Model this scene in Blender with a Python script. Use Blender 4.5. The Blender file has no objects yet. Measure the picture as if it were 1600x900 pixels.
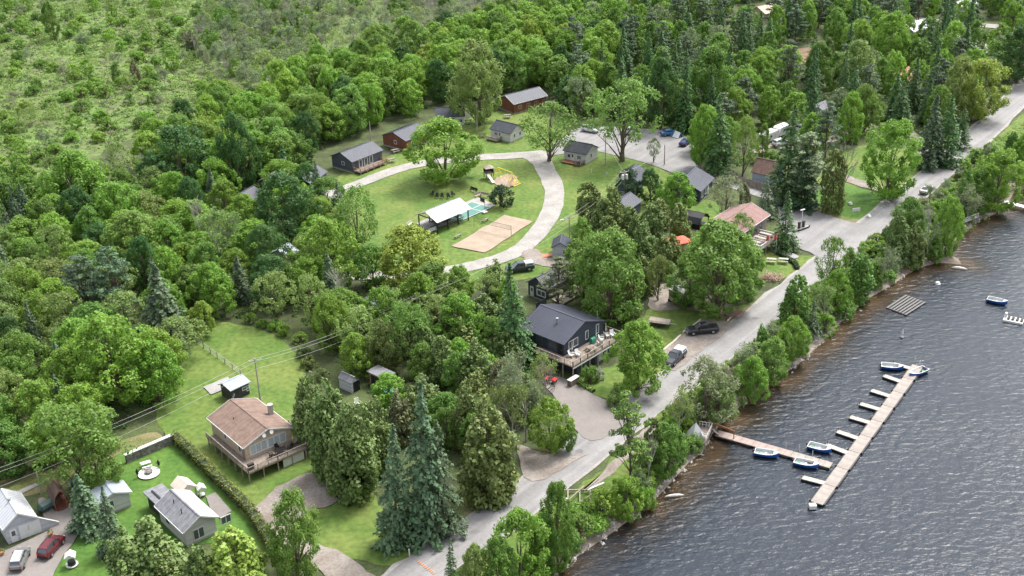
import bpy, math, random
import numpy as np
from mathutils import Vector, Matrix
R_ = math.radians
D = bpy.data
SC = bpy.context.scene
COL = SC.collection
rnd = random.Random(7)

# ------------------------------------------------------------------ camera, world, sun
CAM_H, F_PX, PITCH, ROLL = 106.0, 1950.0, math.atan(950 / 1950), -0.035
cp, sp, cr, sr = math.cos(PITCH), math.sin(PITCH), math.cos(ROLL), math.sin(ROLL)
v_fwd = Vector((0, cp, -sp)); v_dn = Vector((0, -sp, -cp)); v_rt = Vector((1, 0, 0))
c_rt = v_rt * cr - v_dn * sr
c_dn = v_rt * sr + v_dn * cr
cam = D.objects.new('camera', D.cameras.new('camera')); COL.objects.link(cam)
m3 = Matrix((c_rt, -c_dn, -v_fwd)).transposed()
cam.matrix_world = Matrix.Translation((0, 0, CAM_H)) @ m3.to_4x4()
cam.data.sensor_width = 36; cam.data.lens = 36 * F_PX / 1600
cam.data.clip_start = 1; cam.data.clip_end = 9000
SC.camera = cam

SUN_DIR = Vector((0.42, 0.40, 1.0)).normalized()          # towards the sun
sun_el = math.asin(SUN_DIR.z); sun_az = math.atan2(SUN_DIR.x, SUN_DIR.y)
world = D.worlds.new('World'); SC.world = world; world.use_nodes = True
wn = world.node_tree.nodes; wl = world.node_tree.links; wn.clear()
sky = wn.new('ShaderNodeTexSky'); sky.sky_type = 'NISHITA'; sky.sun_disc = False
sky.sun_elevation = sun_el; sky.sun_rotation = sun_az; sky.dust_density = 3.0; sky.air_density = 1.0; sky.ozone_density = 1.0
hs = wn.new('ShaderNodeHueSaturation'); hs.inputs['Saturation'].default_value = 0.3
bg = wn.new('ShaderNodeBackground'); bg.inputs['Strength'].default_value = 0.15
wo = wn.new('ShaderNodeOutputWorld')
wl.new(sky.outputs[0], hs.inputs['Color']); wl.new(hs.outputs[0], bg.inputs[0]); wl.new(bg.outputs[0], wo.inputs[0])
sl = D.lights.new('sun', 'SUN'); sl.energy = 1.8; sl.angle = R_(18); sl.color = (1, 0.96, 0.9)
so = D.objects.new('sun', sl); COL.objects.link(so)
so.rotation_euler = SUN_DIR.to_track_quat('Z', 'Y').to_euler()
SC.view_settings.view_transform = 'Standard'; SC.view_settings.look = 'None'
SC.view_settings.gamma = 1; SC.view_settings.use_curve_mapping = False
SC.view_settings.exposure = 1.52
SC.cycles.max_bounces = 6; SC.cycles.transparent_max_bounces = 12
SC.cycles.caustics_reflective = False; SC.cycles.caustics_refractive = False

WL = -1.3      # water level


def P(x, y, z=0.0):
    """world point at height z that stands where photo point (x, y) shows it"""
    d = c_rt * ((x - 800) / F_PX) + c_dn * ((y - 450) / F_PX) + v_fwd
    t = (z - CAM_H) / d.z
    return Vector((d.x * t, d.y * t, z))


def proj(p):
    q = Vector(p) - Vector((0, 0, CAM_H)); w = q.dot(v_fwd)
    return 800 + F_PX * q.dot(c_rt) / w, 450 + F_PX * q.dot(c_dn) / w


def ppm(p):
    return F_PX / (Vector(p) - Vector((0, 0, CAM_H))).dot(v_fwd)


def height_to(base, ytop):
    lo, hi = 0.0, 60.0
    for _ in range(30):
        m = (lo + hi) / 2
        if proj((base.x, base.y, base.z + m))[1] > ytop: lo = m
        else: hi = m
    return lo


# ------------------------------------------------------------------ materials
def mat(name, col, rough=0.8, var=0.18, scale=1.0, metal=0.0, bump=0.0, col2=None, detail=4, spec=0.4, lines=None, dist=0.0, stretch=None, contrast=(0.35, 0.65)):
    m = D.materials.new(name); m.use_nodes = True
    n = m.node_tree.nodes; l = m.node_tree.links
    b = n['Principled BSDF']
    b.inputs['Roughness'].default_value = rough; b.inputs['Metallic'].default_value = metal
    b.inputs['Specular IOR Level'].default_value = spec
    tc = n.new('ShaderNodeTexCoord'); mp = n.new('ShaderNodeMapping'); l.new(tc.outputs['Object'], mp.inputs[0])
    if stretch: mp.inputs['Scale'].default_value = stretch
    nz = n.new('ShaderNodeTexNoise'); nz.inputs['Scale'].default_value = scale; nz.inputs['Detail'].default_value = detail
    nz.inputs['Distortion'].default_value = dist
    l.new(mp.outputs[0], nz.inputs['Vector'])
    rp = n.new('ShaderNodeValToRGB'); l.new(nz.outputs['Fac'], rp.inputs[0])
    c2 = col2 if col2 else tuple(c * (1 + var) for c in col)
    c1 = col if col2 else tuple(c * (1 - var) for c in col)
    rp.color_ramp.elements[0].position = contrast[0]; rp.color_ramp.elements[1].position = contrast[1]
    rp.color_ramp.elements[0].color = (*c1, 1); rp.color_ramp.elements[1].color = (*c2, 1)
    out = rp.outputs[0]
    nz2 = n.new('ShaderNodeTexNoise'); nz2.inputs['Scale'].default_value = scale * 9; nz2.inputs['Detail'].default_value = 3
    l.new(mp.outputs[0], nz2.inputs['Vector'])
    mx = n.new('ShaderNodeMix'); mx.data_type = 'RGBA'; mx.blend_type = 'MULTIPLY'; mx.inputs[0].default_value = 1
    mr = n.new('ShaderNodeMapRange'); mr.inputs[3].default_value = 1 - var * 0.9; mr.inputs[4].default_value = 1 + var * 0.9
    mr.inputs[1].default_value = 0.3; mr.inputs[2].default_value = 0.7
    l.new(nz2.outputs['Fac'], mr.inputs[0]); l.new(out, mx.inputs[6]); l.new(mr.outputs[0], mx.inputs[7]); out = mx.outputs[2]
    hgt = nz2.outputs['Fac']
    if lines:        # (axis, spacing, darkness): boards, courses, seams
        ax, spg, dk = lines
        sx = n.new('ShaderNodeSeparateXYZ'); l.new(tc.outputs['Object'], sx.inputs[0])
        a = n.new('ShaderNodeMath'); a.operation = 'MULTIPLY'; a.inputs[1].default_value = 1 / spg; l.new(sx.outputs[ax], a.inputs[0])
        f = n.new('ShaderNodeMath'); f.operation = 'FRACT'; l.new(a.outputs[0], f.inputs[0])
        g = n.new('ShaderNodeMath'); g.operation = 'GREATER_THAN'; g.inputs[1].default_value = 0.16; l.new(f.outputs[0], g.inputs[0])
        mr2 = n.new('ShaderNodeMapRange'); mr2.inputs[3].default_value = 1 - dk; mr2.inputs[4].default_value = 1; l.new(g.outputs[0], mr2.inputs[0])
        m2 = n.new('ShaderNodeMix'); m2.data_type = 'RGBA'; m2.blend_type = 'MULTIPLY'; m2.inputs[0].default_value = 1
        l.new(out, m2.inputs[6]); l.new(mr2.outputs[0], m2.inputs[7]); out = m2.outputs[2]
        # each board a tone of its own
        fl = n.new('ShaderNodeMath'); fl.operation = 'FLOOR'; l.new(a.outputs[0], fl.inputs[0])
        wnz = n.new('ShaderNodeTexWhiteNoise'); wnz.noise_dimensions = '1D'; l.new(fl.outputs[0], wnz.inputs['W'])
        mr3 = n.new('ShaderNodeMapRange'); mr3.inputs[3].default_value = 0.88; mr3.inputs[4].default_value = 1.1; l.new(wnz.outputs['Value'], mr3.inputs[0])
        m4 = n.new('ShaderNodeMix'); m4.data_type = 'RGBA'; m4.blend_type = 'MULTIPLY'; m4.inputs[0].default_value = 1
        l.new(out, m4.inputs[6]); l.new(mr3.outputs[0], m4.inputs[7]); out = m4.outputs[2]
    l.new(out, b.inputs['Base Color'])
    if bump:
        bp = n.new('ShaderNodeBump'); bp.inputs['Strength'].default_value = bump; bp.inputs['Distance'].default_value = 0.15
        l.new(hgt, bp.inputs['Height']); l.new(bp.outputs[0], b.inputs['Normal'])
    return m


def streaks(m, ang, f):
    """long worn bands that run along the road"""
    n = m.node_tree.nodes; l = m.node_tree.links; b = n['Principled BSDF']; src = b.inputs['Base Color'].links[0].from_socket
    tc = n.new('ShaderNodeTexCoord'); vr = n.new('ShaderNodeVectorRotate'); vr.rotation_type = 'Z_AXIS'; vr.inputs['Angle'].default_value = -ang; l.new(tc.outputs['Object'], vr.inputs['Vector'])
    mp = n.new('ShaderNodeMapping'); mp.inputs['Scale'].default_value = (.012, .75, 1); l.new(vr.outputs[0], mp.inputs[0])
    nz = n.new('ShaderNodeTexNoise'); nz.inputs['Scale'].default_value = 1; nz.inputs['Detail'].default_value = 4; l.new(mp.outputs[0], nz.inputs['Vector'])
    mr = n.new('ShaderNodeMapRange'); mr.inputs[1].default_value = .35; mr.inputs[2].default_value = .65; mr.inputs[3].default_value = 1 - f; mr.inputs[4].default_value = 1 + f; l.new(nz.outputs['Fac'], mr.inputs[0])
    mx = n.new('ShaderNodeMix'); mx.data_type = 'RGBA'; mx.blend_type = 'MULTIPLY'; mx.inputs[0].default_value = 1; l.new(src, mx.inputs[6]); l.new(mr.outputs[0], mx.inputs[7]); l.new(mx.outputs[2], b.inputs['Base Color'])


def leaf_mat(name, use_obj=True, col=(0.1, 0.18, 0.03), transl=0.45, var=0.35, nscale=0.9):
    m = D.materials.new(name); m.use_nodes = True
    n = m.node_tree.nodes; l = m.node_tree.links; n.clear()
    o = n.new('ShaderNodeOutputMaterial')
    tc = n.new('ShaderNodeTexCoord')
    nz = n.new('ShaderNodeTexNoise'); nz.inputs['Scale'].default_value = nscale; nz.inputs['Detail'].default_value = 5
    l.new(tc.outputs['Object'], nz.inputs['Vector'])
    mr = n.new('ShaderNodeMapRange'); mr.inputs[1].default_value = 0.3; mr.inputs[2].default_value = 0.7
    mr.inputs[3].default_value = 1 - var; mr.inputs[4].default_value = 1 + var * 1.2
    l.new(nz.outputs['Fac'], mr.inputs[0])
    mx = n.new('ShaderNodeMix'); mx.data_type = 'RGBA'; mx.blend_type = 'MULTIPLY'; mx.inputs[0].default_value = 1
    if use_obj:
        oi = n.new('ShaderNodeObjectInfo'); l.new(oi.outputs['Color'], mx.inputs[6])
    else:
        mx.inputs[6].default_value = (*col, 1)
    l.new(mr.outputs[0], mx.inputs[7])
    # warm / cool drift between twigs
    nz2 = n.new('ShaderNodeTexNoise'); nz2.inputs['Scale'].default_value = 3.1; l.new(tc.outputs['Object'], nz2.inputs['Vector'])
    hu = n.new('ShaderNodeHueSaturation')
    mr2 = n.new('ShaderNodeMapRange'); mr2.inputs[1].default_value = 0.3; mr2.inputs[2].default_value = 0.7; mr2.inputs[3].default_value = 0.48; mr2.inputs[4].default_value = 0.515
    l.new(nz2.outputs['Fac'], mr2.inputs[0]); l.new(mr2.outputs[0], hu.inputs['Hue']); l.new(mx.outputs[2], hu.inputs['Color'])
    d = n.new('ShaderNodeBsdfPrincipled'); d.inputs['Roughness'].default_value = 0.55; d.inputs['Specular IOR Level'].default_value = 0.35
    t = n.new('ShaderNodeBsdfTranslucent'); ms = n.new('ShaderNodeMixShader'); ms.inputs[0].default_value = transl
    l.new(hu.outputs[0], d.inputs['Base Color']); l.new(hu.outputs[0], t.inputs[0])
    l.new(d.outputs[0], ms.inputs[1]); l.new(t.outputs[0], ms.inputs[2]); l.new(ms.outputs[0], o.inputs[0])
    return m


M = {}
M['ground'] = mat('forest_floor', (0.035, 0.042, 0.018), 0.95, 0.3, 0.25, bump=0.6, col2=(0.07, 0.095, 0.028), detail=8)
M['marsh'] = mat('marsh_ground', (0.09, 0.105, 0.038), 0.95, 0.35, 0.07, bump=0.8, col2=(0.09, 0.155, 0.03), detail=9, contrast=(0.3, 0.7), dist=0.6)
M['lawn'] = mat('lawn_grass', (0.062, 0.118, 0.016), 0.95, 0.3, 0.12, bump=0.5, col2=(0.115, 0.15, 0.032), detail=9, dist=0.4)
M['lawn_lush'] = mat('lush_lawn', (0.045, 0.11, 0.014), 0.95, 0.24, 0.15, bump=0.5, col2=(0.072, 0.14, 0.02), detail=9, dist=0.4)
M['lawn_dry'] = mat('dry_verge', (0.088, 0.108, 0.028), 0.95, 0.3, 0.4, bump=0.5, col2=(0.176, 0.148, 0.076), detail=8, dist=0.5)
M['road'] = mat('worn_asphalt', (0.178, 0.172, 0.168), 0.9, 0.10, 0.22, bump=0.15, col2=(0.218, 0.211, 0.208), detail=10, stretch=(1, 1, 1))
_d = P(1330, 385) - P(760, 822); streaks(M['road'], math.atan2(_d.y, _d.x), .13)
M['gravel'] = mat('pale_gravel', (0.229, 0.215, 0.196), 0.95, 0.18, 0.35, bump=0.5, col2=(0.289, 0.274, 0.255), detail=10)
M['dirt'] = mat('packed_dirt', (0.164, 0.136, 0.113), 0.95, 0.22, 0.3, bump=0.5, col2=(0.234, 0.207, 0.183), detail=10)
M['sand'] = mat('court_sand', (0.25, 0.193, 0.143), 0.95, 0.12, 0.4, bump=0.3, col2=(0.295, 0.235, 0.178), detail=9)
M['beach'] = mat('wet_sand', (0.136, 0.112, 0.084), 0.9, 0.15, 0.5, bump=0.3, col2=(0.200, 0.164, 0.136), detail=9)
M['concrete'] = mat('concrete', (0.250, 0.242, 0.230), 0.85, 0.12, 0.5, bump=0.1)
M['paver'] = mat('paved_drive', (0.178, 0.159, 0.148), 0.9, 0.08, 0.3, bump=0.1)
M['teal'] = mat('court_teal', (0.081, 0.186, 0.155), 0.7, 0.08, 0.4)
M['white_line'] = mat('white_paint', (0.78, 0.78, 0.76), 0.7, 0.05)
M['orange'] = mat('orange_paint', (0.75, 0.22, 0.05), 0.7, 0.1)
M['bark'] = mat('bark', (0.111, 0.085, 0.064), 0.95, 0.3, 2.0, bump=0.4)
M['deadwood'] = mat('dead_wood', (0.288, 0.264, 0.232), 0.9, 0.2, 2.0)
M['leaf'] = leaf_mat('broad_leaves')
M['needle'] = leaf_mat('needles', transl=0.22, var=0.3, nscale=1.2)
M['shrubs'] = leaf_mat('shrub_leaves', use_obj=False, col=(0.20, 0.31, 0.075), var=0.5, nscale=0.12)
M['reeds'] = leaf_mat('reed_blades', use_obj=False, col=(0.13, 0.20, 0.045), var=0.5, nscale=0.06)
M['darkhedge'] = leaf_mat('dark_hedge', use_obj=False, col=(0.045, 0.085, 0.028))
M['hedge'] = leaf_mat('hedge_leaves', use_obj=False, col=(0.20, 0.23, 0.06), var=0.35, nscale=0.6)
M['white'] = mat('white_trim', (0.52, 0.52, 0.505), 0.5, 0.04)
M['offwhite'] = mat('off_white', (0.496, 0.488, 0.456), 0.6, 0.08)
M['glass'] = mat('window_glass', (0.05, 0.06, 0.075), 0.12, 0.05, spec=0.8)
M['curtain'] = mat('curtained_glass', (0.33, 0.37, 0.38), 0.25, 0.1, 3.0, spec=0.7)
M['black'] = mat('black_paint', (0.012, 0.012, 0.013), 0.35, 0.1)
M['rubber'] = mat('tyre_rubber', (0.02, 0.02, 0.02), 0.9, 0.1)
M['steel'] = mat('grey_steel', (0.360, 0.368, 0.376), 0.4, 0.06, metal=0.6)
M['wood'] = mat('weathered_wood', (0.216, 0.176, 0.144), 0.85, 0.18, 1.5, lines=(0, 0.16, 0.35))
M['wood_y'] = mat('weathered_boards', (0.232, 0.196, 0.164), 0.85, 0.18, 1.5, lines=(1, 0.16, 0.3))
M['woodplain'] = mat('grey_timber', (0.264, 0.224, 0.184), 0.85, 0.18, 2.0)
M['redwood'] = mat('stained_wood', (0.25, 0.105, 0.065), 0.8, 0.15, 2.0)
M['dockwood'] = mat('dock_planks', (0.344, 0.316, 0.279), 0.8, 0.12, 1.2, lines=(1, 0.2, 0.22))
M['dockpink'] = mat('dock_planks_rosy', (0.27, 0.21, 0.185), 0.8, 0.12, 1.2, lines=(0, 0.2, 0.22))
M['stone'] = mat('field_stone', (0.170, 0.157, 0.145), 0.9, 0.45, 2.2, bump=0.8)
M['rock'] = mat('shore_rock', (0.204, 0.191, 0.178), 0.9, 0.3, 0.7, bump=0.5, col2=(0.357, 0.332, 0.315))
M['roof_tan'] = mat('tan_shingles', (0.165, 0.112, 0.088), 0.9, 0.16, 1.1, lines=(1, 0.28, 0.14), stretch=(1, 1, 1))
M['roof_pink'] = mat('rose_shingles', (0.216, 0.132, 0.120), 0.9, 0.10, 1.1, lines=(1, 0.3, 0.06))
M['roof_dark'] = mat('charcoal_shingles', (0.038, 0.042, 0.052), 0.8, 0.2, 1.1)
M['roof_brown'] = mat('brown_shingles', (0.12, 0.075, 0.06), 0.9, 0.2, 1.1, lines=(2, 0.2, 0.15))
M['roof_gshingle'] = mat('grey_shingles', (0.165, 0.165, 0.180), 0.9, 0.18, 1.4, lines=(1, 0.28, 0.12))
M['metal_dark'] = mat('dark_metal_roof', (0.041, 0.045, 0.064), 0.55, 0.08, 0.4, metal=0.0)
M['metal_grey'] = mat('grey_metal_roof', (0.058, 0.063, 0.082), 0.55, 0.08, 0.4, metal=0.0)
M['metal_white'] = mat('white_metal_roof', (0.44, 0.45, 0.47), 0.4, 0.05, 0.4, metal=0.1)
M['roof_lightblue'] = mat('pale_roof', (0.255, 0.293, 0.332), 0.6, 0.08, 0.8)
M['red_roof'] = mat('red_metal_roof', (0.34, 0.115, 0.095), 0.6, 0.08, 0.8)
M['s_beige'] = mat('beige_siding', (0.43, 0.345, 0.25), 0.75, 0.06, 0.6, lines=(2, 0.22, 0.18))
M['s_grey'] = mat('grey_siding', (0.44, 0.43, 0.41), 0.75, 0.05, 0.6, lines=(2, 0.22, 0.15))
M['s_cool'] = mat('cool_grey_siding', (0.36, 0.37, 0.40), 0.75, 0.05, 0.6, lines=(2, 0.22, 0.15))
M['s_navy'] = mat('navy_siding', (0.032, 0.041, 0.059), 0.7, 0.08, 0.6, lines=(2, 0.25, 0.3))
M['s_slate'] = mat('slate_siding', (0.070, 0.081, 0.101), 0.7, 0.08, 0.6, lines=(2, 0.25, 0.3))
M['s_red'] = mat('red_brown_boards', (0.178, 0.064, 0.038), 0.85, 0.15, 0.8, lines=(0, 0.3, 0.3))
M['s_brown'] = mat('grey_brown_siding', (0.23, 0.18, 0.165), 0.85, 0.1, 0.8, lines=(2, 0.25, 0.2))
M['s_bluegrey'] = mat('blue_grey_siding', (0.264, 0.320, 0.376), 0.8, 0.06, 0.8, lines=(0, 0.25, 0.15))
M['s_dark'] = mat('dark_weathered_boards', (0.05, 0.045, 0.045), 0.9, 0.3, 1.5, lines=(0, 0.2, 0.3))
M['brick'] = mat('brown_brick', (0.27, 0.15, 0.105), 0.9, 0.25, 2.2, lines=(2, 0.15, 0.2))
M['foundation'] = mat('foundation', (0.315, 0.300, 0.277), 0.9, 0.12, 1.0)
M['blue_hull'] = mat('blue_hull', (0.015, 0.07, 0.28), 0.3, 0.05)
M['alu'] = mat('boat_inside', (0.42, 0.44, 0.44), 0.45, 0.08, 2.0)
M['green_mat'] = mat('green_seat', (0.10, 0.25, 0.14), 0.7, 0.1)
M['yellow'] = mat('yellow_paint', (0.80, 0.58, 0.03), 0.5, 0.05)
M['red'] = mat('red_paint', (0.55, 0.03, 0.03), 0.4, 0.08)
M['canvas_red'] = mat('red_canvas', (0.576, 0.112, 0.072), 0.8, 0.08)
M['car_red'] = mat('maroon_car_paint', (0.085, 0.004, 0.010), 0.22, 0.03, spec=0.7)
M['car_silver'] = mat('silver_car_paint', (0.20, 0.21, 0.205), 0.28, 0.03, metal=0.4)
M['car_white'] = mat('white_car_paint', (0.55, 0.55, 0.545), 0.3, 0.02)
M['car_black'] = mat('black_car_paint', (0.012, 0.013, 0.018), 0.2, 0.03, spec=0.7)
M['car_grey'] = mat('grey_car_paint', (0.035, 0.04, 0.046), 0.25, 0.03, metal=0.0)
M['car_blue'] = mat('blue_car_paint', (0.02, 0.04, 0.14), 0.25, 0.03, spec=0.7)
M['lamp_red'] = mat('tail_lamp_red', (0.45, 0.01, 0.01), 0.3, 0.02)
M['tarp'] = mat('blue_tarp', (0.04, 0.12, 0.26), 0.6, 0.1)
M['pool'] = mat('turquoise_plastic', (0.12, 0.50, 0.55), 0.5, 0.05)
M['bin_blue'] = mat('blue_plastic', (0.02, 0.07, 0.25), 0.5, 0.05)
M['terracotta'] = mat('terracotta', (0.42, 0.16, 0.09), 0.8, 0.1)
M['greenp'] = mat('green_fabric', (0.03, 0.20, 0.12), 0.7, 0.1)
M['wire'] = mat('cable', (0.33, 0.33, 0.32), 0.6, 0.05)
M['pole'] = mat('pole_wood', (0.30, 0.27, 0.24), 0.9, 0.15, 1.0)


# ------------------------------------------------------------------ mesh helpers
class MB:
    def __init__(s): s.v = []; s.f = []

    def add(s, vs, fs):
        k = len(s.v); s.v.extend([tuple(p) for p in vs]); s.f.extend([tuple(i + k for i in q) for q in fs]); return s

    def box(s, x0, x1, y0, y1, z0, z1, mtx=None):
        vs = [Vector(p) for p in ((x0, y0, z0), (x1, y0, z0), (x1, y1, z0), (x0, y1, z0), (x0, y0, z1), (x1, y0, z1), (x1, y1, z1), (x0, y1, z1))]
        if mtx: vs = [mtx @ p for p in vs]
        return s.add(vs, [(3, 2, 1, 0), (4, 5, 6, 7), (0, 1, 5, 4), (1, 2, 6, 5), (2, 3, 7, 6), (3, 0, 4, 7)])

    def bar(s, a, b, w, h=None):
        h = h or w; a = Vector(a); b = Vector(b); d = b - a; L = d.length
        if L < 1e-5: return s
        q = d.to_track_quat('X', 'Z').to_matrix().to_4x4(); q.translation = a
        return s.box(0, L, -w / 2, w / 2, -h / 2, h / 2, q)

    def tube(s, pts, rad, n=6, cap=True):
        pts = [Vector(p) for p in pts]
        if not hasattr(rad, '__len__'): rad = [rad] * len(pts)
        vs = []; fs = []
        for i, p in enumerate(pts):
            d = (pts[min(i + 1, len(pts) - 1)] - pts[max(i - 1, 0)])
            q = d.to_track_quat('Z', 'Y') if d.length > 1e-6 else Vector((0, 0, 1)).to_track_quat('Z', 'Y')
            for k in range(n):
                a = 2 * math.pi * k / n
                vs.append(p + q @ Vector((math.cos(a) * rad[i], math.sin(a) * rad[i], 0)))
        for i in range(len(pts) - 1):
            for k in range(n):
                fs.append((i * n + k, i * n + (k + 1) % n, (i + 1) * n + (k + 1) % n, (i + 1) * n + k))
        if cap:
            fs.append(tuple(range(n))[::-1]); fs.append(tuple((len(pts) - 1) * n + k for k in range(n)))
        return s.add(vs, fs)

    def cyl(s, x, y, z0, z1, r, n=12, r2=None):
        return s.tube([(x, y, z0), (x, y, z1)], [r, r if r2 is None else r2], n)

    def prism(s, pts, z0, z1):
        n = len(pts)
        a = sum(pts[i][0] * pts[(i + 1) % n][1] - pts[(i + 1) % n][0] * pts[i][1] for i in range(n))
        if a < 0: pts = pts[::-1]
        vs = [(p[0], p[1], z0) for p in pts] + [(p[0], p[1], z1) for p in pts]
        fs = [tuple(range(n))[::-1], tuple(range(n, 2 * n))] + [(i, (i + 1) % n, n + (i + 1) % n, n + i) for i in range(n)]
        return s.add(vs, fs)

    def poly(s, pts): return s.add(pts, [tuple(range(len(pts)))])

    def build(s, name, m, parent=None, smooth=False):
        me = D.meshes.new(name); me.from_pydata(s.v, [], s.f); me.update()
        me.materials.append(M[m] if isinstance(m, str) else m)
        if smooth: me.polygons.foreach_set('use_smooth', [True] * len(me.polygons))
        o = D.objects.new(name, me); COL.objects.link(o)
        if parent: o.parent = parent
        return o


def tag(o, label=None, cat=None, group=None, kind=None):
    if label: o['label'] = label
    if cat: o['category'] = cat
    if group: o['group'] = group
    if kind: o['kind'] = kind
    return o


def thing(name, label, cat, loc=(0, 0, 0), rz=0.0, group=None):
    o = D.objects.new(name, None); COL.objects.link(o); o.location = loc; o.rotation_euler = (0, 0, rz)
    o.empty_display_size = 0.5
    return tag(o, label, cat, group)


KIDS = {}


def copy_tree(o, parent=None):
    c = o.copy(); COL.objects.link(c)
    if parent: c.parent = parent
    for ch in KIDS_of(o): copy_tree(ch, c)
    return c


def KIDS_of(o):
    if o.name not in KIDS: KIDS[o.name] = list(o.children)
    return KIDS[o.name]


# ------------------------------------------------------------------ shoreline, ground, water
SHORE_PX = [(620, 1120), (760, 1010), (820, 950), (868, 905), (905, 868), (950, 838), (998, 803), (1035, 770), (1060, 742), (1078, 722), (1098, 708),
            (1108, 690), (1120, 668), (1145, 648), (1172, 620), (1208, 596), (1245, 572), (1275, 545), (1306, 512), (1335, 485), (1362, 464), (1392, 447),
            (1415, 431), (1438, 418), (1466, 411), (1503, 413), (1498, 404), (1480, 396), (1476, 388), (1488, 374), (1516, 356), (1530, 345), (1556, 334), (1576, 320),
            (1588, 292), (1592, 262), (1612, 236), (1650, 200), (1700, 150), (1760, 80), (1800, 20)]
shore = np.array([P(x, y, WL)[:2] for x, y in SHORE_PX])
first = shore[0] + (shore[0] - shore[1]) * 8; last = shore[-1] + (shore[-1] - shore[-2]) * 30
shore = np.vstack([first, shore, last])


def sdist(X, Y):
    """signed distance to the shoreline, positive on land"""
    p = np.stack([X, Y], -1); best = np.full(X.shape, 1e9)
    for i in range(len(shore) - 1):
        a = shore[i]; b = shore[i + 1]; ab = b - a
        t = np.clip(((p - a) @ ab) / (ab @ ab), 0, 1)
        q = a + t[..., None] * ab; d = np.hypot(*(np.moveaxis(p - q, -1, 0)))
        best = np.minimum(d, best)
    land = np.vstack([shore, [[-9000, 9000]], [[-9000, -9000]]]); ins = np.zeros(X.shape, bool); j = len(land) - 1
    for i in range(len(land)):
        (xi, yi), (xj, yj) = land[i], land[j]
        if yi != yj: ins ^= ((yi > Y) != (yj > Y)) & (X < (xj - xi) * (Y - yi) / (yj - yi) + xi)
        j = i
    return np.where(ins, best, -best)


def zground(X, Y):
    d = sdist(np.asarray(X, float), np.asarray(Y, float))
    t = np.clip(d / 4.5, 0, 1); land = WL - 0.05 + (0.05 - WL) * (t * t * (3 - 2 * t))
    bed = WL - 0.05 - np.clip(-d * 0.22, 0, 7)
    return np.where(d > 0, land, bed)


def gz(p): return float(zground(np.array([p[0]]), np.array([p[1]]))[0])


def grid_sheet(name, xs, ys, zf, m):
    X, Y = np.meshgrid(xs, ys); Z = zf(X, Y)
    v = np.stack([X, Y, Z], -1).reshape(-1, 3); nx, ny = len(xs), len(ys)
    i = np.arange((nx - 1) * (ny - 1)); r, c = divmod(i, nx - 1); k = r * nx + c
    f = np.stack([k, k + 1, k + nx + 1, k + nx], -1)
    me = D.meshes.new(name); me.from_pydata(v.tolist(), [], f.tolist()); me.materials.append(M[m] if isinstance(m, str) else m)
    me.polygons.foreach_set('use_smooth', [True] * len(me.polygons))
    o = D.objects.new(name, me); COL.objects.link(o); o['kind'] = 'structure'
    return o, X, Y


outer = [-6000, -3000, -1500, -900, -600, -420]
xs = np.array(outer + list(np.arange(-300, 330, 1.8)) + [420, 600, 900, 1500, 3000, 6000])
ys = np.array([-3000, -800, -200, 0, 60] + list(np.arange(90, 560, 1.8)) + [620, 700, 900, 1400, 2500, 4500, 8000])
grid_sheet('ground', xs, ys, zground, 'ground')


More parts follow.
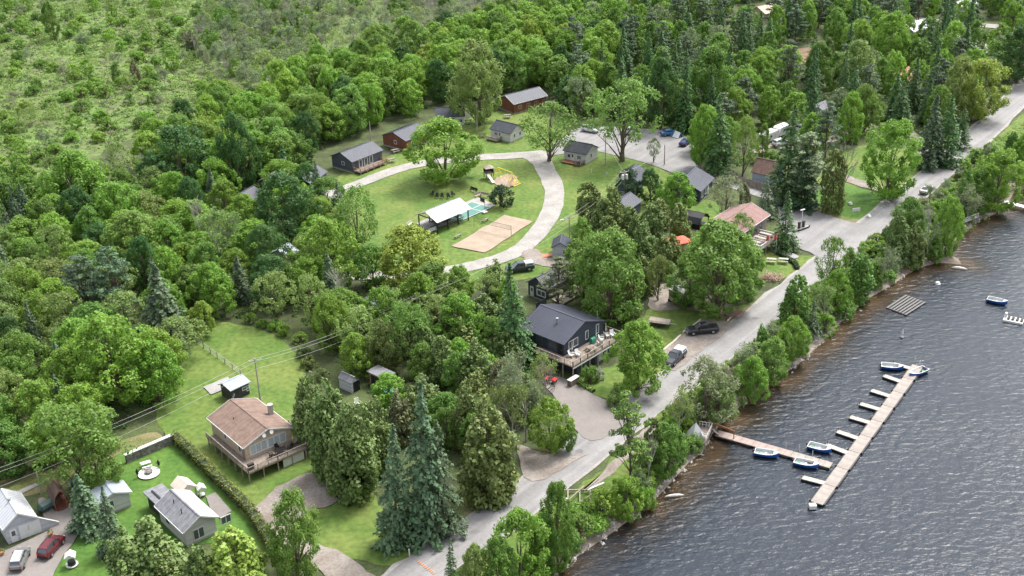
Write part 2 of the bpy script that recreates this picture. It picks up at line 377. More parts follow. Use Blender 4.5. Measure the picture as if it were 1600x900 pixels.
def water_mat():
    m = D.materials.new('lake_water'); m.use_nodes = True; n = m.node_tree.nodes; l = m.node_tree.links; n.clear()
    o = n.new('ShaderNodeOutputMaterial'); at = n.new('ShaderNodeAttribute'); at.attribute_name = 'depth'
    tc = n.new('ShaderNodeTexCoord')
    def noise(scale, rot, st, det=3, dist=0.0):
        mp = n.new('ShaderNodeMapping'); mp.inputs['Scale'].default_value = st; mp.inputs['Rotation'].default_value = (0, 0, rot)
        l.new(tc.outputs['Object'], mp.inputs[0])
        z = n.new('ShaderNodeTexNoise'); z.inputs['Scale'].default_value = scale; z.inputs['Detail'].default_value = det; z.inputs['Distortion'].default_value = dist
        l.new(mp.outputs[0], z.inputs['Vector']); return z.outputs['Fac']
    a = noise(0.85, 0.7, (0.65, 1.2, 1), 6, 0.35); b = noise(2.2, 0.9, (0.7, 1.2, 1), 3); c = noise(0.035, 0.3, (1, 1.6, 1), 3, 0.5)
    ad = n.new('ShaderNodeMath'); ad.operation = 'MULTIPLY_ADD'; l.new(b, ad.inputs[0]); ad.inputs[1].default_value = 0.22; l.new(a, ad.inputs[2])
    bp = n.new('ShaderNodeBump'); bp.inputs['Distance'].default_value = 0.34; l.new(ad.outputs[0], bp.inputs['Height'])
    mc = n.new('ShaderNodeMapRange'); mc.inputs[1].default_value = .35; mc.inputs[2].default_value = .65; mc.inputs[3].default_value = .6; mc.inputs[4].default_value = 1.0; l.new(c, mc.inputs[0]); l.new(mc.outputs[0], bp.inputs['Strength'])
    gl = n.new('ShaderNodeBsdfGlossy'); gl.inputs['Roughness'].default_value = 0.24; l.new(bp.outputs[0], gl.inputs['Normal'])
    fr = n.new('ShaderNodeFresnel'); fr.inputs['IOR'].default_value = 1.33; l.new(bp.outputs[0], fr.inputs['Normal'])
    deep = n.new('ShaderNodeBsdfDiffuse'); deep.inputs['Color'].default_value = (0.015, 0.021, 0.030, 1)
    tr = n.new('ShaderNodeBsdfTransparent'); tr.inputs['Color'].default_value = (0.54, 0.46, 0.33, 1)
    # edge of the clear shallows breaks up
    ns = noise(0.22, 0, (1, 1, 1), 4, 0.8)
    mr = n.new('ShaderNodeMath'); mr.operation = 'MULTIPLY_ADD'; l.new(ns, mr.inputs[0]); mr.inputs[1].default_value = 0.8; l.new(at.outputs['Fac'], mr.inputs[2])
    sm = n.new('ShaderNodeMapRange'); sm.interpolation_type = 'SMOOTHSTEP'; sm.inputs[1].default_value = 0.38; sm.inputs[2].default_value = 1.25; l.new(mr.outputs[0], sm.inputs[0])
    m1 = n.new('ShaderNodeMixShader'); l.new(sm.outputs[0], m1.inputs[0]); l.new(tr.outputs[0], m1.inputs[1]); l.new(deep.outputs[0], m1.inputs[2])
    m2 = n.new('ShaderNodeMixShader'); l.new(fr.outputs[0], m2.inputs[0]); l.new(m1.outputs[0], m2.inputs[1]); l.new(gl.outputs[0], m2.inputs[2])
    l.new(m2.outputs[0], o.inputs[0]); return m


wx = np.array([0, 20] + list(np.arange(30, 260, 2.0)) + [300, 400, 700, 1500, 5000, 6000]) - 0.0
wy = np.array([-2900, -700, -100, 0, 60] + list(np.arange(90, 500, 2.0)) + [560, 700, 1200, 2500, 7900])
wat, WX, WY = grid_sheet('water', wx, wy, lambda X, Y: np.full(X.shape, WL), water_mat())
att = wat.data.attributes.new('depth', 'FLOAT', 'POINT')
att.data.foreach_set('value', np.clip(-sdist(WX, WY) / 11.0, 0, 1).reshape(-1))

_zc = [0.02]


def jitter_poly(pts, step=1.6, amp=0.18, r=rnd):
    out = []; n = len(pts)
    for i in range(n):
        a = Vector(pts[i]).to_2d() if len(pts[i]) > 2 else Vector(pts[i]); b = pts[(i + 1) % n]; b = Vector((b[0], b[1]))
        a = Vector((a.x, a.y)); k = max(1, int((b - a).length / step))
        for j in range(k):
            q = a.lerp(b, j / k); out.append((q.x + r.uniform(-amp, amp), q.y + r.uniform(-amp, amp)))
    return out


FLATS = []     # polygons where nothing of the wood is planted


def sheet(name, px, m, amp=0.2, step=1.6, smooth=True, block=True):
    w = [P(x, y) for x, y in px]; w = [(p.x, p.y) for p in w]
    if smooth:
        for _ in range(2):
            w = [q for i in range(len(w)) for q in ((w[i][0] * .78 + w[(i + 1) % len(w)][0] * .22, w[i][1] * .78 + w[(i + 1) % len(w)][1] * .22),
                                                   (w[i][0] * .22 + w[(i + 1) % len(w)][0] * .78, w[i][1] * .22 + w[(i + 1) % len(w)][1] * .78))]
    if block: FLATS.append(np.array(w))
    pts = jitter_poly(w, step, amp) if amp else w
    _zc[0] += 0.004
    o = MB().poly([(p[0], p[1], _zc[0]) for p in pts]).build(name, m); o['kind'] = 'structure'; return o


def ribbon_pts(px, width):
    c = [P(x, y) for x, y in px]
    # smooth the centre line
    for _ in range(2):
        c = [c[0]] + [q for i in range(len(c) - 1) for q in (c[i].lerp(c[i + 1], .25), c[i].lerp(c[i + 1], .75))] + [c[-1]]
    L = []; Rr = []
    for i, p in enumerate(c):
        d = (c[min(i + 1, len(c) - 1)] - c[max(i - 1, 0)]).normalized(); nrm = Vector((-d.y, d.x, 0))
        w = width[0] + (width[1] - width[0]) * i / (len(c) - 1) if hasattr(width, '__len__') else width
        L.append(p + nrm * w / 2); Rr.append(p - nrm * w / 2)
    return L, Rr


def ribbon(name, px, width, m, amp=0.12, block=True):
    L, Rr = ribbon_pts(px, width)
    if block: FLATS.append(np.array([(p.x, p.y) for p in L + Rr[::-1]]))
    _zc[0] += 0.004; z = _zc[0]; mb = MB(); vs = []
    for a, b in zip(L, Rr):
        j = lambda: rnd.uniform(-amp, amp)
        vs += [(a.x + j(), a.y + j(), z), (b.x + j(), b.y + j(), z)]
    mb.add(vs, [(2 * i + 1, 2 * i + 3, 2 * i + 2, 2 * i) for i in range(len(L) - 1)])
    o = mb.build(name, m); o['kind'] = 'structure'; return o


def inside(poly, x, y):
    c = False; n = len(poly); j = n - 1
    for i in range(n):
        xi, yi = poly[i]; xj, yj = poly[j]
        if (yi > y) != (yj > y) and x < (xj - xi) * (y - yi) / (yj - yi + 1e-12) + xi: c = not c
        j = i
    return c


# --- marsh, lawns
MARSH = [(-140, -120), (560, -120), (640, 0), (600, 60), (520, 110), (430, 150), (330, 175), (250, 200), (160, 235), (60, 300), (-140, 330)]
sheet('marsh_ground', MARSH, 'marsh', 1.2, 4, block=False)
sheet('marsh_track', [(285, 22), (372, 38), (362, 60), (360, 84), (385, 108), (372, 112), (345, 82), (348, 56), (318, 42), (288, 32)], 'lawn', 0.6, block=False)
sheet('lawn', [(500, 300), (545, 262), (560, 262), (640, 232), (700, 205), (740, 180), (790, 172), (850, 176), (885, 200), (905, 225), (940, 222), (985, 240), (1030, 262), (1075, 290), (1045, 330), (1000, 345),
               (950, 365), (900, 400), (872, 402), (850, 430), (800, 440), (740, 455), (690, 480), (660, 470), (650, 440), (590, 425), (560, 400), (545, 350), (520, 320)], 'lawn')
sheet('lawn', [(312, 500), (350, 503), (400, 512), (440, 528), (470, 560), (480, 590), (470, 620), (455, 640), (480, 700), (520, 740), (580, 765), (600, 800), (650, 850), (660, 862), (600, 890), (560, 870),
               (430, 880), (395, 850), (350, 790), (270, 700), (240, 650), (262, 620), (290, 560), (305, 530)], 'lawn')
sheet('lawn', [(120, 745), (170, 720), (200, 700), (272, 690), (330, 750), (390, 810), (400, 850), (300, 850), (200, 850), (190, 900), (200, 960), (70, 960), (80, 900), (100, 868), (125, 835), (110, 800)], 'lawn_lush')
sheet('lawn', [(-60, 770), (0, 752), (60, 738), (110, 728), (160, 700), (240, 672), (262, 684), (200, 705), (120, 735), (90, 765), (40, 775), (-60, 800)], 'lawn_dry')
sheet('lawn', [(880, 590), (950, 575), (985, 560), (1000, 520), (1010, 480), (1060, 470), (1120, 480), (1160, 478), (1200, 462), (1175, 485), (1095, 530), (1050, 575), (1000, 620), (960, 628), (925, 616)], 'lawn')
sheet('lawn', [(1160, 400), (1190, 380), (1212, 392), (1250, 400), (1283, 400), (1275, 412), (1235, 432), (1205, 440), (1170, 430)], 'lawn')
sheet('lawn', [(1236, 318), (1290, 290), (1330, 290), (1400, 310), (1398, 322), (1372, 334), (1350, 346), (1300, 340)], 'lawn_lush')
sheet('lawn', [(1265, 290), (1310, 240), (1350, 225), (1420, 235), (1470, 215), (1520, 200), (1560, 180), (1585, 165), (1560, 195), (1500, 238), (1440, 285), (1410, 306), (1330, 290)], 'lawn')
sheet('lawn', [(1040, 330), (1070, 318), (1110, 310), (1140, 330), (1120, 350), (1090, 352), (1060, 360)], 'lawn')
sheet('verge', [(830, 704), (880, 716), (905, 698), (985, 640), (1040, 600), (1060, 585), (1040, 590), (980, 632), (915, 682), (880, 690)], 'lawn_dry', 0.3)
sheet('verge', [(1120, 500), (1160, 485), (1215, 448), (1212, 456), (1180, 482), (1130, 518)], 'lawn_dry', 0.3)
sheet('verge', [(1236, 318), (1300, 342), (1350, 352), (1372, 336), (1345, 345), (1300, 334), (1250, 312)], 'lawn_dry', 0.3)
sheet('verge', [(650, 862), (740, 808), (826, 752), (800, 745), (730, 775), (660, 820)], 'lawn_dry', 0.3)
sheet('verge', [(900, 775), (945, 735), (985, 690), (1020, 660), (1030, 668), (985, 712), (940, 755)], 'dirt', 0.4)
sheet('forest_clearing', [(1010, 450), (1060, 440), (1110, 462), (1150, 478), (1130, 490), (1060, 482), (1015, 490)], 'dirt', 0.4)

# --- roads
MAIN = [(560, 985), (618, 925), (668, 884), (760, 822), (850, 757), (930, 693), (990, 645), (1060, 593), (1130, 540), (1200, 487), (1268, 432), (1330, 385), (1395, 328),
        (1440, 290), (1500, 240), (1545, 198), (1585, 158), (1615, 125), (1660, 70), (1700, 10)]
ribbon('road_shoulder', MAIN, (7.5, 7.5), 'gravel', 0.4, block=False)
ribbon('main_road', [(560, 985), (618, 925), (668, 884), (760, 822), (850, 757), (930, 693), (990, 645), (1060, 593), (1130, 540), (1200, 487), (1268, 432), (1330, 385), (1395, 328),
                     (1440, 290), (1500, 240), (1545, 198), (1585, 158), (1615, 125), (1660, 70), (1700, 10)], (6.4, 6.4), 'road', 0.08)
M['road_patch'] = mat('road_patch', (0.135, 0.13, 0.128), 0.9, 0.12, 0.6, bump=0.1)
for cx_, cy_, w_, h_ in ((742, 832, 12, 4), (905, 706, 9, 4), (1010, 628, 10, 3), (1108, 560, 8, 3), (1180, 498, 7, 3), (1252, 448, 8, 2.5), (1345, 372, 6, 2.5)):
    sheet('road_patch', [(cx_ - w_ + rnd.uniform(-2, 2), cy_ + rnd.uniform(-1, 1)), (cx_ + rnd.uniform(-2, 2), cy_ - h_), (cx_ + w_, cy_ - rnd.uniform(0, 2)), (cx_ + rnd.uniform(-1, 3), cy_ + h_)], 'road_patch', 0.1, 0.8, block=False)
sheet('side_road', [(1280, 420), (1276, 398), (1244, 388), (1214, 350), (1218, 325), (1200, 313), (1160, 300), (1110, 284), (1070, 281), (1040, 266), (1000, 252), (960, 243), (930, 236), (900, 238), (858, 244), (852, 236),
                    (880, 214), (900, 200), (960, 198), (1040, 204), (1086, 218), (1082, 250), (1125, 265), (1171, 288), (1210, 300), (1243, 315), (1285, 335), (1330, 348), (1354, 350), (1376, 336), (1396, 330), (1370, 365), (1330, 395)], 'road', 0.15)
ribbon('gravel_loop', [(470, 330), (520, 302), (560, 288), (600, 272), (640, 259), (700, 250), (750, 246), (800, 244), (850, 240)], (3.9, 4.4), 'gravel')
ribbon('gravel_loop', [(838, 238), (850, 262), (864, 285), (868, 310), (858, 340), (838, 368), (815, 390), (785, 404), (740, 416), (690, 425), (640, 430), (580, 432), (520, 430)], (4.8, 3.6), 'gravel')
sheet('gravel_loop', [(800, 241), (862, 236), (864, 262), (884, 298), (872, 330), (860, 335), (852, 300), (842, 270), (828, 252)], 'gravel')
sheet('gravel_patch', [(815, 392), (835, 388), (850, 398), (870, 404), (892, 412), (880, 420), (850, 417), (832, 412), (818, 406)], 'dirt')
sheet('gravel_drive', [(398, 795), (420, 772), (455, 748), (495, 735), (530, 752), (540, 775), (512, 792), (470, 806), (450, 832), (490, 850), (520, 856), (574, 892), (602, 905), (590, 925), (540, 930), (500, 890), (440, 850), (410, 820)], 'dirt', 0.3)
sheet('driveway', [(862, 585), (895, 598), (933, 621), (967, 632), (990, 634), (1000, 650), (930, 695), (904, 679), (887, 654), (868, 622), (850, 605)], 'paver', 0.15)
sheet('driveway', [(800, 692), (834, 704), (865, 713), (900, 714), (925, 705), (832, 760), (816, 738)], 'dirt', 0.3)
sheet('pull_off', [(1032, 550), (1064, 524), (1093, 500), (1125, 502), (1150, 505), (1125, 528), (1090, 552), (1060, 580), (1044, 578)], 'dirt', 0.3)
sheet('paved_yard', [(-90, 905), (-60, 885), (8, 862), (60, 838), (84, 826), (66, 805), (58, 780), (72, 778), (86, 802), (100, 798), (112, 790), (130, 820), (118, 845), (100, 868), (84, 896), (72, 940), (-90, 1000)], 'paver', 0.05)
sheet('garden_path', [(-40, 800), (20, 772), (70, 750), (72, 754), (26, 777), (-40, 808)], 'concrete', 0.05)
sheet('side_track', [(1290, 268), (1320, 285), (1360, 297), (1402, 307), (1412, 300), (1370, 290), (1330, 278), (1300, 264)], 'dirt', 0.3)
sheet('side_track', [(1440, 266), (1462, 246), (1480, 243), (1500, 247), (1480, 254), (1462, 262)], 'gravel', 0.3)
ribbon('side_track', [(1180, 240), (1200, 225), (1240, 235), (1290, 222), (1380, 190), (1430, 210), (1450, 250)], 3.5, 'dirt', 0.3, block=False)
ribbon('far_road', [(1430, 30), (1500, 38), (1560, 42), (1640, 50)], 5, 'gravel', 0.3)
ribbon('far_road', [(1500, 55), (1530, 70), (1545, 85)], 4, 'gravel', 0.3)
sheet('bare_ground', [(1215, 92), (1240, 78), (1275, 72), (1290, 84), (1270, 100), (1235, 102)], mat('needle_litter', (.16, .11, .07), .95, .25, .5), 0.5)
sheet('sand_court', [(705, 386), (789, 337), (833, 347), (758, 396)], 'sand', 0.15, smooth=False)
sheet('play_sand', [(768, 282), (790, 272), (808, 276), (812, 288), (800, 294), (778, 294)], 'sand', 0.3)
sheet('court_slab', [(671, 363), (650, 350), (746, 309), (775, 322)], 'concrete', 0, smooth=False)
sheet('game_court', [(707, 345), (692, 338), (737, 316), (768, 325.5), (722, 345.5)], 'teal', 0, smooth=False)
sheet('patio', [(318, 606), (357, 590), (364, 604), (330, 618)], 'concrete', 0, smooth=False)
sheet('patio', [(322, 777), (337, 771), (362, 800), (345, 812), (330, 800)], 'paver', 0, smooth=False)
sheet('stone_path', [(1200, 391), (1210, 388), (1248, 400), (1246, 406), (1225, 402)], 'concrete', 0.1)


def line_on(name, a, b, w, z, m):
    A = P(*a); B = P(*b); d = (B - A).normalized(); n_ = Vector((-d.y, d.x, 0)) * w / 2
    return [(A + n_).x, (A + n_).y, z], [(A - n_).x, (A - n_).y, z], [(B - n_).x, (B - n_).y, z], [(B + n_).x, (B + n_).y, z]


mb = MB()
zc = _zc[0] + 0.006
for a, b in (((737, 316.5), (767, 325.3)), ((767, 325.3), (724, 344.5)), ((752, 320.8), (708, 341)), ((722, 323), (754, 332)), ((737, 316.5), (695, 337))):
    mb.poly(line_on('l', a, b, 0.09, zc, 0))
tag(mb.build('court_lines', 'white_line'), kind='structure')
mb = MB()
for k in range(9):
    x = 654 + 24 * k / 8; y = 879 + 18 * k / 8
    mb.poly(line_on('l', (x, y), (x + 1.2, y + .5), 0.45, zc, 0))
tag(mb.build('road_dashes', 'orange'), kind='structure')

# spit of sand and worn bank above the water
def strip(name, px, m, zoff, amp=0.25):
    w = [P(x, y, WL + 0.1) for x, y in px]; n = len(w)
    vs = [(p.x + rnd.uniform(-amp, amp), p.y + rnd.uniform(-amp, amp), gz(p) + zoff) for p in w]
    c = sum((Vector(v) for v in vs), Vector()) / n; c.z = gz(c) + zoff + 0.25
    mb = MB(); mb.add(vs + [tuple(c)], [(i, (i + 1) % n, n) for i in range(n)])
    return tag(mb.build(name, m), kind='structure')


def bank(name, d0, d1, m, i0, i1, zoff=0.05):
    """a belt that follows the shoreline between two distances from the water"""
    pts = shore[i0:i1]; seg = []
    for i in range(len(pts) - 1):
        k = max(1, int(np.hypot(*(pts[i + 1] - pts[i])) / 1.5))
        for j in range(k): seg.append(pts[i] + (pts[i + 1] - pts[i]) * j / k)
    seg = np.array(seg); vs = []; rows = 5
    for i in range(len(seg)):
        t = seg[min(i + 2, len(seg) - 1)] - seg[max(i - 2, 0)]; t = t / (np.hypot(*t) + 1e-9); nr = np.array([-t[1], t[0]])
        for r in range(rows):
            q = seg[i] + nr * (d0 + (d1 - d0) * r / (rows - 1) + (rnd.uniform(-.5, .5) if r == rows - 1 else 0))
            vs.append((q[0], q[1], gz(q) + zoff))
    fs = [(i * rows + r, i * rows + r + 1, (i + 1) * rows + r + 1, (i + 1) * rows + r) for i in range(len(seg) - 1) for r in range(rows - 1)]
    mb = MB(); mb.add(vs, fs); return tag(mb.build(name, m), kind='structure')


bank('grass_bank', 3.0, 9.5, 'lawn', 2, 40, 0.03)
bank('shore_bank', -3.0, 3.2, 'beach', 2, 37)
mbk = bank('lake_bed', -16.0, -2.8, mat('lake_bed_sand', (0.13, 0.10, 0.055), 0.9, 0.35, 0.35, col2=(0.075, 0.062, 0.035)), 2, 37, 0.04)

# ------------------------------------------------------------------ shore rocks (uncountable)
def rocks():
    g = random.Random(3); mb = MB()
    base = [Vector(v).normalized() for v in ((1, 0, 0), (-1, 0, 0), (0, 1, 0), (0, -1, 0), (0, 0, 1), (0, 0, -1))]
    fs0 = [(0, 2, 4), (2, 1, 4), (1, 3, 4), (3, 0, 4), (2, 0, 5), (1, 2, 5), (3, 1, 5), (0, 3, 5)]
    pts = shore[3:36]; n = 0
    for i in range(len(pts) - 1):
        L = np.hypot(*(pts[i + 1] - pts[i])); t = (pts[i + 1] - pts[i]) / L; nr = np.array([-t[1], t[0]])
        dens = 9 if i < 16 else 5
        if 20 <= i <= 25: dens = 0.8
        for _ in range(int(L * dens)):
            q = pts[i] + t * g.uniform(0, L) + nr * (g.triangular(-1.2, 4.4, 0.8)); s = g.uniform(0.18, 0.5) * (1 if g.random() < .9 else 1.8)
            z = gz(q); a = g.uniform(0, 6.3); ca, sa = math.cos(a), math.sin(a)
            vs = []
            for b in base:
                k = s * g.uniform(.7, 1.3); x, y = b.x * k, b.y * k * .8
                vs.append((q[0] + x * ca - y * sa, q[1] + x * sa + y * ca, z + b.z * k * .6))
            mb.add(vs, fs0); n += 1
    return tag(mb.build('shore_rocks', 'rock'), 'grey and pinkish boulders and cobbles lining the lake shore', 'rocks', kind='stuff')


rocks()

# ------------------------------------------------------------------ trees
def cards(cen, nrm, size, g):
    n = len(cen); nrm = nrm / (np.linalg.norm(nrm, axis=1, keepdims=True) + 1e-9)
    r = g.normal(size=(n, 3)); t = np.cross(nrm, r); t /= (np.linalg.norm(t, axis=1, keepdims=True) + 1e-9); b = np.cross(nrm, t)
    s = (size if hasattr(size, '__len__') else np.full(n, size))[:, None]
    j = lambda: g.uniform(.55, 1.1, (n, 1))
    v = np.stack([cen + t * s * j(), cen + b * s * j() * .75, cen - t * s * j(), cen - b * s * j() * .75], 1) + nrm[:, None, :] * 0
    v[:, 0] -= nrm * s * .25; v[:, 2] -= nrm * s * .25
    return v.reshape(-1, 3)


def card_mesh(name, vlist, m):
    v = np.concatenate(vlist); n = len(v) // 4
    me = D.meshes.new(name); me.vertices.add(len(v)); me.vertices.foreach_set('co', v.astype(np.float32).ravel())
    me.loops.add(4 * n); me.loops.foreach_set('vertex_index', np.arange(4 * n, dtype=np.int32))
    me.polygons.add(n); me.polygons.foreach_set('loop_start', np.arange(0, 4 * n, 4, dtype=np.int32)); me.polygons.foreach_set('loop_total', np.full(n, 4, np.int32))
    me.update(calc_edges=True); me.materials.append(M[m]); return me


def sphere_pts(g, n):
    d = g.normal(size=(n, 3)); return d / np.linalg.norm(d, axis=1, keepdims=True)


def puffs(g, cen, rad, per, size, crown_c, up=0.25, flat=1.0):
    out = []
    for c, r in zip(cen, rad):
        d = sphere_pts(g, per); o = c - crown_c; o = o / (np.linalg.norm(o) + 1e-6)
        keep = (d @ o) > -0.45; d = d[keep]
        p = c + d * np.array([1, 1, flat]) * r * g.uniform(.55, 1.08, (len(d), 1))
        nn = d + g.normal(size=d.shape) * .45 + np.array([0, 0, up])
        out.append(cards(p, nn, size * g.uniform(.7, 1.25, len(d)), g))
    return out


def trunk_mesh(name, H, r0, limbs, g, m='bark', top=0.8):
    mb = MB(); pts = []; x = y = 0.0
    for i in range(7):
        t = i / 6; pts.append((x, y, t * H * top)); x += g.uniform(-.12, .12); y += g.uniform(-.12, .12)
    mb.tube(pts, [r0 * (1.25 if i == 0 else 1 - .8 * i / 6) for i in range(7)], 8)
    for e in limbs:
        t = max(.15, min(.8, e[2] / H - .25)); a = Vector(pts[int(t * 6)]); e = Vector(e)
        mid = a.lerp(e, .5) + Vector((0, 0, .25)); mb.tube([a, mid, e], [r0 * .4 * (1 - t * .4), r0 * .25, r0 * .07], 5, cap=False)
    me = D.meshes.new(name); me.from_pydata(mb.v, [], mb.f); me.materials.append(M[m]); me.update()
    return me


PROTO = {}


def proto_broad(key, seed, H=12, R=5, base=.2, nb=100, per=150, size=.21, prof=(0.75, .6), pr=(.12, .26), open_=0.0):
    g = np.random.default_rng(seed); cen = []; rad = []
    lob = g.uniform(0, 6.28, 3)
    for i in range(nb):
        t = g.beta(1.15, 1.05); ph = g.uniform(0, 6.28)
        env = R * max(.12, math.sin(math.pi * min(.97, max(.03, t)) ** prof[0]) ** prof[1]) * (1 + .13 * math.sin(2 * ph + lob[0]) + .10 * math.sin(3 * ph + lob[1] + 3 * t) + .07 * math.sin(5 * ph + lob[2]))
        rr = env * (g.uniform(.72, .96) if g.random() < .75 else g.uniform(.2, .75))
        if open_ and g.random() < open_: continue
        cen.append((rr * math.cos(ph), rr * math.sin(ph), H * (base + (0.93 - base) * t))); rad.append(R * g.uniform(*pr))
    cen = np.array(cen); rad = np.array(rad)
    cc = np.array([0, 0, H * .5])
    v = puffs(g, cen, rad, per, size, cc)
    mx = np.concatenate(v); sc_ = R / np.quantile(np.hypot(mx[:, 0], mx[:, 1]), .985); zt = mx[:, 2].max()
    v = [q * np.array([sc_, sc_, 1]) for q in v]; v = [np.stack([q[:, 0], q[:, 1], q[:, 2] * H / zt], 1) for q in v]
    idx = g.choice(len(cen), min(14, len(cen)), replace=False)
    PROTO.setdefault(key, []).append((card_mesh('crown', v, 'leaf'), trunk_mesh('trunk', H, .28, [tuple(cen[i] * .8) for i in idx], random.Random(seed)), H, R))


def proto_spruce(key, seed, H=14, R=3.4, size=.27, layers=38, br=15, droop=.26, power=.82, base=.05, m='needle', gap=0.0):
    g = np.random.default_rng(seed); out = []
    for k in range(layers):
        t = k / (layers - 1); z = H * (base + (1 - base) * t)
        Lr = R * (1 - t) ** power + .12
        nb = max(4, int(br * (1 - t * .6)))
        for b in range(nb):
            if gap and g.random() < gap: continue
            ph = g.uniform(0, 6.28); L = Lr * g.uniform(.68, 1.1); nseg = max(4, int(L * 5.5))
            u = g.uniform(.12, 1.0, nseg) ** .7
            rr = u * L; side = g.normal(size=nseg) * .16 * (1.15 - u) * L * .9
            px = rr * math.cos(ph) - side * math.sin(ph); py = rr * math.sin(ph) + side * math.cos(ph)
            pz = z + .12 * L - droop * rr * (0.6 + .6 * u) + g.normal(size=nseg) * .07
            c = np.stack([px, py, pz], 1)
            nn = np.stack([np.cos(ph) * .55 + g.normal(size=nseg) * .35, np.sin(ph) * .55 + g.normal(size=nseg) * .35, np.full(nseg, .9)], 1)
            out.append(cards(c, nn, size * g.uniform(.7, 1.25, nseg), g))
    PROTO.setdefault(key, []).append((card_mesh('crown', out, m), trunk_mesh('trunk', H, .2, [], random.Random(seed), top=.95), H, R))


def proto_cedar(key, seed, H=9, R=2.6, nb=150, per=60, size=.2):
    g = np.random.default_rng(seed); cen = []; rad = []
    tops = [(0, 0, 1.0)] + [(g.uniform(-.4, .4) * R, g.uniform(-.4, .4) * R, g.uniform(.75, .95)) for _ in range(3)]
    for i in range(nb):
        t = g.beta(1.0, 1.35); ph = g.uniform(0, 6.28); tx, ty, th = tops[g.integers(0, 4)]
        env = R * (1 - (t ** 1.7)) ** .8 * (.9 + .12 * math.sin(3 * ph + seed)) * (.72 + .28 * min(1, t * 5)); rr = env * g.uniform(.6, .97)
        k = t; cen.append((rr * math.cos(ph) + tx * k, rr * math.sin(ph) + ty * k, H * (.04 + .9 * t * th))); rad.append(g.uniform(.38, .7) * (1.15 - .4 * t))
    cen = np.array(cen); v = puffs(g, cen, np.array(rad), per, size, np.array([0, 0, H * .35]), up=.3, flat=1.5)
    mx = np.concatenate(v); zt = mx[:, 2].max(); v = [q * np.array([1, 1, H / zt]) for q in v]
    PROTO.setdefault(key, []).append((card_mesh('crown', v, 'needle'), trunk_mesh('trunk', H, .18, [], random.Random(seed), top=.8), H, R))


def proto_pine(key, seed, H=15, R=4.2, n=46, per=70, size=.2):
    g = np.random.default_rng(seed); cen = []; rad = []; limbs = []
    for i in range(n):
        t = g.beta(1.1, 1.1); ph = g.uniform(0, 6.28); L = R * (1 - t ** 1.5) ** .7 * g.uniform(.45, 1.05) + .3
        z = H * (.18 + .80 * t)
        for u in (.5, .78, 1.0):
            cen.append((u * L * math.cos(ph) + g.normal() * .2, u * L * math.sin(ph) + g.normal() * .2, z + .25 * u * L)); rad.append(g.uniform(.45, .85))
        limbs.append((L * math.cos(ph), L * math.sin(ph), z + .2 * L))
    v = puffs(g, np.array(cen), np.array(rad), per, size, np.array([0, 0, H * .4]), up=.8, flat=.45)
    mx = np.concatenate(v); zt = mx[:, 2].max(); v = [q * np.array([1, 1, H / zt]) for q in v]
    PROTO.setdefault(key, []).append((card_mesh('crown', v, 'needle'), trunk_mesh('trunk', H, .22, limbs[:24], random.Random(seed), top=.92), H, R))


def proto_dead(key, seed, H=9, R=3, leaves=0):
    g = random.Random(seed); mb = MB(); tips = []
    def br(p, d, L, r, dep):
        q = p + d * L; mid = p.lerp(q, .5) + Vector((g.uniform(-1, 1), g.uniform(-1, 1), g.uniform(-1, 1))) * L * .06
        mb.tube([p, mid, q], [r, r * .8, r * .55], 5 if dep < 2 else 3, cap=False)
        if dep >= 4: tips.append(q); return
        for _ in range(g.choice((3, 4)) if dep else 5):
            st = p.lerp(q, g.uniform(.45, 1)); nd = (d + Vector((g.uniform(-1, 1), g.uniform(-1, 1), g.uniform(-.35, .8))) * (.75 if dep else .9)).normalized()
            br(st, nd, L * g.uniform(.5, .72), r * .5, dep + 1)
    br(Vector((0, 0, 0)), Vector((0, 0, 1)), H * .45, .17, 0)
    mx = np.array(mb.v); sc = np.array([R / np.quantile(np.hypot(mx[:, 0], mx[:, 1]), .98)] * 2 + [H / mx[:, 2].max()])
    me = D.meshes.new('branches'); me.from_pydata((mx * sc).tolist(), [], mb.f); me.materials.append(M['deadwood']); me.update()
    crown = None
    if leaves:
        gg = np.random.default_rng(seed); tp = np.array([tuple(t) for t in tips]) * sc
        tp = tp[gg.integers(0, len(tp), leaves)] + gg.normal(size=(leaves, 3)) * .28
        crown = card_mesh('crown', [cards(tp, gg.normal(size=(leaves, 3)) + np.array([0, 0, .6]), .15 * gg.uniform(.6, 1.3, leaves), gg)], 'leaf')
    PROTO.setdefault(key, []).append((crown, me, H, R))


proto_broad('B', 1, base=.1); proto_broad('B', 2, prof=(.8, .55), base=.1); proto_broad('B', 3, nb=120, pr=(.13, .22), base=.1); proto_broad('B', 4, prof=(.62, .6), base=.05); proto_broad('B', 5, prof=(1.0, .5), base=.08, nb=90, pr=(.11, .28))
proto_broad('T', 11, 13, 5, .04, 120, 150, .21, (.85, .5), (.12, .26)); proto_broad('T', 12, 13, 5, .07, 110, 150, .21, (1.0, .5), (.13, .26)); proto_broad('T', 13, 13, 5, .05, 130, 140, .2, (.75, .5), (.11, .24))
proto_broad('O', 21, 12, 5, .3, 75, 62, .2, (.9, .6), (.13, .24)); proto_broad('O', 22, 12, 5, .25, 85, 62, .2, (.8, .5), (.12, .22), .1)
proto_broad('U', 31, 3.2, 1.9, .0, 40, 80, .15, (.5, .5), (.2, .34)); proto_broad('U', 32, 3.2, 1.9, .0, 34, 80, .15, (.55, .6), (.22, .4)); proto_broad('U', 33, 3.2, 1.9, .02, 50, 60, .13, (.6, .5), (.15, .3))
proto_spruce('S', 41, base=.03); proto_spruce('S', 42, base=.05, power=.95, br=13, gap=.12); proto_spruce('S', 43, base=.08, power=.7, gap=.2, droop=.35); proto_spruce('S', 46, base=.02, power=.85, layers=30, br=18, gap=.1, droop=.18)
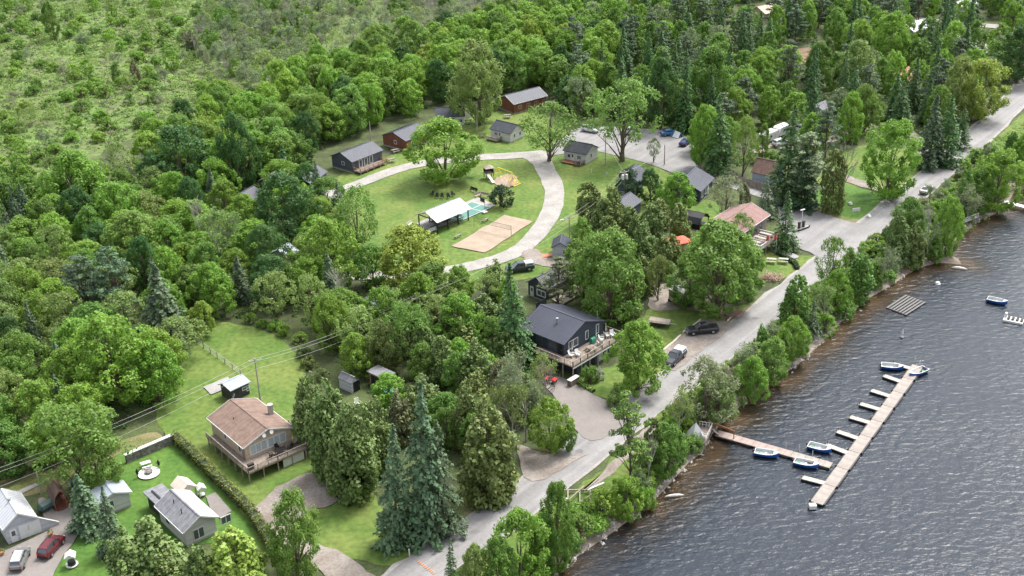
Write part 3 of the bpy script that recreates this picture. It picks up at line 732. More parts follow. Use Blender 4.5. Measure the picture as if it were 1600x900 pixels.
proto_spruce('Y', 44, 8, 2.2, .2, 26, 10, .2, .9, .1); proto_spruce('Y', 45, 8, 2.0, .2, 24, 11, .22, .9, .08)
for s_ in (51, 52, 53): proto_cedar('C', s_)
for s_ in (61, 62): proto_pine('P', s_)
for s_ in (71, 72): proto_dead('D', s_)
for s_ in (81, 82): proto_dead('G', s_, leaves=2600)

TINT = dict(bright=(.170, .305, .042), yel=(.225, .315, .05), mid=(.12, .225, .04), dark=(.062, .14, .036), deep=(.034, .08, .03), olive=(.14, .20, .055), blue=(.10, .165, .08),
            grey=(.185, .24, .12), pale=(.20, .285, .08), sp=(.08, .13, .065), brown=(.15, .165, .075), green=(.15, .26, .05), white=(.36, .38, .31), pink=(.36, .25, .27))
KNAME = dict(B=('broadleaf_tree', 'tree'), T=('broadleaf_tree', 'tree'), O=('broadleaf_tree', 'tree'), U=('shrub', 'shrub'), S=('spruce_tree', 'tree'), Y=('young_spruce', 'tree'),
             C=('cedar_tree', 'tree'), P=('pine_tree', 'tree'), D=('dead_tree', 'tree'), G=('sparse_tree', 'tree'))
TREES = []   # x, y, radius: taken ground


def plant(kind, loc, h, w, tint, label, group=None, var=None, jit=.12, flatten=1.0):
    pr = PROTO[kind]; k = rnd.randrange(len(pr)) if var is None else var % len(pr)
    crown, trunk, H, R = pr[k]; nm, cat = KNAME[kind]
    root = D.objects.new(nm, None); COL.objects.link(root); root.location = loc; root.empty_display_size = .3
    root.rotation_euler = (rnd.uniform(-.05, .05), rnd.uniform(-.05, .05), rnd.uniform(0, 6.28))
    s = w / 2 / R; root.scale = (s * rnd.uniform(.95, 1.05), s * rnd.uniform(.95, 1.05) * flatten, h / H)
    tag(root, label, cat, group)
    t = D.objects.new('branches' if kind in 'DG' else 'trunk', trunk); COL.objects.link(t); t.parent = root
    if crown:
        c = D.objects.new('crown', crown); COL.objects.link(c); c.parent = root
        a = TINT[tint]; f = 1 + rnd.uniform(-jit, jit); c.color = (a[0] * f * (1 + rnd.uniform(-.1, .1)), a[1] * f, a[2] * f, 1)
    TREES.append((loc[0], loc[1], w / 2)); return root


def T(kind, cx, ytop, ybase, wpx, tint, label, group=None, var=None):
    b = P(cx, ybase); z = gz(b)
    if z < -.05: b = P(cx, ybase, z); z = gz(b)
    if z < WL: z = WL
    b.z = z
    # the photo point is where the trunk meets the ground
    return plant(kind, b, max(1.0, height_to(b, ytop)), wpx / ppm(b), tint, label, group, var, .05)


# ------------------------------------------------------------------ buildings
class House:
    """gable building; local x across the gable, y along the ridge, origin at a ground corner"""
    def __init__(s, name, label, A, C, W, ze, rise, wall, roof, side=1, over=.35, found=.3, seams=False, base=0.0, cat='house', group=None, L=None, gables=True, ridge=.5, nowall=False, foundm='foundation'):
        a = P(*A, ze); c = P(*C, ze)
        if not hasattr(W, '__len__'): w = W
        else: w = (P(*W, ze) - a).length
        y = (c - a); s.L = L or y.length; y.normalize(); x = Vector((y.y, -y.x, 0))
        w -= 2 * over; s.L -= 2 * over
        o = a + (x * over if side > 0 else -x * (w + over)) + y * over; o.z = 0
        s.rz = math.atan2(x.y, x.x); s.W = w; s.ze = ze; s.rise = rise; s.over = over; s.o = o; s.ridge = ridge
        s.root = thing(name, label, cat, o, s.rz, group); s.inv = (Matrix.Translation(o) @ Matrix.Rotation(s.rz, 4, 'Z')).inverted()
        L_ = s.L; W_ = w; cx = W_ * ridge
        mb = MB()
        if not nowall:
            zb = base + found
            if gables:
                vs = [(0, 0, zb), (W_, 0, zb), (W_, 0, ze), (cx, 0, ze + rise - .02), (0, 0, ze), (0, L_, zb), (W_, L_, zb), (W_, L_, ze), (cx, L_, ze + rise - .02), (0, L_, ze)]
                fs = [(0, 1, 2, 3, 4), (9, 8, 7, 6, 5), (0, 5, 6, 1), (1, 6, 7, 2), (0, 4, 9, 5), (2, 7, 8, 3), (3, 8, 9, 4)]
                mb.add(vs, fs)
            else: mb.box(0, W_, 0, L_, zb, ze)
            s.wall = mb.build('wall', wall, s.root)
            if found > 0: MB().box(.04, W_ - .04, .04, L_ - .04, 0, zb + .01).build('foundation', foundm, s.root)
        # roof: two slabs with thickness
        rb = MB(); th = .14; ov = over
        if rise > 0:
            for sgn in (0, 1):
                xe = 0 if sgn == 0 else W_; run = cx if sgn == 0 else W_ - cx; sl_ = rise / run; dx = -ov if sgn == 0 else ov
                z0 = ze - ov * sl_ + .03; x0 = xe + dx
                vs = [(x0, -ov, z0), (cx, -ov, ze + rise + .03), (cx, L_ + ov, ze + rise + .03), (x0, L_ + ov, z0)]
                vs += [(p[0], p[1], p[2] + th) for p in vs]
                rb.add(vs, [(0, 1, 2, 3)[::-1] if sgn == 0 else (0, 1, 2, 3), (4, 5, 6, 7), (0, 1, 5, 4), (1, 2, 6, 5), (2, 3, 7, 6), (3, 0, 4, 7)])
                if seams:
                    n = int((L_ + 2 * ov) / seams)
                    for i in range(n + 1):
                        yy = -ov + (L_ + 2 * ov) * i / n
                        rb.bar((x0, yy, z0 + th + .015), (cx, yy, ze + rise + .03 + th + .015), .05, .05)
            rb.box(cx - .12, cx + .12, -ov - .01, L_ + ov + .01, ze + rise + .03 + th - .03, ze + rise + .03 + th + .05)
        else:
            rb.box(-ov, W_ + ov, -ov, L_ + ov, ze, ze + .18)
        s.roof = rb.build('roof', roof, s.root)

    def trim(s, m='white'):
        mb = MB(); ov = s.over; W_ = s.W; cx = W_ * s.ridge
        for yy in (-ov - .03, s.L + ov + .03):
            for xe, dx in ((0, -ov), (W_, ov)):
                run = cx if xe == 0 else W_ - cx; sl_ = s.rise / run
                mb.bar((xe + dx, yy, s.ze - ov * sl_ + .1), (cx, yy, s.ze + s.rise + .1), .05, .22)
        for xe, dx in ((0, -ov - .04), (W_, ov + .04)):
            run = cx if xe == 0 else W_ - cx; z = s.ze - ov * s.rise / run + .08
            mb.bar((xe + dx, -ov, z), (xe + dx, s.L + ov, z), .1, .13)
        mb.build('eave_trim', m, s.root)

    def face(s, f, u, z):
        if f == 'F': return Vector((u, 0, z)), Vector((1, 0, 0)), Vector((0, -1, 0))
        if f == 'B': return Vector((s.W - u, s.L, z)), Vector((-1, 0, 0)), Vector((0, 1, 0))
        if f == 'L': return Vector((0, s.L - u, z)), Vector((0, -1, 0)), Vector((-1, 0, 0))
        return Vector((s.W, u, z)), Vector((0, 1, 0)), Vector((1, 0, 0))

    def panel(s, f, u, z, w, h, d0, d1, mb):
        p, t, n = s.face(f, u, z)
        vs = []
        for dd in (d0, d1):
            for uu, zz in ((0, 0), (w, 0), (w, h), (0, h)):
                q = p + t * uu + n * dd; vs.append((q.x, q.y, q.z + zz))
        mb.add(vs, [(3, 2, 1, 0), (4, 5, 6, 7), (0, 1, 5, 4), (1, 2, 6, 5), (2, 3, 7, 6), (3, 0, 4, 7)]); return mb

    def window(s, f, u, z, w=1.0, h=1.0, n=1, frame='white', glass='glass', bar=.1):
        mb = MB(); P_ = s.panel
        P_(f, u - bar, z - bar, w + 2 * bar, bar, -.02, .07, mb); P_(f, u - bar, z + h, w + 2 * bar, bar, -.02, .07, mb)
        P_(f, u - bar, z, bar, h, -.02, .07, mb); P_(f, u + w, z, bar, h, -.02, .07, mb)
        for i in range(1, n): P_(f, u + w * i / n - .06, z, .12, h, -.02, .06, mb)
        fr = mb.build('window', frame, s.root)
        s.panel(f, u, z, w, h, -.02, .03, MB()).build('pane', glass, fr)

    def door(s, f, u, z, w=.95, h=2.05, m='white', frame='white', glass=False):
        fr = s.panel(f, u, z, w, h, -.02, .06, MB()).build('door', m, s.root)
        s.panel(f, u + w * .82, z + h * .46, .07, .1, .06, .12, MB()).build('handle', 'steel', fr)
        if glass: s.panel(f, u + w * .22, z + h * .5, w * .56, h * .38, .06, .075, MB()).build('pane', 'glass', fr)

    def loc(s, x, y, z): return s.inv @ P(x, y, z)

    def deck(s, pts, z, m='wood', rail=(), h=1.0, gap=.14, railm='woodplain', post=1.6, slats=True, posts=True, th=.2, name='deck', solid=False):
        """pts local; rail: list of edge indices"""
        d = MB().prism([(p[0], p[1]) for p in pts], z - th, z).build(name, m, s.root)
        n = len(pts)
        if posts and z > .5:
            for i in range(n):
                a = Vector((pts[i][0], pts[i][1])); b = Vector((pts[(i + 1) % n][0], pts[(i + 1) % n][1])); 
                if i not in rail: continue
                k = max(1, round((b - a).length / 2.4))
                for j in range(k + (1 if (i + 1) % n not in rail else 0)):
                    q = a.lerp(b, j / k); q = q.lerp(Vector((sum(p[0] for p in pts) / n, sum(p[1] for p in pts) / n)), .03)
                    MB().box(q.x - .08, q.x + .08, q.y - .08, q.y + .08, 0, z - th).build('post', 'woodplain', d)
        for i in rail:
            a = Vector((*pts[i][:2], z)); b = Vector((*pts[(i + 1) % n][:2], z)); mb = MB(); Ls = (b - a).length
            up = Vector((0, 0, 1)); mb.bar(a + up * h, b + up * h, .14, .06); mb.bar(a + up * .12, b + up * .12, .05, .09)
            k = max(1, round(Ls / post))
            for j in range(k + 1):
                q = a.lerp(b, j / k); mb.bar(q, q + up * (h + .05), .1)
            if solid: mb.bar(a + up * (h * .55), b + up * (h * .55), .04, h * .78)
            elif slats:
                k = int(Ls / gap)
                for j in range(k): q = a.lerp(b, (j + .5) / k); mb.bar(q + up * .1, q + up * h, .045)
            mb.build('railing', railm, d)
        return d


def chim(h, x, y, r, z0, z1, m, name='chimney', square=False, cap=None):
    mb = MB()
    if square: mb.box(x - r, x + r, y - r, y + r, z0, z1)
    else: mb.cyl(x, y, z0, z1, r, 10)
    mb.cyl(x, y, z1, z1 + .12, r * 1.5, 10)
    return mb.build(name, m, h.roof)


# tan house on stilts
h = House('raised_house', 'tan house with a brown shingle gable roof and a wraparound deck on posts', (380, 701), (323, 653), (460, 668), 4.3, 1.45, 's_beige', 'roof_tan', 1, .4, found=1.6)
h.trim(); W, L = h.W, h.L
h.window('F', .9, 2.45, 2.7, 1.45, 3, glass='curtain', bar=.17); h.window('F', W - 4.0, 2.45, 2.9, 1.45, 3, glass='curtain', bar=.17)
h.window('L', L - 2.0, 2.6, .7, 1.1, 1); h.window('L', L - 6.5, 2.7, .6, .8, 1); h.door('L', L - .95, 1.95, .8, 2.0, 's_brown')
dk = h.deck([(-1.5, -3.4), (W + .6, -3.4), (W + .6, -.02), (-.02, -.02), (-.02, L - 1), (-1.5, L - 1)], 1.85, 'wood', rail=(0, 1, 5), h=.95, solid=False, gap=.2, railm='wood_y')
chim(h, W * .93, L * .45, .32, 4.0, 6.3, 'foundation', square=True)
for yy in (L * .62,): MB().cyl(W * .25, yy, 4.9, 5.5, .07, 8).build('vent_pipe', 'black', h.roof)
MB().cyl(W * .55, L + .2, 5.6, 6.4, .04, 6).cyl(W * .55 + .2, L + .2, 6.3, 6.7, .04, 6).build('antenna', 'white', h.roof)
for u in (W * .40, W * .56):
    mb = MB(); mb.cyl(0, 0, 0, .08, .3, 14, .34); o = mb.build('satellite_dish', 'white', h.roof); o.location = (u, -.45, 5.35 - abs(u - W / 2) * .3); o.rotation_euler = (R_(70), 0, R_(10))
h.panel('F', 4.4, .1, 3.6, 1.5, 3.1, 3.2, MB()).build('skirting_panel', 'offwhite', h.root)
h.panel('F', 8.2, .1, 1.6, 1.5, 2.9, 3.0, MB()).build('skirting_panel', 'stone', h.root)
TAN = h

# big dark blue house by the road
h = House('cottage', 'large dark blue house with a dark metal roof and a long raised deck', (881.3, 539), (811, 511), (941, 499), 5.3, 2.0, 's_navy', 'metal_dark', 1, .45, found=0.0, seams=.45)
W, L = h.W, h.L; zd = 2.8
chim(h, W * .28, L * .42, .16, 5.9, 7.5, 'steel', 'flue_pipe'); MB().cyl(W * .93, .6, 5.3, 7.3, .07, 8).build('vent_pipe', 'steel', h.roof)
h.window('F', 1.3, zd + .75, 2.3, 1.35, 2); h.window('F', W * .55, zd + .8, .65, 1.5, 1); h.window('F', W * .83, zd + .8, .6, 1.6, 1)
h.window('L', L - 3.4, zd + .4, 1.6, 1.7, 2, frame='s_slate'); h.window('L', L - 6, zd + .5, 1.2, 1.5, 1, frame='s_slate'); h.door('L', L - 1.3, zd, .95, 2.05, 'black')
h.deck([(-1.9, -3.6), (W + 1.2, -3.6), (W + 1.2, -.02), (-.02, -.02), (-.02, L * .6), (-1.9, L * .6)], zd, 'wood', rail=(0, 1, 5), h=.95, gap=.32, railm='wood_y', post=1.9)
h.panel('F', -1.9, zd - .42, W + 3.1, .2, 3.61, 3.68, MB()).build('fascia', 'white', h.root)
BLUE = h
MB().box(.1, W + .9, -2.7, -.02, 0, zd - .22).build('lower_storey', 's_navy', h.root)
for u_, w_, z0_, h_, m_, n_ in ((W * .32, 1.6, .12, 2.2, 'black', 'door'), (W * .58, 2.3, .1, 2.35, 's_grey', 'lower_wall'), (W * .12, 1.3, .9, 1.2, 'glass', 'pane')):
    h.panel('F', u_, z0_, w_, h_, 2.7, 2.75, MB()).build(n_, m_, h.root)
fr_ = h.panel('F', W * .66, .6, .95, 1.5, 2.75, 2.8, MB()).build('window', 'white', h.root); h.panel('F', W * .66 + .12, .72, .71, 1.26, 2.8, 2.815, MB()).build('pane', 'glass', fr_)

# small dark blue cottage behind it
h = House('cottage', 'small navy cottage with white shuttered windows behind the big dark blue house', (854, 453), (893, 433), (822.5, 440.5), 2.9, 1.6, 's_navy', 'metal_dark', -1, .3, seams=.5)
W, L = h.W, h.L; h.door('F', .5, .3, .9, 2.0, 'white', glass=True); h.window('F', 2.4, 1.1, 1.9, .95, 2, bar=.22); h.window('R', .9, 1.1, .9, .9, 1)
h.deck([(W + .05, 1.0), (W + 3.2, 1.0), (W + 3.2, 7), (W + .05, 7)], .4, 'wood_y', rail=(2,), h=.8)
# tiny grey cabin by the gravel patch
h = House('cabin', 'tiny grey cabin with an orange ramp beside the gravel parking patch', (890, 388), (893, 374), 3.8, 2.5, 1.0, 's_cool', 'metal_dark', -1, .25, found=.2, seams=.5)
h.window('F', 2.2, 1.1, .8, .9, 1); h.window('L', 1, 1.1, .8, .8)
MB().add([(-2.6, .2, .1), (-.1, .2, .5), (-.1, 1.8, .5), (-2.6, 1.8, .1), (-2.6, .2, 0), (-.1, .2, .35), (-.1, 1.8, .35), (-2.6, 1.8, 0)], [(0, 1, 2, 3), (7, 6, 5, 4), (0, 4, 5, 1), (3, 2, 6, 7), (0, 3, 7, 4), (1, 5, 6, 2)]).build('ramp', 'terracotta', h.root)
# slate cottage with three tall windows
h = House('cottage', 'slate blue cottage with three tall white windows and a red railed porch', (550, 254), (599.3, 234.7), (517.7, 243), 3.0, 1.5, 's_slate', 'metal_grey', -1, .3, found=.45, seams=.4)
W, L = h.W, h.L; h.window('F', W * .5, 1.6, .75, .75, 1)
for i in range(3): h.window('R', 2.3 + i * 1.75, .95, .85, 1.7, 1, bar=.16)
h.door('R', .9, .5, .85, 2.0, 's_dark')
h.deck([(W + .03, .2), (W + 2.4, .2), (W + 2.4, 9.2), (W + .03, 9.2)], .75, 'wood_y', rail=(0, 1, 2), h=.8, gap=.22, railm='redwood')
# red brown cottage
h = House('cottage', 'reddish brown board cottage with a grey roof half hidden by the big lawn tree', (634, 221.3), (672, 206), (601.3, 209.3), 2.8, 1.4, 's_red', 'metal_grey', -1, .3, found=.4, seams=.5)
h.window('F', h.W * .5, 1.4, .7, .75, 1, bar=.14); h.window('R', 2, 1.2, 1.2, .9, 2)
# grey cottage under the trees
h = House('cottage', 'pale grey cottage with a worn dark roof at the edge of the woods', (680, 184), (726.7, 181.3), 6.0, 2.8, 1.6, 's_grey', 'roof_dark', -1, .3)
h.window('R', 1.2, 1.1, 1.3, .8, 2); h.window('R', 5.6, 1.1, 1.2, .8, 2); h.door('R', 3.9, .3, .9, 2.0, 's_dark')
# pale cottage with deck, lawn right
h = House('cottage', 'pale grey cottage with a charcoal roof and small side deck on the upper lawn', (797.3, 209.3), (764, 201.3), 6.0, 2.6, 1.5, 's_grey', 'roof_dark', 1, .3)
W, L = h.W, h.L; h.window('L', L - 5.2, 1.2, 1.0, .8, 2); h.door('L', L - 3.9, .3, .85, 2.0, 'white', glass=True); h.window('F', 1.4, 1.1, .6, .9); h.window('F', 3.6, 1.1, .6, .9)
h.deck([(-1.9, L - 3.6), (-.03, L - 3.6), (-.03, L), (-1.9, L)], .5, 'wood', rail=(0, 3), h=.8)
# cottage by the parking
h = House('cottage', 'grey cottage with a charcoal roof beside the junction of the gravel lanes', (916, 242), (878.7, 234.7), 6.2, 2.7, 1.5, 's_grey', 'roof_dark', 1, .3)
W, L = h.W, h.L; h.window('L', L - 2.4, 1.1, 1.0, .9, 2); h.door('L', L - 4.2, .3, .9, 2.0, 'white', glass=True); h.window('F', 2.2, 1.2, .6, .9); h.window('L', 1.0, 1.1, .8, .8)
h.deck([(-1.9, L - 5.8), (-.03, L - 5.8), (-.03, L - .3), (-1.9, L - .3)], .45, 'redwood', rail=(0,), h=.7)
# long brick bunkhouse
h = House('bunkhouse', 'long reddish brick building with a grey metal roof at the back of the upper lawn', (802.7, 163.2), (856, 149.5), 8.0, 2.9, 1.5, 's_red', 'metal_grey', -1, .35, seams=.5)
for i in range(5): h.window('R', 1.5 + i * 2.8, 1.2, 1.0, .8, 2, frame='s_beige')
h.trim('offwhite')
# grey-blue hipped house along the lane
h = House('house', 'blue grey house with a large slate metal roof beside the wooden fence', (1095.6, 299.6), (1117, 278), 9.0, 3.0, 1.9, 's_navy', 'metal_grey', -1, .4, seams=.45)
h.window('R', 1.0, 1.0, 1.1, 1.2, 2); h.window('R', 3.2, 1.0, 1.1, 1.2, 2); h.door('R', 5.0, .3, .9, 2.0, 'white'); h.window('F', 3, 1.1, 1.2, 1.1, 2)
# store
h = House('lakeside_store', 'two storey brown sided building with a rose shingle roof and a raised picnic deck', (1163, 363), (1203.6, 335.4), 8.8, 4.6, 1.5, 's_brown', 'roof_pink', -1, .5, found=.2)
W, L = h.W, h.L; zd = 1.9; h.trim()
for i in range(4): h.window('R', .9 + i * (L - 2) / 4, zd + .4, 1.0, 1.7, 1, frame='s_brown')
h.deck([(W + .03, -1.2), (W + 4.6, -1.2), (W + 4.6, L * .62), (W + .03, L * .62)], zd, 'wood_y', rail=(0, 1, 2), h=.95, gap=.16, railm='offwhite')
STORE = h; STORE_ZD = zd
# blue grey shed with brown roof
h = House('shed', 'blue grey board shed with a steep dark brown roof behind the wooden fence', (1212, 275.8), (1173, 268), 5.6, 2.7, 2.4, 's_bluegrey', 'roof_brown', 1, .3)
h.window('L', h.L - 2.2, 1.5, .5, .6, 1); h.window('L', h.L - 1.3, 1.5, .8, .6, 2)
# dark house in the woods, left of centre
h = House('house', 'grey roofed house showing between the trees below the white lane', (553, 474), (593, 452), 7, 3.0, 1.0, 's_slate', 'metal_grey', 1, .4, seams=.5); h.window('L', 2, 1.2, 1.2, 1.0, 2)
h = House('cottage', 'blue grey roofed cottage half hidden behind the dark spruce', (486, 288), (512, 268), 6, 2.8, 1.4, 's_slate', 'metal_grey', -1, .3, seams=.5); h.window('F', 2.2, 1.2, .8, .8)
h = House('cottage', 'dark roofed cottage deep in the trees at the end of the lane', (436, 288), (462, 272), 6, 2.8, 1.4, 's_slate', 'roof_gshingle', -1, .3); h.window('F', 2.2, 1.2, .8, .8)
h = House('cottage', 'grey roofed cottage peeking out of the dark trees at the left', (394, 314), (414, 302), 6, 2.8, 1.3, 's_slate', 'metal_grey', -1, .3, seams=.5); h.window('F', 2.2, 1.2, .8, .8)
h = House('cottage', 'pale roofed cottage mostly covered by crowns in the left woods', (452, 404), (470, 392), 5.5, 2.8, 1.3, 's_grey', 'roof_lightblue', -1, .3); h.window('F', 2.0, 1.2, .8, .8)
# roofs among the cedars right of the lawn
h = House('cottage', 'slate roofed cottage between the dark evergreens behind the utility poles', (1000, 286), (1012, 268), 5.5, 2.8, 1.6, 's_slate', 'metal_grey', -1, .3, seams=.5); h.window('F', 2, 1.2, .8, .8)
h = House('cottage', 'slate roofed cottage tucked behind the olive cedars', (984, 328), (1004, 314), 6, 2.8, 1.4, 's_slate', 'metal_grey', -1, .3, seams=.5); h.window('F', 2, 1.2, .8, .8)
# far houses
h = House('cabin', 'cabin with a bright red roof deep in the woods at the upper right', (1421, 127), (1437, 116), 6.5, 3.0, 1.6, 's_brown', 'red_roof', -1, .4); h.window('F', 2, 1.2, 1, .9)
h = House('house', 'white roofed house near the top of the picture between tall trees', (1428, 50), (1462, 42), 8, 3.0, 1.8, 's_grey', 'metal_white', -1, .4); h.window('R', 2, 1.2, 1, .9); h.window('R', 6, 1.2, 1, .9)
h = House('barn', 'tan roofed barn at the top edge beside the parked trucks', (1196, 22), (1222, 16), 8, 3.2, 1.6, 's_beige', mat('tan_roof', (.40, .33, .25), .8, .08), -1, .4); h.door('R', 3, .3, 2, 2.2, 'white')
h = House('cottage', 'small grey cottage in the shade of the right hand woods', (1292, 177), (1304, 166), 5, 2.8, 1.2, 's_cool', 'roof_gshingle', -1, .3); h.window('F', 1.6, 1.2, .9, .9); h.window('R', 1, 1.2, .9, .9)
h = House('cottage', 'white gabled house at the top right corner beside the gravel road', (1508, 14), (1530, 6), 7, 3, 1.6, 's_grey', 'metal_white', -1, .4); h.window('R', 1, 1.2, .9, .9)
# trailer under the maple
h = House('trailer', 'beige camping trailer parked in the shade under the big maple', (1064, 462), (1044, 452), 2.6, 2.6, .15, 's_beige', 'offwhite', 1, .08, found=.0, base=.5, cat='trailer')
h.window('L', 1.4, 1.3, .9, .7, 1, 's_beige'); h.door('L', 3, .6, .7, 1.8, 'offwhite')
for yy in (1.4, 3.2):
    for xx in (.1, h.W - .1): MB().tube([(xx - .1, yy, .34), (xx + .1, yy, .34)], .34, 12).build('wheel', 'rubber', h.root)
# garage at lower left
h = House('garage', 'pale grey garage with a white metal roof and a wide white garage door', (57.8, 807.6), (32, 769), (6, 830), 2.9, 1.5, 's_cool', 'metal_white', -1, .3, found=.1, seams=.6, cat='garage')
h.trim(); W, L = h.W, h.L
h.door('F', .5, .12, .9, 2.05, 'white', glass=True)
dr = h.panel('F', 1.75, .12, 2.9, 2.2, -.02, .06, MB()); 
for i in range(3): h.panel('F', 1.75, .12 + (i + 1) * .55, 2.9, .03, .06, .075, dr)
dr.build('garage_door', 'white', h.root)
h.window('F', W - 1.5, 1.25, .85, .65, 2, bar=.14)
chim(h, W * .5, L * .5, .18, 4.3, 4.9, 'steel')
wg = MB(); wg.add([(W, .0, 0), (W + 3.0, 0, 0), (W + 3.0, 0, .5), (W, 0, 2.8), (W, .2, 0), (W + 3.0, .2, 0), (W + 3.0, .2, .5), (W, .2, 2.8)], [(0, 1, 2, 3), (7, 6, 5, 4), (0, 4, 5, 1), (3, 2, 6, 7), (0, 3, 7, 4), (1, 5, 6, 2)])
ww = wg.build('wing_wall', 's_cool', h.root); MB().bar((W, .1, 2.86), (W + 3.05, .1, .55), .3, .1).build('coping', 'white', ww)
# small grey guest cottage
h = House('guest_cottage', 'small grey garden cottage with a pale blue roof behind the blue spruces', (206, 769), (192, 751), 5.2, 2.6, .9, 's_grey', 'roof_lightblue', -1, .35); h.trim()
h.window('F', 1.0, 1.2, 1.1, 1.0, 2); h.door('R', .5, .3, .9, 2.0, mat('yellow_door', (.6, .42, .12), .7, .08))
# main grey house
h = House('bungalow', 'grey bungalow with a grey roof, sunlit slope coloured white, behind the round green trees', (286, 833), (241, 790), (346, 812), 2.9, 1.3, 's_grey', 'roof_gshingle', 1, .4); h.trim()
W, L = h.W, h.L
rb = MB(); cx = W / 2; sl_ = h.rise / cx
rb.add([(cx + .12, -.4, h.ze + h.rise + .17 - .12 * sl_), (W + .42, -.4, h.ze + .17 - .42 * sl_), (W + .42, L + .4, h.ze + .17 - .42 * sl_), (cx + .12, L + .4, h.ze + h.rise + .17 - .12 * sl_)] + [(cx + .12, -.4, h.ze + h.rise + .22 - .12 * sl_), (W + .42, -.4, h.ze + .22 - .42 * sl_), (W + .42, L + .4, h.ze + .22 - .42 * sl_), (cx + .12, L + .4, h.ze + h.rise + .22 - .12 * sl_)], [(3, 2, 1, 0), (4, 5, 6, 7), (0, 1, 5, 4), (1, 2, 6, 5), (2, 3, 7, 6), (3, 0, 4, 7)])
tag(rb.build('roof', 'metal_white', h.root), 'sunlit brightness coloured white on the right roof slope')  # white sheet: sunlight on the right slope put into its colour
h.window('F', 1.2, .7, 1.5, 1.5, 2); h.window('F', 5.5, 1.1, 1.4, 1.1, 2); h.window('L', 2, 1.2, 1.1, .9)
MB().box(.4, W * .62, L + .3, L + 4.6, 0, 2.5).build('rear_wall', 's_dark', h.root)
r2 = MB(); r2.box(0, W * .66, L + .3, L + 5, 2.5, 2.7).build('roof', 'roof_gshingle', h.root)
MB().box(W * .2, W * .26, L + 1.0, L + 4.2, 2.7, 2.85).build('skylight', 'black', h.root)
for a_, b_ in ((.3, .7), (.25, .35)): MB().cyl(W * a_, L * b_, 3.6, 4.5, .07, 8).build('vent_pipe', 'black', h.roof)
# sheds
h = House('shed', 'dark wooden shed with a pale metal roof behind the tan house', (360, 612), (392, 597), 3.6, 2.3, .5, 's_dark', 'roof_lightblue', -1, .3, found=.1, ridge=.35)
h.window('R', 2.2, 1.3, 1.2, .4, 1); h.window('R', 3.0, .9, .5, .5, 1)
h = House('garden_shed', 'small grey resin shed with an arched roof and open dark door', (549, 600.5), (528, 591), (565, 597), 1.9, .8, 's_cool', 'roof_gshingle', 1, .1, found=.05); h.door('F', .35, .06, 1.4, 1.9, 'black')
h = House('brick_shelter', 'open fronted brick shelter with a flat patched roof beside the resin shed', (600, 594), (572, 581), (622, 586), 2.6, 0, 'brick', 'roof_gshingle', 1, .35, found=.05, gables=False)
h.panel('L', .4, .3, h.L - .8, 1.9, -.02, .03, MB()).build('shade_panel', 'black', h.root); h.panel('F', .3, .3, 1.2, 1.9, -.02, .03, MB()).build('door', 'black', h.root)  # black panel paints the shade inside the open front


def gambrel(name, label, A, C, Wp, ze, rise, m, roofm, side=1, cat='shelter'):
    """barn roofed open shelter"""
    a = P(*A, ze); c = P(*C, ze); w = (P(*Wp, ze) - a).length if hasattr(Wp, '__len__') else Wp
    y = c - a; L = y.length; y.normalize(); x = Vector((y.y, -y.x, 0)); o = a if side > 0 else a - x * w; o = Vector((o.x, o.y, 0))
    rz = math.atan2(x.y, x.x); r = thing(name, label, cat, o, rz)
    prof = [(-.15, ze - .5), (w * .16, ze + rise * .55), (w * .5, ze + rise), (w * .84, ze + rise * .55), (w + .15, ze - .5)]
    mb = MB(); n = len(prof)
    for off, flip in ((0, 0), (.1, 1)):
        pass
    vs = [(px, yy, pz + dz) for yy in (-.2, L + .2) for dz in (0, .1) for px, pz in prof]
    fs = []
    for i in range(n - 1):
        fs += [(n + i, n + i + 1, 3 * n + i + 1, 3 * n + i), (i + 1, i, 2 * n + i, 2 * n + i + 1), (i, i + 1, n + i + 1, n + i), (2 * n + i + 1, 2 * n + i, 3 * n + i, 3 * n + i + 1)]
    mb.add(vs, fs); mb.build('roof', roofm, r)
    for xx, yy in ((0.05, .05), (w - .05, .05), (.05, L - .05), (w - .05, L - .05)):
        MB().box(xx - .08, xx + .08, yy - .08, yy + .08, 0, ze).build('post', m, r)
    bk = MB(); bk.add([(0, L, .1), (w, L, .1), (w, L, ze), (w * .84, L, ze + rise * .5), (w * .5, L, ze + rise * .95), (w * .16, L, ze + rise * .5), (0, L, ze)], [tuple(range(7))]).add([(0, L + .06, .1), (w, L + .06, .1), (w, L + .06, ze), (w * .84, L + .06, ze + rise * .5), (w * .5, L + .06, ze + rise * .95), (w * .16, L + .06, ze + rise * .5), (0, L + .06, ze)], [tuple(range(7))[::-1]])
    bk.build('back_panel', m, r); MB().box(0, w, 0, L, .02, .1).build('floor', m, r)
    return r


gambrel('wooden_gazebo', 'brown wooden barn roofed gazebo beside the garage path', (84.5, 786), (73, 765), (108, 781), 1.6, 1.7, 's_red', 'roof_brown')
gambrel('dark_canopy', 'black covered shelter with a rounded roof beside the red canopy', (1093, 348), (1055, 340), 4.5, 1.7, 1.1, 'black', 'black', 1)
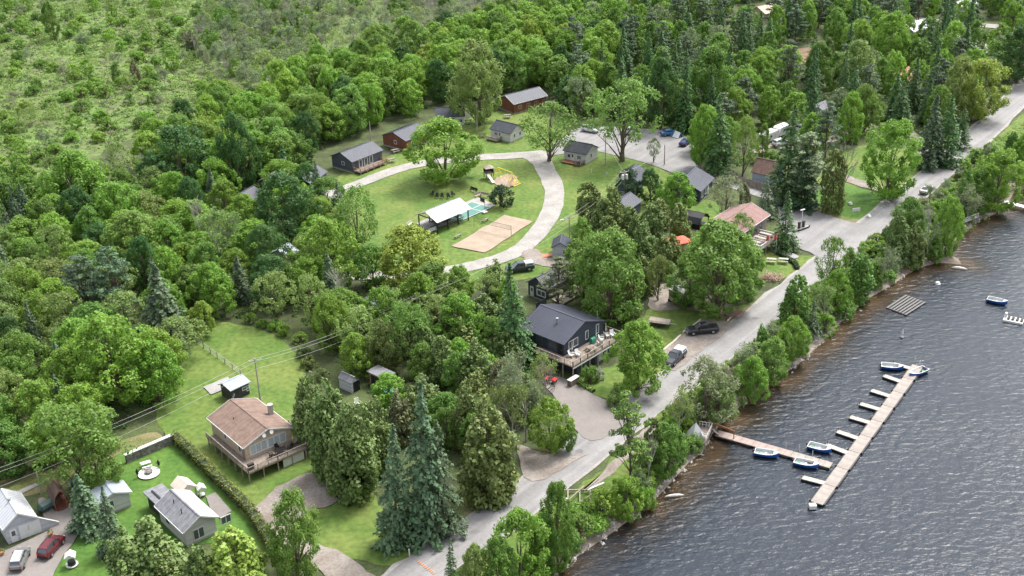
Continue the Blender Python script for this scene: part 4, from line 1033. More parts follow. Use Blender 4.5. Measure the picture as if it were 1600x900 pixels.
# big white roofed pavilion
h = House('picnic_pavilion', 'long open picnic pavilion with a white metal roof on dark posts', (682.9, 347.9), (736.5, 325.3), (648.7, 335.4), 2.9, 1.35, 'white', 'metal_white', -1, .45, seams=.6, nowall=True, cat='pavilion')
W, L = h.W, h.L; n = 4
for i in range(n):
    for xx in (.1, W - .1):
        yy = .1 + (L - .2) * i / (n - 1); MB().box(xx - .1, xx + .1, yy - .1, yy + .1, 0, 2.9).build('post', 'black', h.root)
mb = MB()
for i in range(n):
    yy = .1 + (L - .2) * i / (n - 1); mb.bar((0, yy, 2.92), (W, yy, 2.92), .12, .2); mb.bar((0, yy, 2.95), (W / 2, yy, 4.15), .1, .15); mb.bar((W, yy, 2.95), (W / 2, yy, 4.15), .1, .15)
mb.build('truss', 's_dark', h.root)
PAV = h


# ------------------------------------------------------------------ outdoor furniture and small things
def at(name, label, cat, x, y, rz=0.0, z=None, group=None):
    p = P(x, y, z if z is not None else 0.0)
    if z is None: p.z = gz(p) + (_zc[0] + .004 if gz(p) > -.02 else 0)
    return thing(name, label, cat, p, rz, group)


def pxdir(a, b, z=0.0):
    A = P(*a, z); B = P(*b, z); return math.atan2(B.y - A.y, B.x - A.x)


def picnic_table(label, x, y, rz, m='wood_y', group='picnic tables', z=None, L=1.9, cat='picnic table'):
    r = at('picnic_table', label, cat, x, y, rz, z, group)
    MB().box(-L / 2, L / 2, -.38, .38, .70, .76).build('tabletop', m, r)
    for s in (-1, 1): MB().box(-L / 2, L / 2, s * .75 - .14, s * .75 + .14, .42, .47).build('seat', m, r)
    for s in (-1, 1):
        mb = MB(); xx = s * (L / 2 - .3)
        mb.bar((xx, -.25, .7), (xx, -.75, 0), .09, .05); mb.bar((xx, .25, .7), (xx, .75, 0), .09, .05); mb.bar((xx, -.85, .4), (xx, .85, .4), .09, .05); mb.build('leg', 'woodplain', r)
    return r


ra = pxdir((683, 348), (736, 325))
PT = [('weathered picnic table on the grass beside the slate blue cottage porch', 612, 253.5, .5, 'wood_y'), ('grey picnic table on the grass next to the reddish brown cottage', 618, 239, .5, 'wood_y'),
      ('dark picnic table right of the pale grey cottage at the woods', 732, 193, .2, 's_dark'), ('picnic table on the upper lawn left of the cottage deck', 754, 214.5, .2, 's_dark'),
      ('pale picnic table in front of the long brick building', 793, 184.5, .1, 'wood_y'), ('black picnic table in front of the cottage by the lane junction', 903, 259, .15, 's_dark'),
      ('left of two pale picnic tables on the grass below the store', 1205, 411, -.3, 'dockwood'), ('right of two pale picnic tables on the grass below the store', 1224, 411, -.3, 'dockwood')]
for l_, x, y, a_, m_ in PT: picnic_table(l_, x, y, a_, m_)
inv = PAV.root
for i in range(5):
    q = Matrix.Translation(PAV.o) @ Matrix.Rotation(PAV.rz, 4, 'Z') @ Vector((PAV.W * (.3 if i % 2 else .65), 1.5 + i * PAV.L / 5.6, 0))
    x_, y_ = proj(q)
    picnic_table(('leftmost', 'second from left', 'middle', 'second from right', 'rightmost')[i] + ' dark picnic table in the shade of the white roofed pavilion', x_, y_, ra, 's_dark', 'tables under the pavilion')
q0 = Matrix.Translation(STORE.o) @ Matrix.Rotation(STORE.rz, 4, 'Z')
for i in range(3):
    q = q0 @ Vector((STORE.W + 2.3, .8 + i * 2.3, STORE_ZD)); r = picnic_table(('nearest', 'middle', 'farthest')[i] + ' of three pale picnic tables on the raised store deck', *proj(q), STORE.rz, 'dockwood', 'tables on the store deck', z=STORE_ZD + .004, L=2.6)


def bench(label, x, y, rz, m='wood', back=False, L=1.6, group=None):
    r = at('bench', label, 'bench', x, y, rz, group=group)
    MB().box(-L / 2, L / 2, -.22, .22, .40, .46).build('seat', m, r)
    for s in (-1, 1): MB().box(s * (L / 2 - .2) - .06, s * (L / 2 - .2) + .06, -.2, .2, 0, .4).build('leg', 'woodplain', r)
    if back: MB().box(-L / 2, L / 2, .2, .26, .5, .95).build('backrest', m, r)


bench('wooden bench at the near left side of the sand court', 715, 372, ra, 'wood', L=2.0); bench('wooden bench at the far left side of the sand court', 758, 347, ra, 'wood', L=2.0)
bench('black bench above the teal game court', 740, 300.5, -.75, 'black', True, 2.2); bench('grey bench at the left end of the pavilion', 641, 354, ra + .2, 'offwhite', True, 2.2)
bench('grey slatted bench behind the game court', 747, 308.5, ra, 'woodplain', True, 2.2); bench('grey slatted bench beside the small dark tree by the court', 757, 308.5, -.6, 'woodplain', True, 2.2)
bench('white slatted bench under the pavilion front edge', 677, 364, ra, 'white', True, 2.2)


def chair(label, x, y, rz, m, group, z=None, name='garden_chair', s=1.0):
    r = at(name, label, 'chair', x, y, rz, z, group); r.scale = (s, s, s)
    MB().box(-.3, .3, -.28, .3, .34, .4).build('seat', m, r); MB().add([(-.3, .26, .38), (.3, .26, .38), (.3, .5, 1.0), (-.3, .5, 1.0), (-.3, .31, .38), (.3, .31, .38), (.3, .55, 1.0), (-.3, .55, 1.0)], [(0, 1, 2, 3), (7, 6, 5, 4), (0, 4, 5, 1), (3, 2, 6, 7), (0, 3, 7, 4), (1, 5, 6, 2)]).build('backrest', m, r)
    for sx in (-1, 1):
        MB().box(sx * .34 - .05, sx * .34 + .05, -.3, .35, .55, .6).build('armrest', m, r)
        for yy in (-.26, .28): MB().box(sx * .3 - .04, sx * .3 + .04, yy - .04, yy + .04, 0, .55).build('leg', m, r)
    return r


for i, (x, y) in enumerate(((675, 307), (682.5, 310), (691, 310.5), (701, 310.5), (708, 307.5))):
    chair(('leftmost', 'second from left', 'middle', 'second from right', 'rightmost')[i] + ' black garden chair in the row on the lawn behind the pavilion', x, y, -.6 + i * .3, 'black', 'black chairs on the lawn')
# deck furniture on the blue house
bm_ = Matrix.Translation(BLUE.o) @ Matrix.Rotation(BLUE.rz, 4, 'Z')
def on_deck(u, v, z=2.8): q = bm_ @ Vector((u, v, z)); return proj(q)
zdk = 2.804
for i, (u, v, a_, l_) in enumerate(((.6, -1.2, .3, 'white deck chair at the near corner of the big blue house deck'), (1.5, -1.9, -.2, 'white lounge chair beside the dining table on the blue house deck'), (7.0, -2.2, 2.6, 'white chair right of the brown table on the blue house deck'), (8.2, -1.6, .5, 'white chair beside the green grill cover'), (9.8, -1.5, 1.2, 'white chair at the far end of the blue house deck'), (10.6, -2.1, -.5, 'white chair beside the far end deck railing'))):
    x, y = on_deck(u, v); chair(l_, x, y, BLUE.rz + a_, 'white', 'white chairs on the deck', zdk, 'deck_chair', 1.15)
x, y = on_deck(4.4, -2.2); picnic_table('brown square patio table in the middle of the blue house deck', x, y, BLUE.rz, 'wood', None, zdk, 1.5, 'table')


def parasol(label, x, y, z, col, closed=True, h=2.4, r0=1.4):
    r = at('parasol', label, 'parasol', x, y, 0, z); MB().cyl(0, 0, 0, h, .03, 8).build('pole', 'white', r); MB().cyl(0, 0, 0, .08, .28, 12).build('base', 'white', r)
    if closed: MB().tube([(0, 0, h * .45), (0, 0, h * .6), (0, 0, h + .05)], [.13, .1, .03], 8).build('canopy', col, r)
    else: MB().tube([(0, 0, h - .45), (0, 0, h)], [r0, .04], 8).build('canopy', col, r)


x, y = on_deck(1.2, -.8); parasol('closed white parasol at the near end of the deck', x, y, zdk, 'white')
x, y = on_deck(7.4, -1.0); parasol('closed pale green parasol beside the grill on the deck', x, y, zdk, mat('pale_green', (.35, .55, .45), .7, .05))
x, y = on_deck(10.2, -.9); parasol('closed grey parasol at the far end of the deck', x, y, zdk, 'offwhite')
x, y = on_deck(6.6, -.9); r = at('grill', 'barbecue under a green cover on the blue house deck', 'grill', x, y, BLUE.rz, zdk)
MB().box(-.5, .5, -.3, .3, .1, .85).build('cover', 'greenp', r); MB().tube([(-.5, 0, .88), (.5, 0, .88)], .28, 10).build('lid', 'greenp', r)
# tan house deck furniture
tm = Matrix.Translation(TAN.o) @ Matrix.Rotation(TAN.rz, 4, 'Z')
def on_tan(u, v, z=1.85): return proj(tm @ Vector((u, v, z)))
x, y = on_tan(TAN.W * .62, -1.9); r = at('patio_table', 'black patio table on the tan house deck', 'table', x, y, TAN.rz, 1.854)
MB().box(-.9, .9, -.5, .5, .68, .74).build('tabletop', 'black', r)
for sx in (-1, 1):
    for sy in (-1, 1): MB().box(sx * .8 - .03, sx * .8 + .03, sy * .4 - .03, sy * .4 + .03, 0, .68).build('leg', 'black', r)
for u, v, a_, l_ in ((.42, -1.9, 1.57, 'left of'), (.82, -1.9, -1.57, 'right of'), (.62, -.9, 0, 'behind')):
    x, y = on_tan(TAN.W * u, v); chair('black chair ' + l_ + ' the patio table on the tan house deck', x, y, TAN.rz + a_, 'black', 'black chairs on the tan deck', 1.854, 'deck_chair')
x, y = on_tan(-.6, -2.6); r = at('barrel_grill', 'black barbecue at the near corner of the tan house deck', 'grill', x, y, TAN.rz, 1.854); MB().tube([(-.45, 0, .8), (.45, 0, .8)], .3, 12).build('lid', 'black', r); MB().box(-.4, .4, -.22, .22, 0, .55).build('cart', 'black', r)
x, y = on_tan(TAN.W - .4, -1.2); chair('tan wooden armchair at the far right corner of the tan house deck', x, y, TAN.rz - 1.2, 'wood', None, 1.854, 'deck_chair', 1.3)

# red canopy, bins, white tables by the black shelter
r = at('garden_canopy', 'large red fabric canopy among the cedars', 'canopy', 1060, 391, .4)
mb = MB(); n = 4
for a, b, c in (((-2.2, -1.8), (2.2, -1.8), 0), ((2.2, -1.8), (2.2, 1.8), 0), ((2.2, 1.8), (-2.2, 1.8), 0), ((-2.2, 1.8), (-2.2, -1.8), 0)):
    mb.add([(*a, 2.0), (*b, 2.0), (0, 0, 2.9), (*a, 1.75), (*b, 1.75)], [(0, 1, 2), (3, 4, 1, 0)])
mb.build('canopy', 'canvas_red', r)
for sx in (-1, 1):
    for sy in (-1, 1): MB().box(sx * 2.15 - .03, sx * 2.15 + .03, sy * 1.75 - .03, sy * 1.75 + .03, 0, 2.0).build('post', 'white', r)
parasol('open red parasol glimpsed between the cedars', 1017, 390, None, 'canvas_red', False, 2.4, 1.5)
bins = [('leftmost', 'black'), ('second from left', 'black'), ('third from left', 'bin_blue'), ('rightmost', 'bin_blue')]
for i, (w_, m_) in enumerate(bins):
    r = at('wheeled_bin', w_ + ' of four wheeled bins beside the red canopy', 'bin', 1056 + i * 5.2, 369 - i * 1.8, .2, group='wheeled bins')
    MB().add([(-.22, -.25, 0), (.22, -.25, 0), (.22, .25, 0), (-.22, .25, 0), (-.3, -.36, 1.0), (.3, -.36, 1.0), (.3, .36, 1.0), (-.3, .36, 1.0)], [(3, 2, 1, 0), (4, 5, 6, 7), (0, 1, 5, 4), (1, 2, 6, 5), (2, 3, 7, 6), (3, 0, 4, 7)]).build('body', m_, r)
    MB().box(-.32, .32, -.38, .38, 1.0, 1.08).build('lid', m_, r)
    for sx in (-1, 1): MB().tube([(sx * .24, .3, .12), (sx * .3, .3, .12)], .12, 10).build('wheel', 'rubber', r)
for i, (x, y) in enumerate(((1057, 349), (1061.5, 350), (1068, 353))):
    chair(('left', 'middle', 'right')[i] + ' white plastic chair in front of the black shelter', x, y, i * .8, 'white', 'white plastic chairs', None, 'plastic_chair', 1.2)

# play equipment
r = at('swing_set', 'yellow metal swing set on the sandy patch', 'swing', 789, 283, pxdir((781, 281), (797, 287)))
ax = 2.6
for s in (-1, 1):
    mb = MB(); mb.tube([(s * ax, -1.5, 0), (s * ax, 0, 2.6)], .07, 6).tube([(s * ax, 1.5, 0), (s * ax, 0, 2.6)], .07, 6).tube([(s * ax, -.8, 1.2), (s * ax, .8, 1.2)], .05, 6); mb.build('side_frame', 'yellow', r)
MB().tube([(-ax, 0, 2.6), (ax, 0, 2.6)], .08, 6).build('top_bar', 'yellow', r)
for xx in (-1.5, 0, 1.5):
    sw = MB().tube([(xx - .22, 0, 2.6), (xx - .22, .1, .55)], .02, 4).tube([(xx + .22, 0, 2.6), (xx + .22, .1, .55)], .02, 4).box(xx - .25, xx + .25, 0, .2, .5, .55).build('swing_seat', 'yellow', r)
r = at('climbing_frame', 'yellow triangular climbing frame with slide beside the swing set', 'play frame', 803, 289, .9)
mb = MB()
for a, b in (((-1.2, -1, 0), (0, 0, 2.1)), ((1.2, -1, 0), (0, 0, 2.1)), ((0, 1.3, 0), (0, 0, 2.1)), ((-1.2, -1, 0), (1.2, -1, 0)), ((1.2, -1, 0), (0, 1.3, 0)), ((0, 1.3, 0), (-1.2, -1, 0)), ((-.6, -.5, 1.05), (.6, -.5, 1.05))): mb.tube([a, b], .07, 6)
mb.build('frame', 'yellow', r); MB().bar((0, 0, 1.6), (-2.6, -.4, .1), .5, .08).build('slide', 'sand', r)
r = at('play_tower', 'grey wooden play tower with a pale slide under the big lawn tree', 'play tower', 764, 279, .3)
for sx in (-1, 1):
    for sy in (-1, 1): MB().box(sx * .9 - .07, sx * .9 + .07, sy * .9 - .07, sy * .9 + .07, 0, 2.6).build('post', 's_dark', r)
MB().box(-1, 1, -1, 1, 1.3, 1.42).build('platform', 'woodplain', r); MB().box(-1, 1, .88, .96, 1.4, 2.2).box(.88, .96, -1, .88, 1.4, 2.2).build('side_panel', 's_dark', r)
MB().add([(-1.1, -1.1, 2.6), (1.1, -1.1, 2.6), (1.1, 1.1, 2.6), (-1.1, 1.1, 2.6), (0, 0, 3.3)], [(0, 1, 4), (1, 2, 4), (2, 3, 4), (3, 0, 4), (3, 2, 1, 0)]).build('roof', 'woodplain', r)
MB().bar((-.6, -1, 1.4), (-.1, -4.0, .15), .6, .1).build('slide', 'offwhite', r)
# volleyball net
a, b = P(741, 357), P(799, 371); d = (b - a); Ln = d.length; r = thing('volleyball_net', 'dark volleyball net strung across the sand court between two posts', 'net', (a.x, a.y, _zc[0]), math.atan2(d.y, d.x))
for xx in (0, Ln): MB().cyl(xx, 0, 0, 2.5, .06, 8).build('post', 'woodplain', r)
mb = MB(); mb.bar((0, 0, 2.4), (Ln, 0, 2.4), .05).bar((0, 0, 1.5), (Ln, 0, 1.5), .04)
for i in range(1, 40): mb.bar((Ln * i / 40, 0, 1.5), (Ln * i / 40, 0, 2.4), .012)
for i in range(1, 5): mb.bar((0, 0, 1.5 + .18 * i), (Ln, 0, 1.5 + .18 * i), .012)
mb.build('mesh', 'black', r)
# hoop
r = at('basketball_hoop', 'basketball hoop with a black backboard at the edge of the teal court', 'hoop', 757, 333.5, pxdir((757, 333), (735, 341)))
MB().box(-.6, .5, -.5, .5, 0, .25).build('base', 'offwhite', r); MB().tube([(-.2, 0, .2), (-.2, 0, 2.4), (.4, 0, 3.0)], .06, 8).build('pole', 'black', r); MB().box(.4, .45, -.75, .75, 2.6, 3.6).build('backboard', 'black', r)
MB().tube([(.5 + .23 + .23 * math.cos(t), .23 * math.sin(t), 2.85) for t in [k * math.pi / 5 for k in range(11)]], .02, 4).build('rim', 'orange', r)
# flag
r = at('flagpole', 'white pole flying a red and white maple leaf flag below the store deck', 'flagpole', 1212, 396, 0)
MB().cyl(0, 0, 0, 4.2, .05, 8).build('pole', 'white', r)
def wavy(x0, x1, name, m, dz=0.0):
    mb = MB(); k = 6
    for side, yy in ((0, 0), (1, .02)):
        vs = [(x0 + (x1 - x0) * i / k, .12 * math.sin(3.2 * (x0 + (x1 - x0) * i / k)) + yy, z - .25 * abs(x0 + (x1 - x0) * i / k)) for i in range(k + 1) for z in (3.0, 4.1)]
        mb.add(vs, [(2 * i, 2 * i + 2, 2 * i + 3, 2 * i + 1) if side == 0 else (2 * i + 1, 2 * i + 3, 2 * i + 2, 2 * i) for i in range(k)])
    return mb.build(name, m, r)
fl = wavy(-.05, -.55, 'flag', 'red'); 
w2 = wavy(-.55, -1.55, 'flag', 'white'); w3 = wavy(-1.55, -2.05, 'flag', 'red')
leafp = [(0, .45), (.1, .28), (.2, .32), (.17, .12), (.36, .2), (.32, .08), (.4, .02), (.2, -.14), (.23, -.22), (.03, -.2), (.02, -.42), (-.02, -.42), (-.03, -.2), (-.23, -.22), (-.2, -.14), (-.4, .02), (-.32, .08), (-.36, .2), (-.17, .12), (-.2, .32), (-.1, .28)]
for yy, rev in ((-.03, 0), (.05, 1)):
    q = [(-1.05 + x_ * .8, .12 * math.sin(3.2 * -1.05) + yy + x_ * .8 * .12 * 3.2 * math.cos(3.2 * -1.05), 3.3 + z_ * .9) for x_, z_ in leafp]
    MB().poly(q).build('maple_leaf', 'red', r)
# pump island
r = at('pump_island', 'kerbed island with two dark fuel pumps and a white lamp post on the paved lot', 'pump island', 1252, 358.5, pxdir((1243, 361), (1261, 355)))
mb = MB(); mb.prism([(1.6 * math.cos(t) * 1.0 + (.8 if math.cos(t) > 0 else -.8), .7 * math.sin(t)) for t in [k * math.pi / 8 for k in range(16)]], 0, .18).build('kerb', 'black', r)
MB().prism([(1.35 * math.cos(t) + (.8 if math.cos(t) > 0 else -.8), .5 * math.sin(t)) for t in [k * math.pi / 8 for k in range(16)]], .18, .22).build('island_top', 'concrete', r)
for xx in (-.7, .55): MB().box(xx - .22, xx + .22, -.2, .2, .2, 1.5).box(xx - .26, xx + .26, -.24, .24, 1.3, 1.6).build('pump', 's_dark', r)
lp = MB().cyl(0, 0, .2, 4.2, .07, 8).build('lamp_post', 'white', r); MB().box(-.6, .6, -.15, .15, 4.2, 4.32).build('lamp_head', 'white', lp)


# ------------------------------------------------------------------ vehicles
def loft(stations, m, name, parent, ring):
    """stations: list of x; ring(x) -> list of (y, z)"""
    vs = []; rings = [ring(i) for i in range(len(stations))]; n = len(rings[0])
    for x, rg in zip(stations, rings): vs += [(x, y, z) for y, z in rg]
    fs = [(i * n + k, i * n + (k + 1) % n, (i + 1) * n + (k + 1) % n, (i + 1) * n + k) for i in range(len(stations) - 1) for k in range(n)]
    fs += [tuple(range(n))[::-1], tuple((len(stations) - 1) * n + k for k in range(n))]
    mb = MB(); mb.add(vs, fs); o = mb.build(name, m, parent); return o


def vehicle(kind, label, x, y, rz, paint, cap=None, group=None, cat=None, name=None, z=None):
    nm = dict(suv='parked_car', sedan='parked_car', pickup='pickup_truck', van='parked_van')[kind]
    r = at(name or nm, label, cat or dict(suv='car', sedan='car', pickup='pickup truck', van='van')[kind], x, y, rz, z, group)
    r.location.z = _zc[0] + .02
    if kind == 'pickup':
        Lh, w = 2.9, 1.0; st = [-2.9, -2.8, -1.2, -.55, .9, 1.5, 2.6, 2.9]; top = [.98, 1.12, 1.12, 1.1, 1.1, 1.12, 1.0, .75]
        cab = [(-.95, 1.1, .78), (-.75, 1.75, .68), (.45, 1.8, .68), (1.25, 1.12, .8)]
    elif kind == 'sedan':
        Lh, w = 2.3, .88; st = [-2.3, -2.2, -1.5, -.5, .7, 1.3, 2.1, 2.3]; top = [.75, .95, .98, .95, .92, .9, .75, .55]
        cab = [(-1.65, .95, .68), (-.9, 1.38, .58), (.3, 1.42, .58), (1.1, .92, .7)]
    else:
        Lh, w = 2.35, .94; st = [-2.35, -2.25, -1.5, -.5, .6, 1.2, 2.15, 2.35]; top = [.9, 1.08, 1.08, 1.05, 1.04, 1.02, .88, .6]
        cab = [(-2.2, 1.06, .76), (-1.85, 1.62, .64), (.25, 1.70, .64), (1.2, 1.02, .76)]
    wd = [w * .86, w * .96, w, w, w, w, w * .95, w * .82]
    body = loft(st, paint, 'body', r, lambda i: [(-wd[i] * .93, .28), (-wd[i], .55), (-wd[i] * .98, top[i] * .85), (-wd[i] * .88, top[i]), (wd[i] * .88, top[i]), (wd[i] * .98, top[i] * .85), (wd[i], .55), (wd[i] * .93, .28)])
    loft([c[0] for c in cab], 'black' if paint == 'car_black' else 'glass', 'windows', r, lambda i: [(-cab[i][2] - (.06 if i in (1, 2) else 0), 1.0 if i in (0, 3) else 1.0), (-cab[i][2], cab[i][1]), (cab[i][2], cab[i][1]), (cab[i][2] + (.06 if i in (1, 2) else 0), 1.0)])
    rz_ = cab[1][1]; MB().add([(cab[1][0] - .12, -cab[1][2] - .02, rz_ - .05), (cab[2][0] + .1, -cab[2][2] - .02, cab[2][1] - .05), (cab[2][0] + .1, cab[2][2] + .02, cab[2][1] - .05), (cab[1][0] - .12, cab[1][2] + .02, rz_ - .05),
              (cab[1][0] - .05, -cab[1][2] + .05, rz_ + .05), (cab[2][0], -cab[2][2] + .05, cab[2][1] + .05), (cab[2][0], cab[2][2] - .05, cab[2][1] + .05), (cab[1][0] - .05, cab[1][2] - .05, rz_ + .05)], [(3, 2, 1, 0), (4, 5, 6, 7), (0, 1, 5, 4), (1, 2, 6, 5), (2, 3, 7, 6), (3, 0, 4, 7)]).build('roof', cap if cap and kind != 'pickup' else paint, r)
    pil = MB()
    for s in (-1, 1):
        pil.bar((cab[3][0], s * cab[3][2], cab[3][1]), (cab[2][0] + .05, s * (cab[2][2]), cab[2][1]), .07); pil.bar((cab[0][0], s * cab[0][2], cab[0][1]), (cab[1][0] - .05, s * cab[1][2], cab[1][1]), .1)
        pil.bar((-.25, s * (w * .82), 1.05), (-.25, s * cab[1][2], 1.68 if kind != 'sedan' else 1.38), .07)
    pil.build('pillar', paint, r)
    wx = (-1.75, 1.85) if kind == 'pickup' else (-1.42, 1.42); wr = .4 if kind == 'pickup' else .34
    for xx in wx:
        for s in (-1, 1):
            wh = MB().tube([(xx, s * (w - .2), wr), (xx, s * (w + .03), wr)], wr, 14).build('wheel', 'rubber', r); MB().tube([(xx, s * (w + .02), wr), (xx, s * (w + .05), wr)], wr * .6, 10).build('rim', 'steel', wh)
    for s in (-1, 1):
        MB().box(st[-1] - .16, st[-1] + .01, s * w * .62 - .18, s * w * .62 + .18, .62, .76).build('headlight', 'white', r)
        MB().box(st[0] - .02, st[0] + .12, s * w * .74 - .1, s * w * .74 + .1, .7, .95).build('tail_light', 'lamp_red', r)
        MB().box(.75, .9, s * (w + .1) - .1, s * (w + .1) + .1, 1.02, 1.2).build('wing_mirror', paint, r)
    MB().box(st[-1] - .05, st[-1] + .05, -w * .8, w * .8, .32, .5).box(st[0] - .06, st[0] + .05, -w * .8, w * .8, .35, .52).build('bumper', 'black' if kind != 'pickup' else 'steel', r)
    if kind == 'pickup' and not cap: MB().box(-2.75, -1.0, -.78, .78, 1.1, 1.135).build('bed_cover', 'black', r)
    if kind == 'pickup' and cap:
        loft([-2.85, -2.7, -1.05, -.98], cap, 'bed_cap', r, lambda i: [(-.9, 1.1), (-.78, 1.66 if i in (1, 2) else 1.5), (.78, 1.66 if i in (1, 2) else 1.5), (.9, 1.1)])
        for s in (-1, 1): MB().box(-2.5, -1.3, s * .875 - .02, s * .875 + .02, 1.22, 1.45).build('cap_window', 'glass', r)
    if kind == 'suv':
        for s in (-1, 1): MB().bar((-1.7, s * .6, 1.74), (.2, s * .6, 1.78), .05).build('roof_rail', 'black', r)
    return r


vehicle('pickup', 'black crew cab pickup parked on the dirt pull-off by the road', 1097, 521, pxdir((1097, 521), (1076, 523)), 'car_black')
vehicle('pickup', 'grey pickup with a white bed cap parked at the road edge', 1054, 565, pxdir((1062, 556), (1044, 572)), 'car_grey', cap='car_white')
vehicle('pickup', 'dark grey pickup parked on the grass behind the tall dark spruce', 812, 424, pxdir((820, 424), (800, 427)), 'car_grey', cap='alu')
vehicle('suv', 'white suv parked at the far left of the upper gravel lot', 922, 206.5, pxdir((910, 204), (934, 208)), 'car_white')
vehicle('suv', 'white car parked behind the trunk of the wide lawn tree', 983, 210, 2.9, 'car_white')
vehicle('sedan', 'small dark blue car at the right end of the gravel lot', 1071, 226.5, pxdir((1067, 229), (1076, 223)), 'car_blue')
vehicle('suv', 'maroon suv on the paved drive in front of the garage', 82, 861, pxdir((72, 873), (94, 848)), 'car_red')
vehicle('suv', 'silver suv with a white roof on the paved drive nearest the garage side door', 33, 880, pxdir((27, 892), (37, 868)), 'car_silver', cap='offwhite')
vehicle('suv', 'white car beside the campers behind the brown roofed shed', 1220, 228, .5, 'car_white')
vehicle('van', 'white van parked right of the tall spruce near the campers', 1249, 206, 2.2, 'car_white')
vehicle('pickup', 'pale pickup parked near the top edge left of the tan roofed barn', 1158, 31, .4, 'car_white'); vehicle('van', 'white van parked right under the tan roofed barn at the top', 1192, 27, 2.6, 'car_white')
vehicle('sedan', 'white car on the roadside lot beyond the big maple', 1447, 301, .9, 'car_white')
vehicle('sedan', 'dark car half hidden behind the cottage at the lane junction', 1046, 212, .2, 'tarp')


def camper(label, x, y, rz, L=5.5):
    r = at('camper', label, 'camper', x, y, rz, group='campers')
    prof = [(-L / 2, .5), (L / 2 - .3, .5), (L / 2, .9), (L / 2 - .1, 2.2), (L / 2 - .6, 2.65), (-L / 2 + .5, 2.65), (-L / 2, 2.3)]
    n = len(prof); vs = [(p[0], s * 1.15, p[1]) for s in (-1, 1) for p in prof]
    MB().add(vs, [tuple(range(n)), tuple(range(n, 2 * n))[::-1]] + [(i, i + n, (i + 1) % n + n, (i + 1) % n) for i in range(n)]).build('body', 'car_white', r)
    for s in (-1, 1):
        MB().box(-1.2, -.2, s * 1.15 - .02, s * 1.15 + .02, 1.4, 2.0).build('window', 'glass', r); MB().box(.6, 1.2, s * 1.15 - .03, s * 1.15 + .03, .6, 2.3).build('door', 'offwhite', r)
        MB().tube([(0, s * 1.0, .34), (0, s * 1.17, .34)], .34, 12).build('wheel', 'rubber', r)
    MB().bar((L / 2 - .3, 0, .5), (L / 2 + 1.0, 0, .45), .1).build('tow_bar', 'black', r)
    MB().box(-.5, .4, -.4, .4, 2.65, 2.9).build('roof_vent', 'offwhite', r)


camper('white camping trailer with a grey arched roof at the edge of the dark firs', 1201, 222, pxdir((1190, 225), (1212, 216)), 5.5)
camper('white camping trailer standing behind the arched one, half behind the spruce', 1222, 212, pxdir((1190, 225), (1212, 216)), 5)
camper('white camping trailer behind the pale pine', 1265, 226, .3, 5)


def boat(label, stern, bow, z=WL, hull='blue_hull', seat='alu', group=None, L=None, windscreen=True):
    a = P(*stern, z); b = P(*bow, z); d = b - a; Lb = L or max(3.6, min(4.8, d.length)); c = a.lerp(b, .5)
    r = thing('motor_boat', label, 'boat', (c.x, c.y, z), math.atan2(d.y, d.x), group)
    st = [-Lb / 2, -Lb * .25, 0, Lb * .22, Lb * .38, Lb / 2]; hw = [.78, .84, .84, .70, .42, .04]; ht = [.72, .72, .74, .80, .90, 1.02]; kz = [-.12, -.14, -.14, -.12, -.02, .30]
    n = len(st)
    def rows(o, i): w = hw[i] - o; return [(st[i] - (o if i == n - 1 else 0), -max(w, .01), ht[i] - (0 if o == 0 else .0)), (st[i], -max(w * .82, .008), ht[i] * .35 + (.05 if o else 0)), (st[i], 0, kz[i] + o * 2.2), (st[i], max(w * .82, .008), ht[i] * .35 + (.05 if o else 0)), (st[i] - (o if i == n - 1 else 0), max(w, .01), ht[i])]
    vs = []; [vs.extend(rows(0, i)) for i in range(n)]
    fs = [(i * 5 + k, (i + 1) * 5 + k, (i + 1) * 5 + k + 1, i * 5 + k + 1) for i in range(n - 1) for k in range(4)] + [(4, 3, 2, 1, 0)]
    # lower hull blue, a white band under the gunwale
    hb = MB(); hb.add(vs, fs); ho = hb.build('hull', hull, r)
    mb = MB(); vi = []; [vi.extend(rows(.07, i)) for i in range(n)]
    mb.add(vi, [(i * 5 + k + 1, (i + 1) * 5 + k + 1, (i + 1) * 5 + k, i * 5 + k) for i in range(n - 1) for k in range(4)] + [(0, 1, 2, 3, 4)])
    mb.build('inner_hull', seat, r)
    g_ = MB()
    for s in (-1, 1):
        for i in range(n - 1):
            g_.bar((st[i], s * (hw[i] - .03), ht[i] + .02), (st[i + 1], s * (hw[i + 1] - .03), ht[i + 1] + .02), .10, .07)
    g_.bar((st[0], -hw[0], ht[0]), (st[0], hw[0], ht[0]), .1, .08); g_.add([(st[3] + .2, -hw[3] + .15, ht[3] + .02), (st[3] + .2, hw[3] - .15, ht[3] + .02), (st[4], hw[4], ht[4] + .02), (st[5], 0, ht[5] + .02), (st[4], -hw[4], ht[4] + .02)], [(0, 1, 2, 3, 4)])
    g_.build('gunwale', 'white', r)
    for i, xx in enumerate((-Lb * .33, -Lb * .05, Lb * .2)):
        MB().box(xx - .15, xx + .15, -.68 + .1 * i * .8, .68 - .1 * i * .8, .30, .36).build('bench_seat', 'green_mat' if i == 0 else 'alu', r)
    m_ = MB(); m_.box(-Lb / 2 - .32, -Lb / 2 - .02, -.16, .16, .45, .85).box(-Lb / 2 - .22, -Lb / 2 - .1, -.06, .06, -.3, .5); m_.build('outboard_motor', 'black', r)
    return r


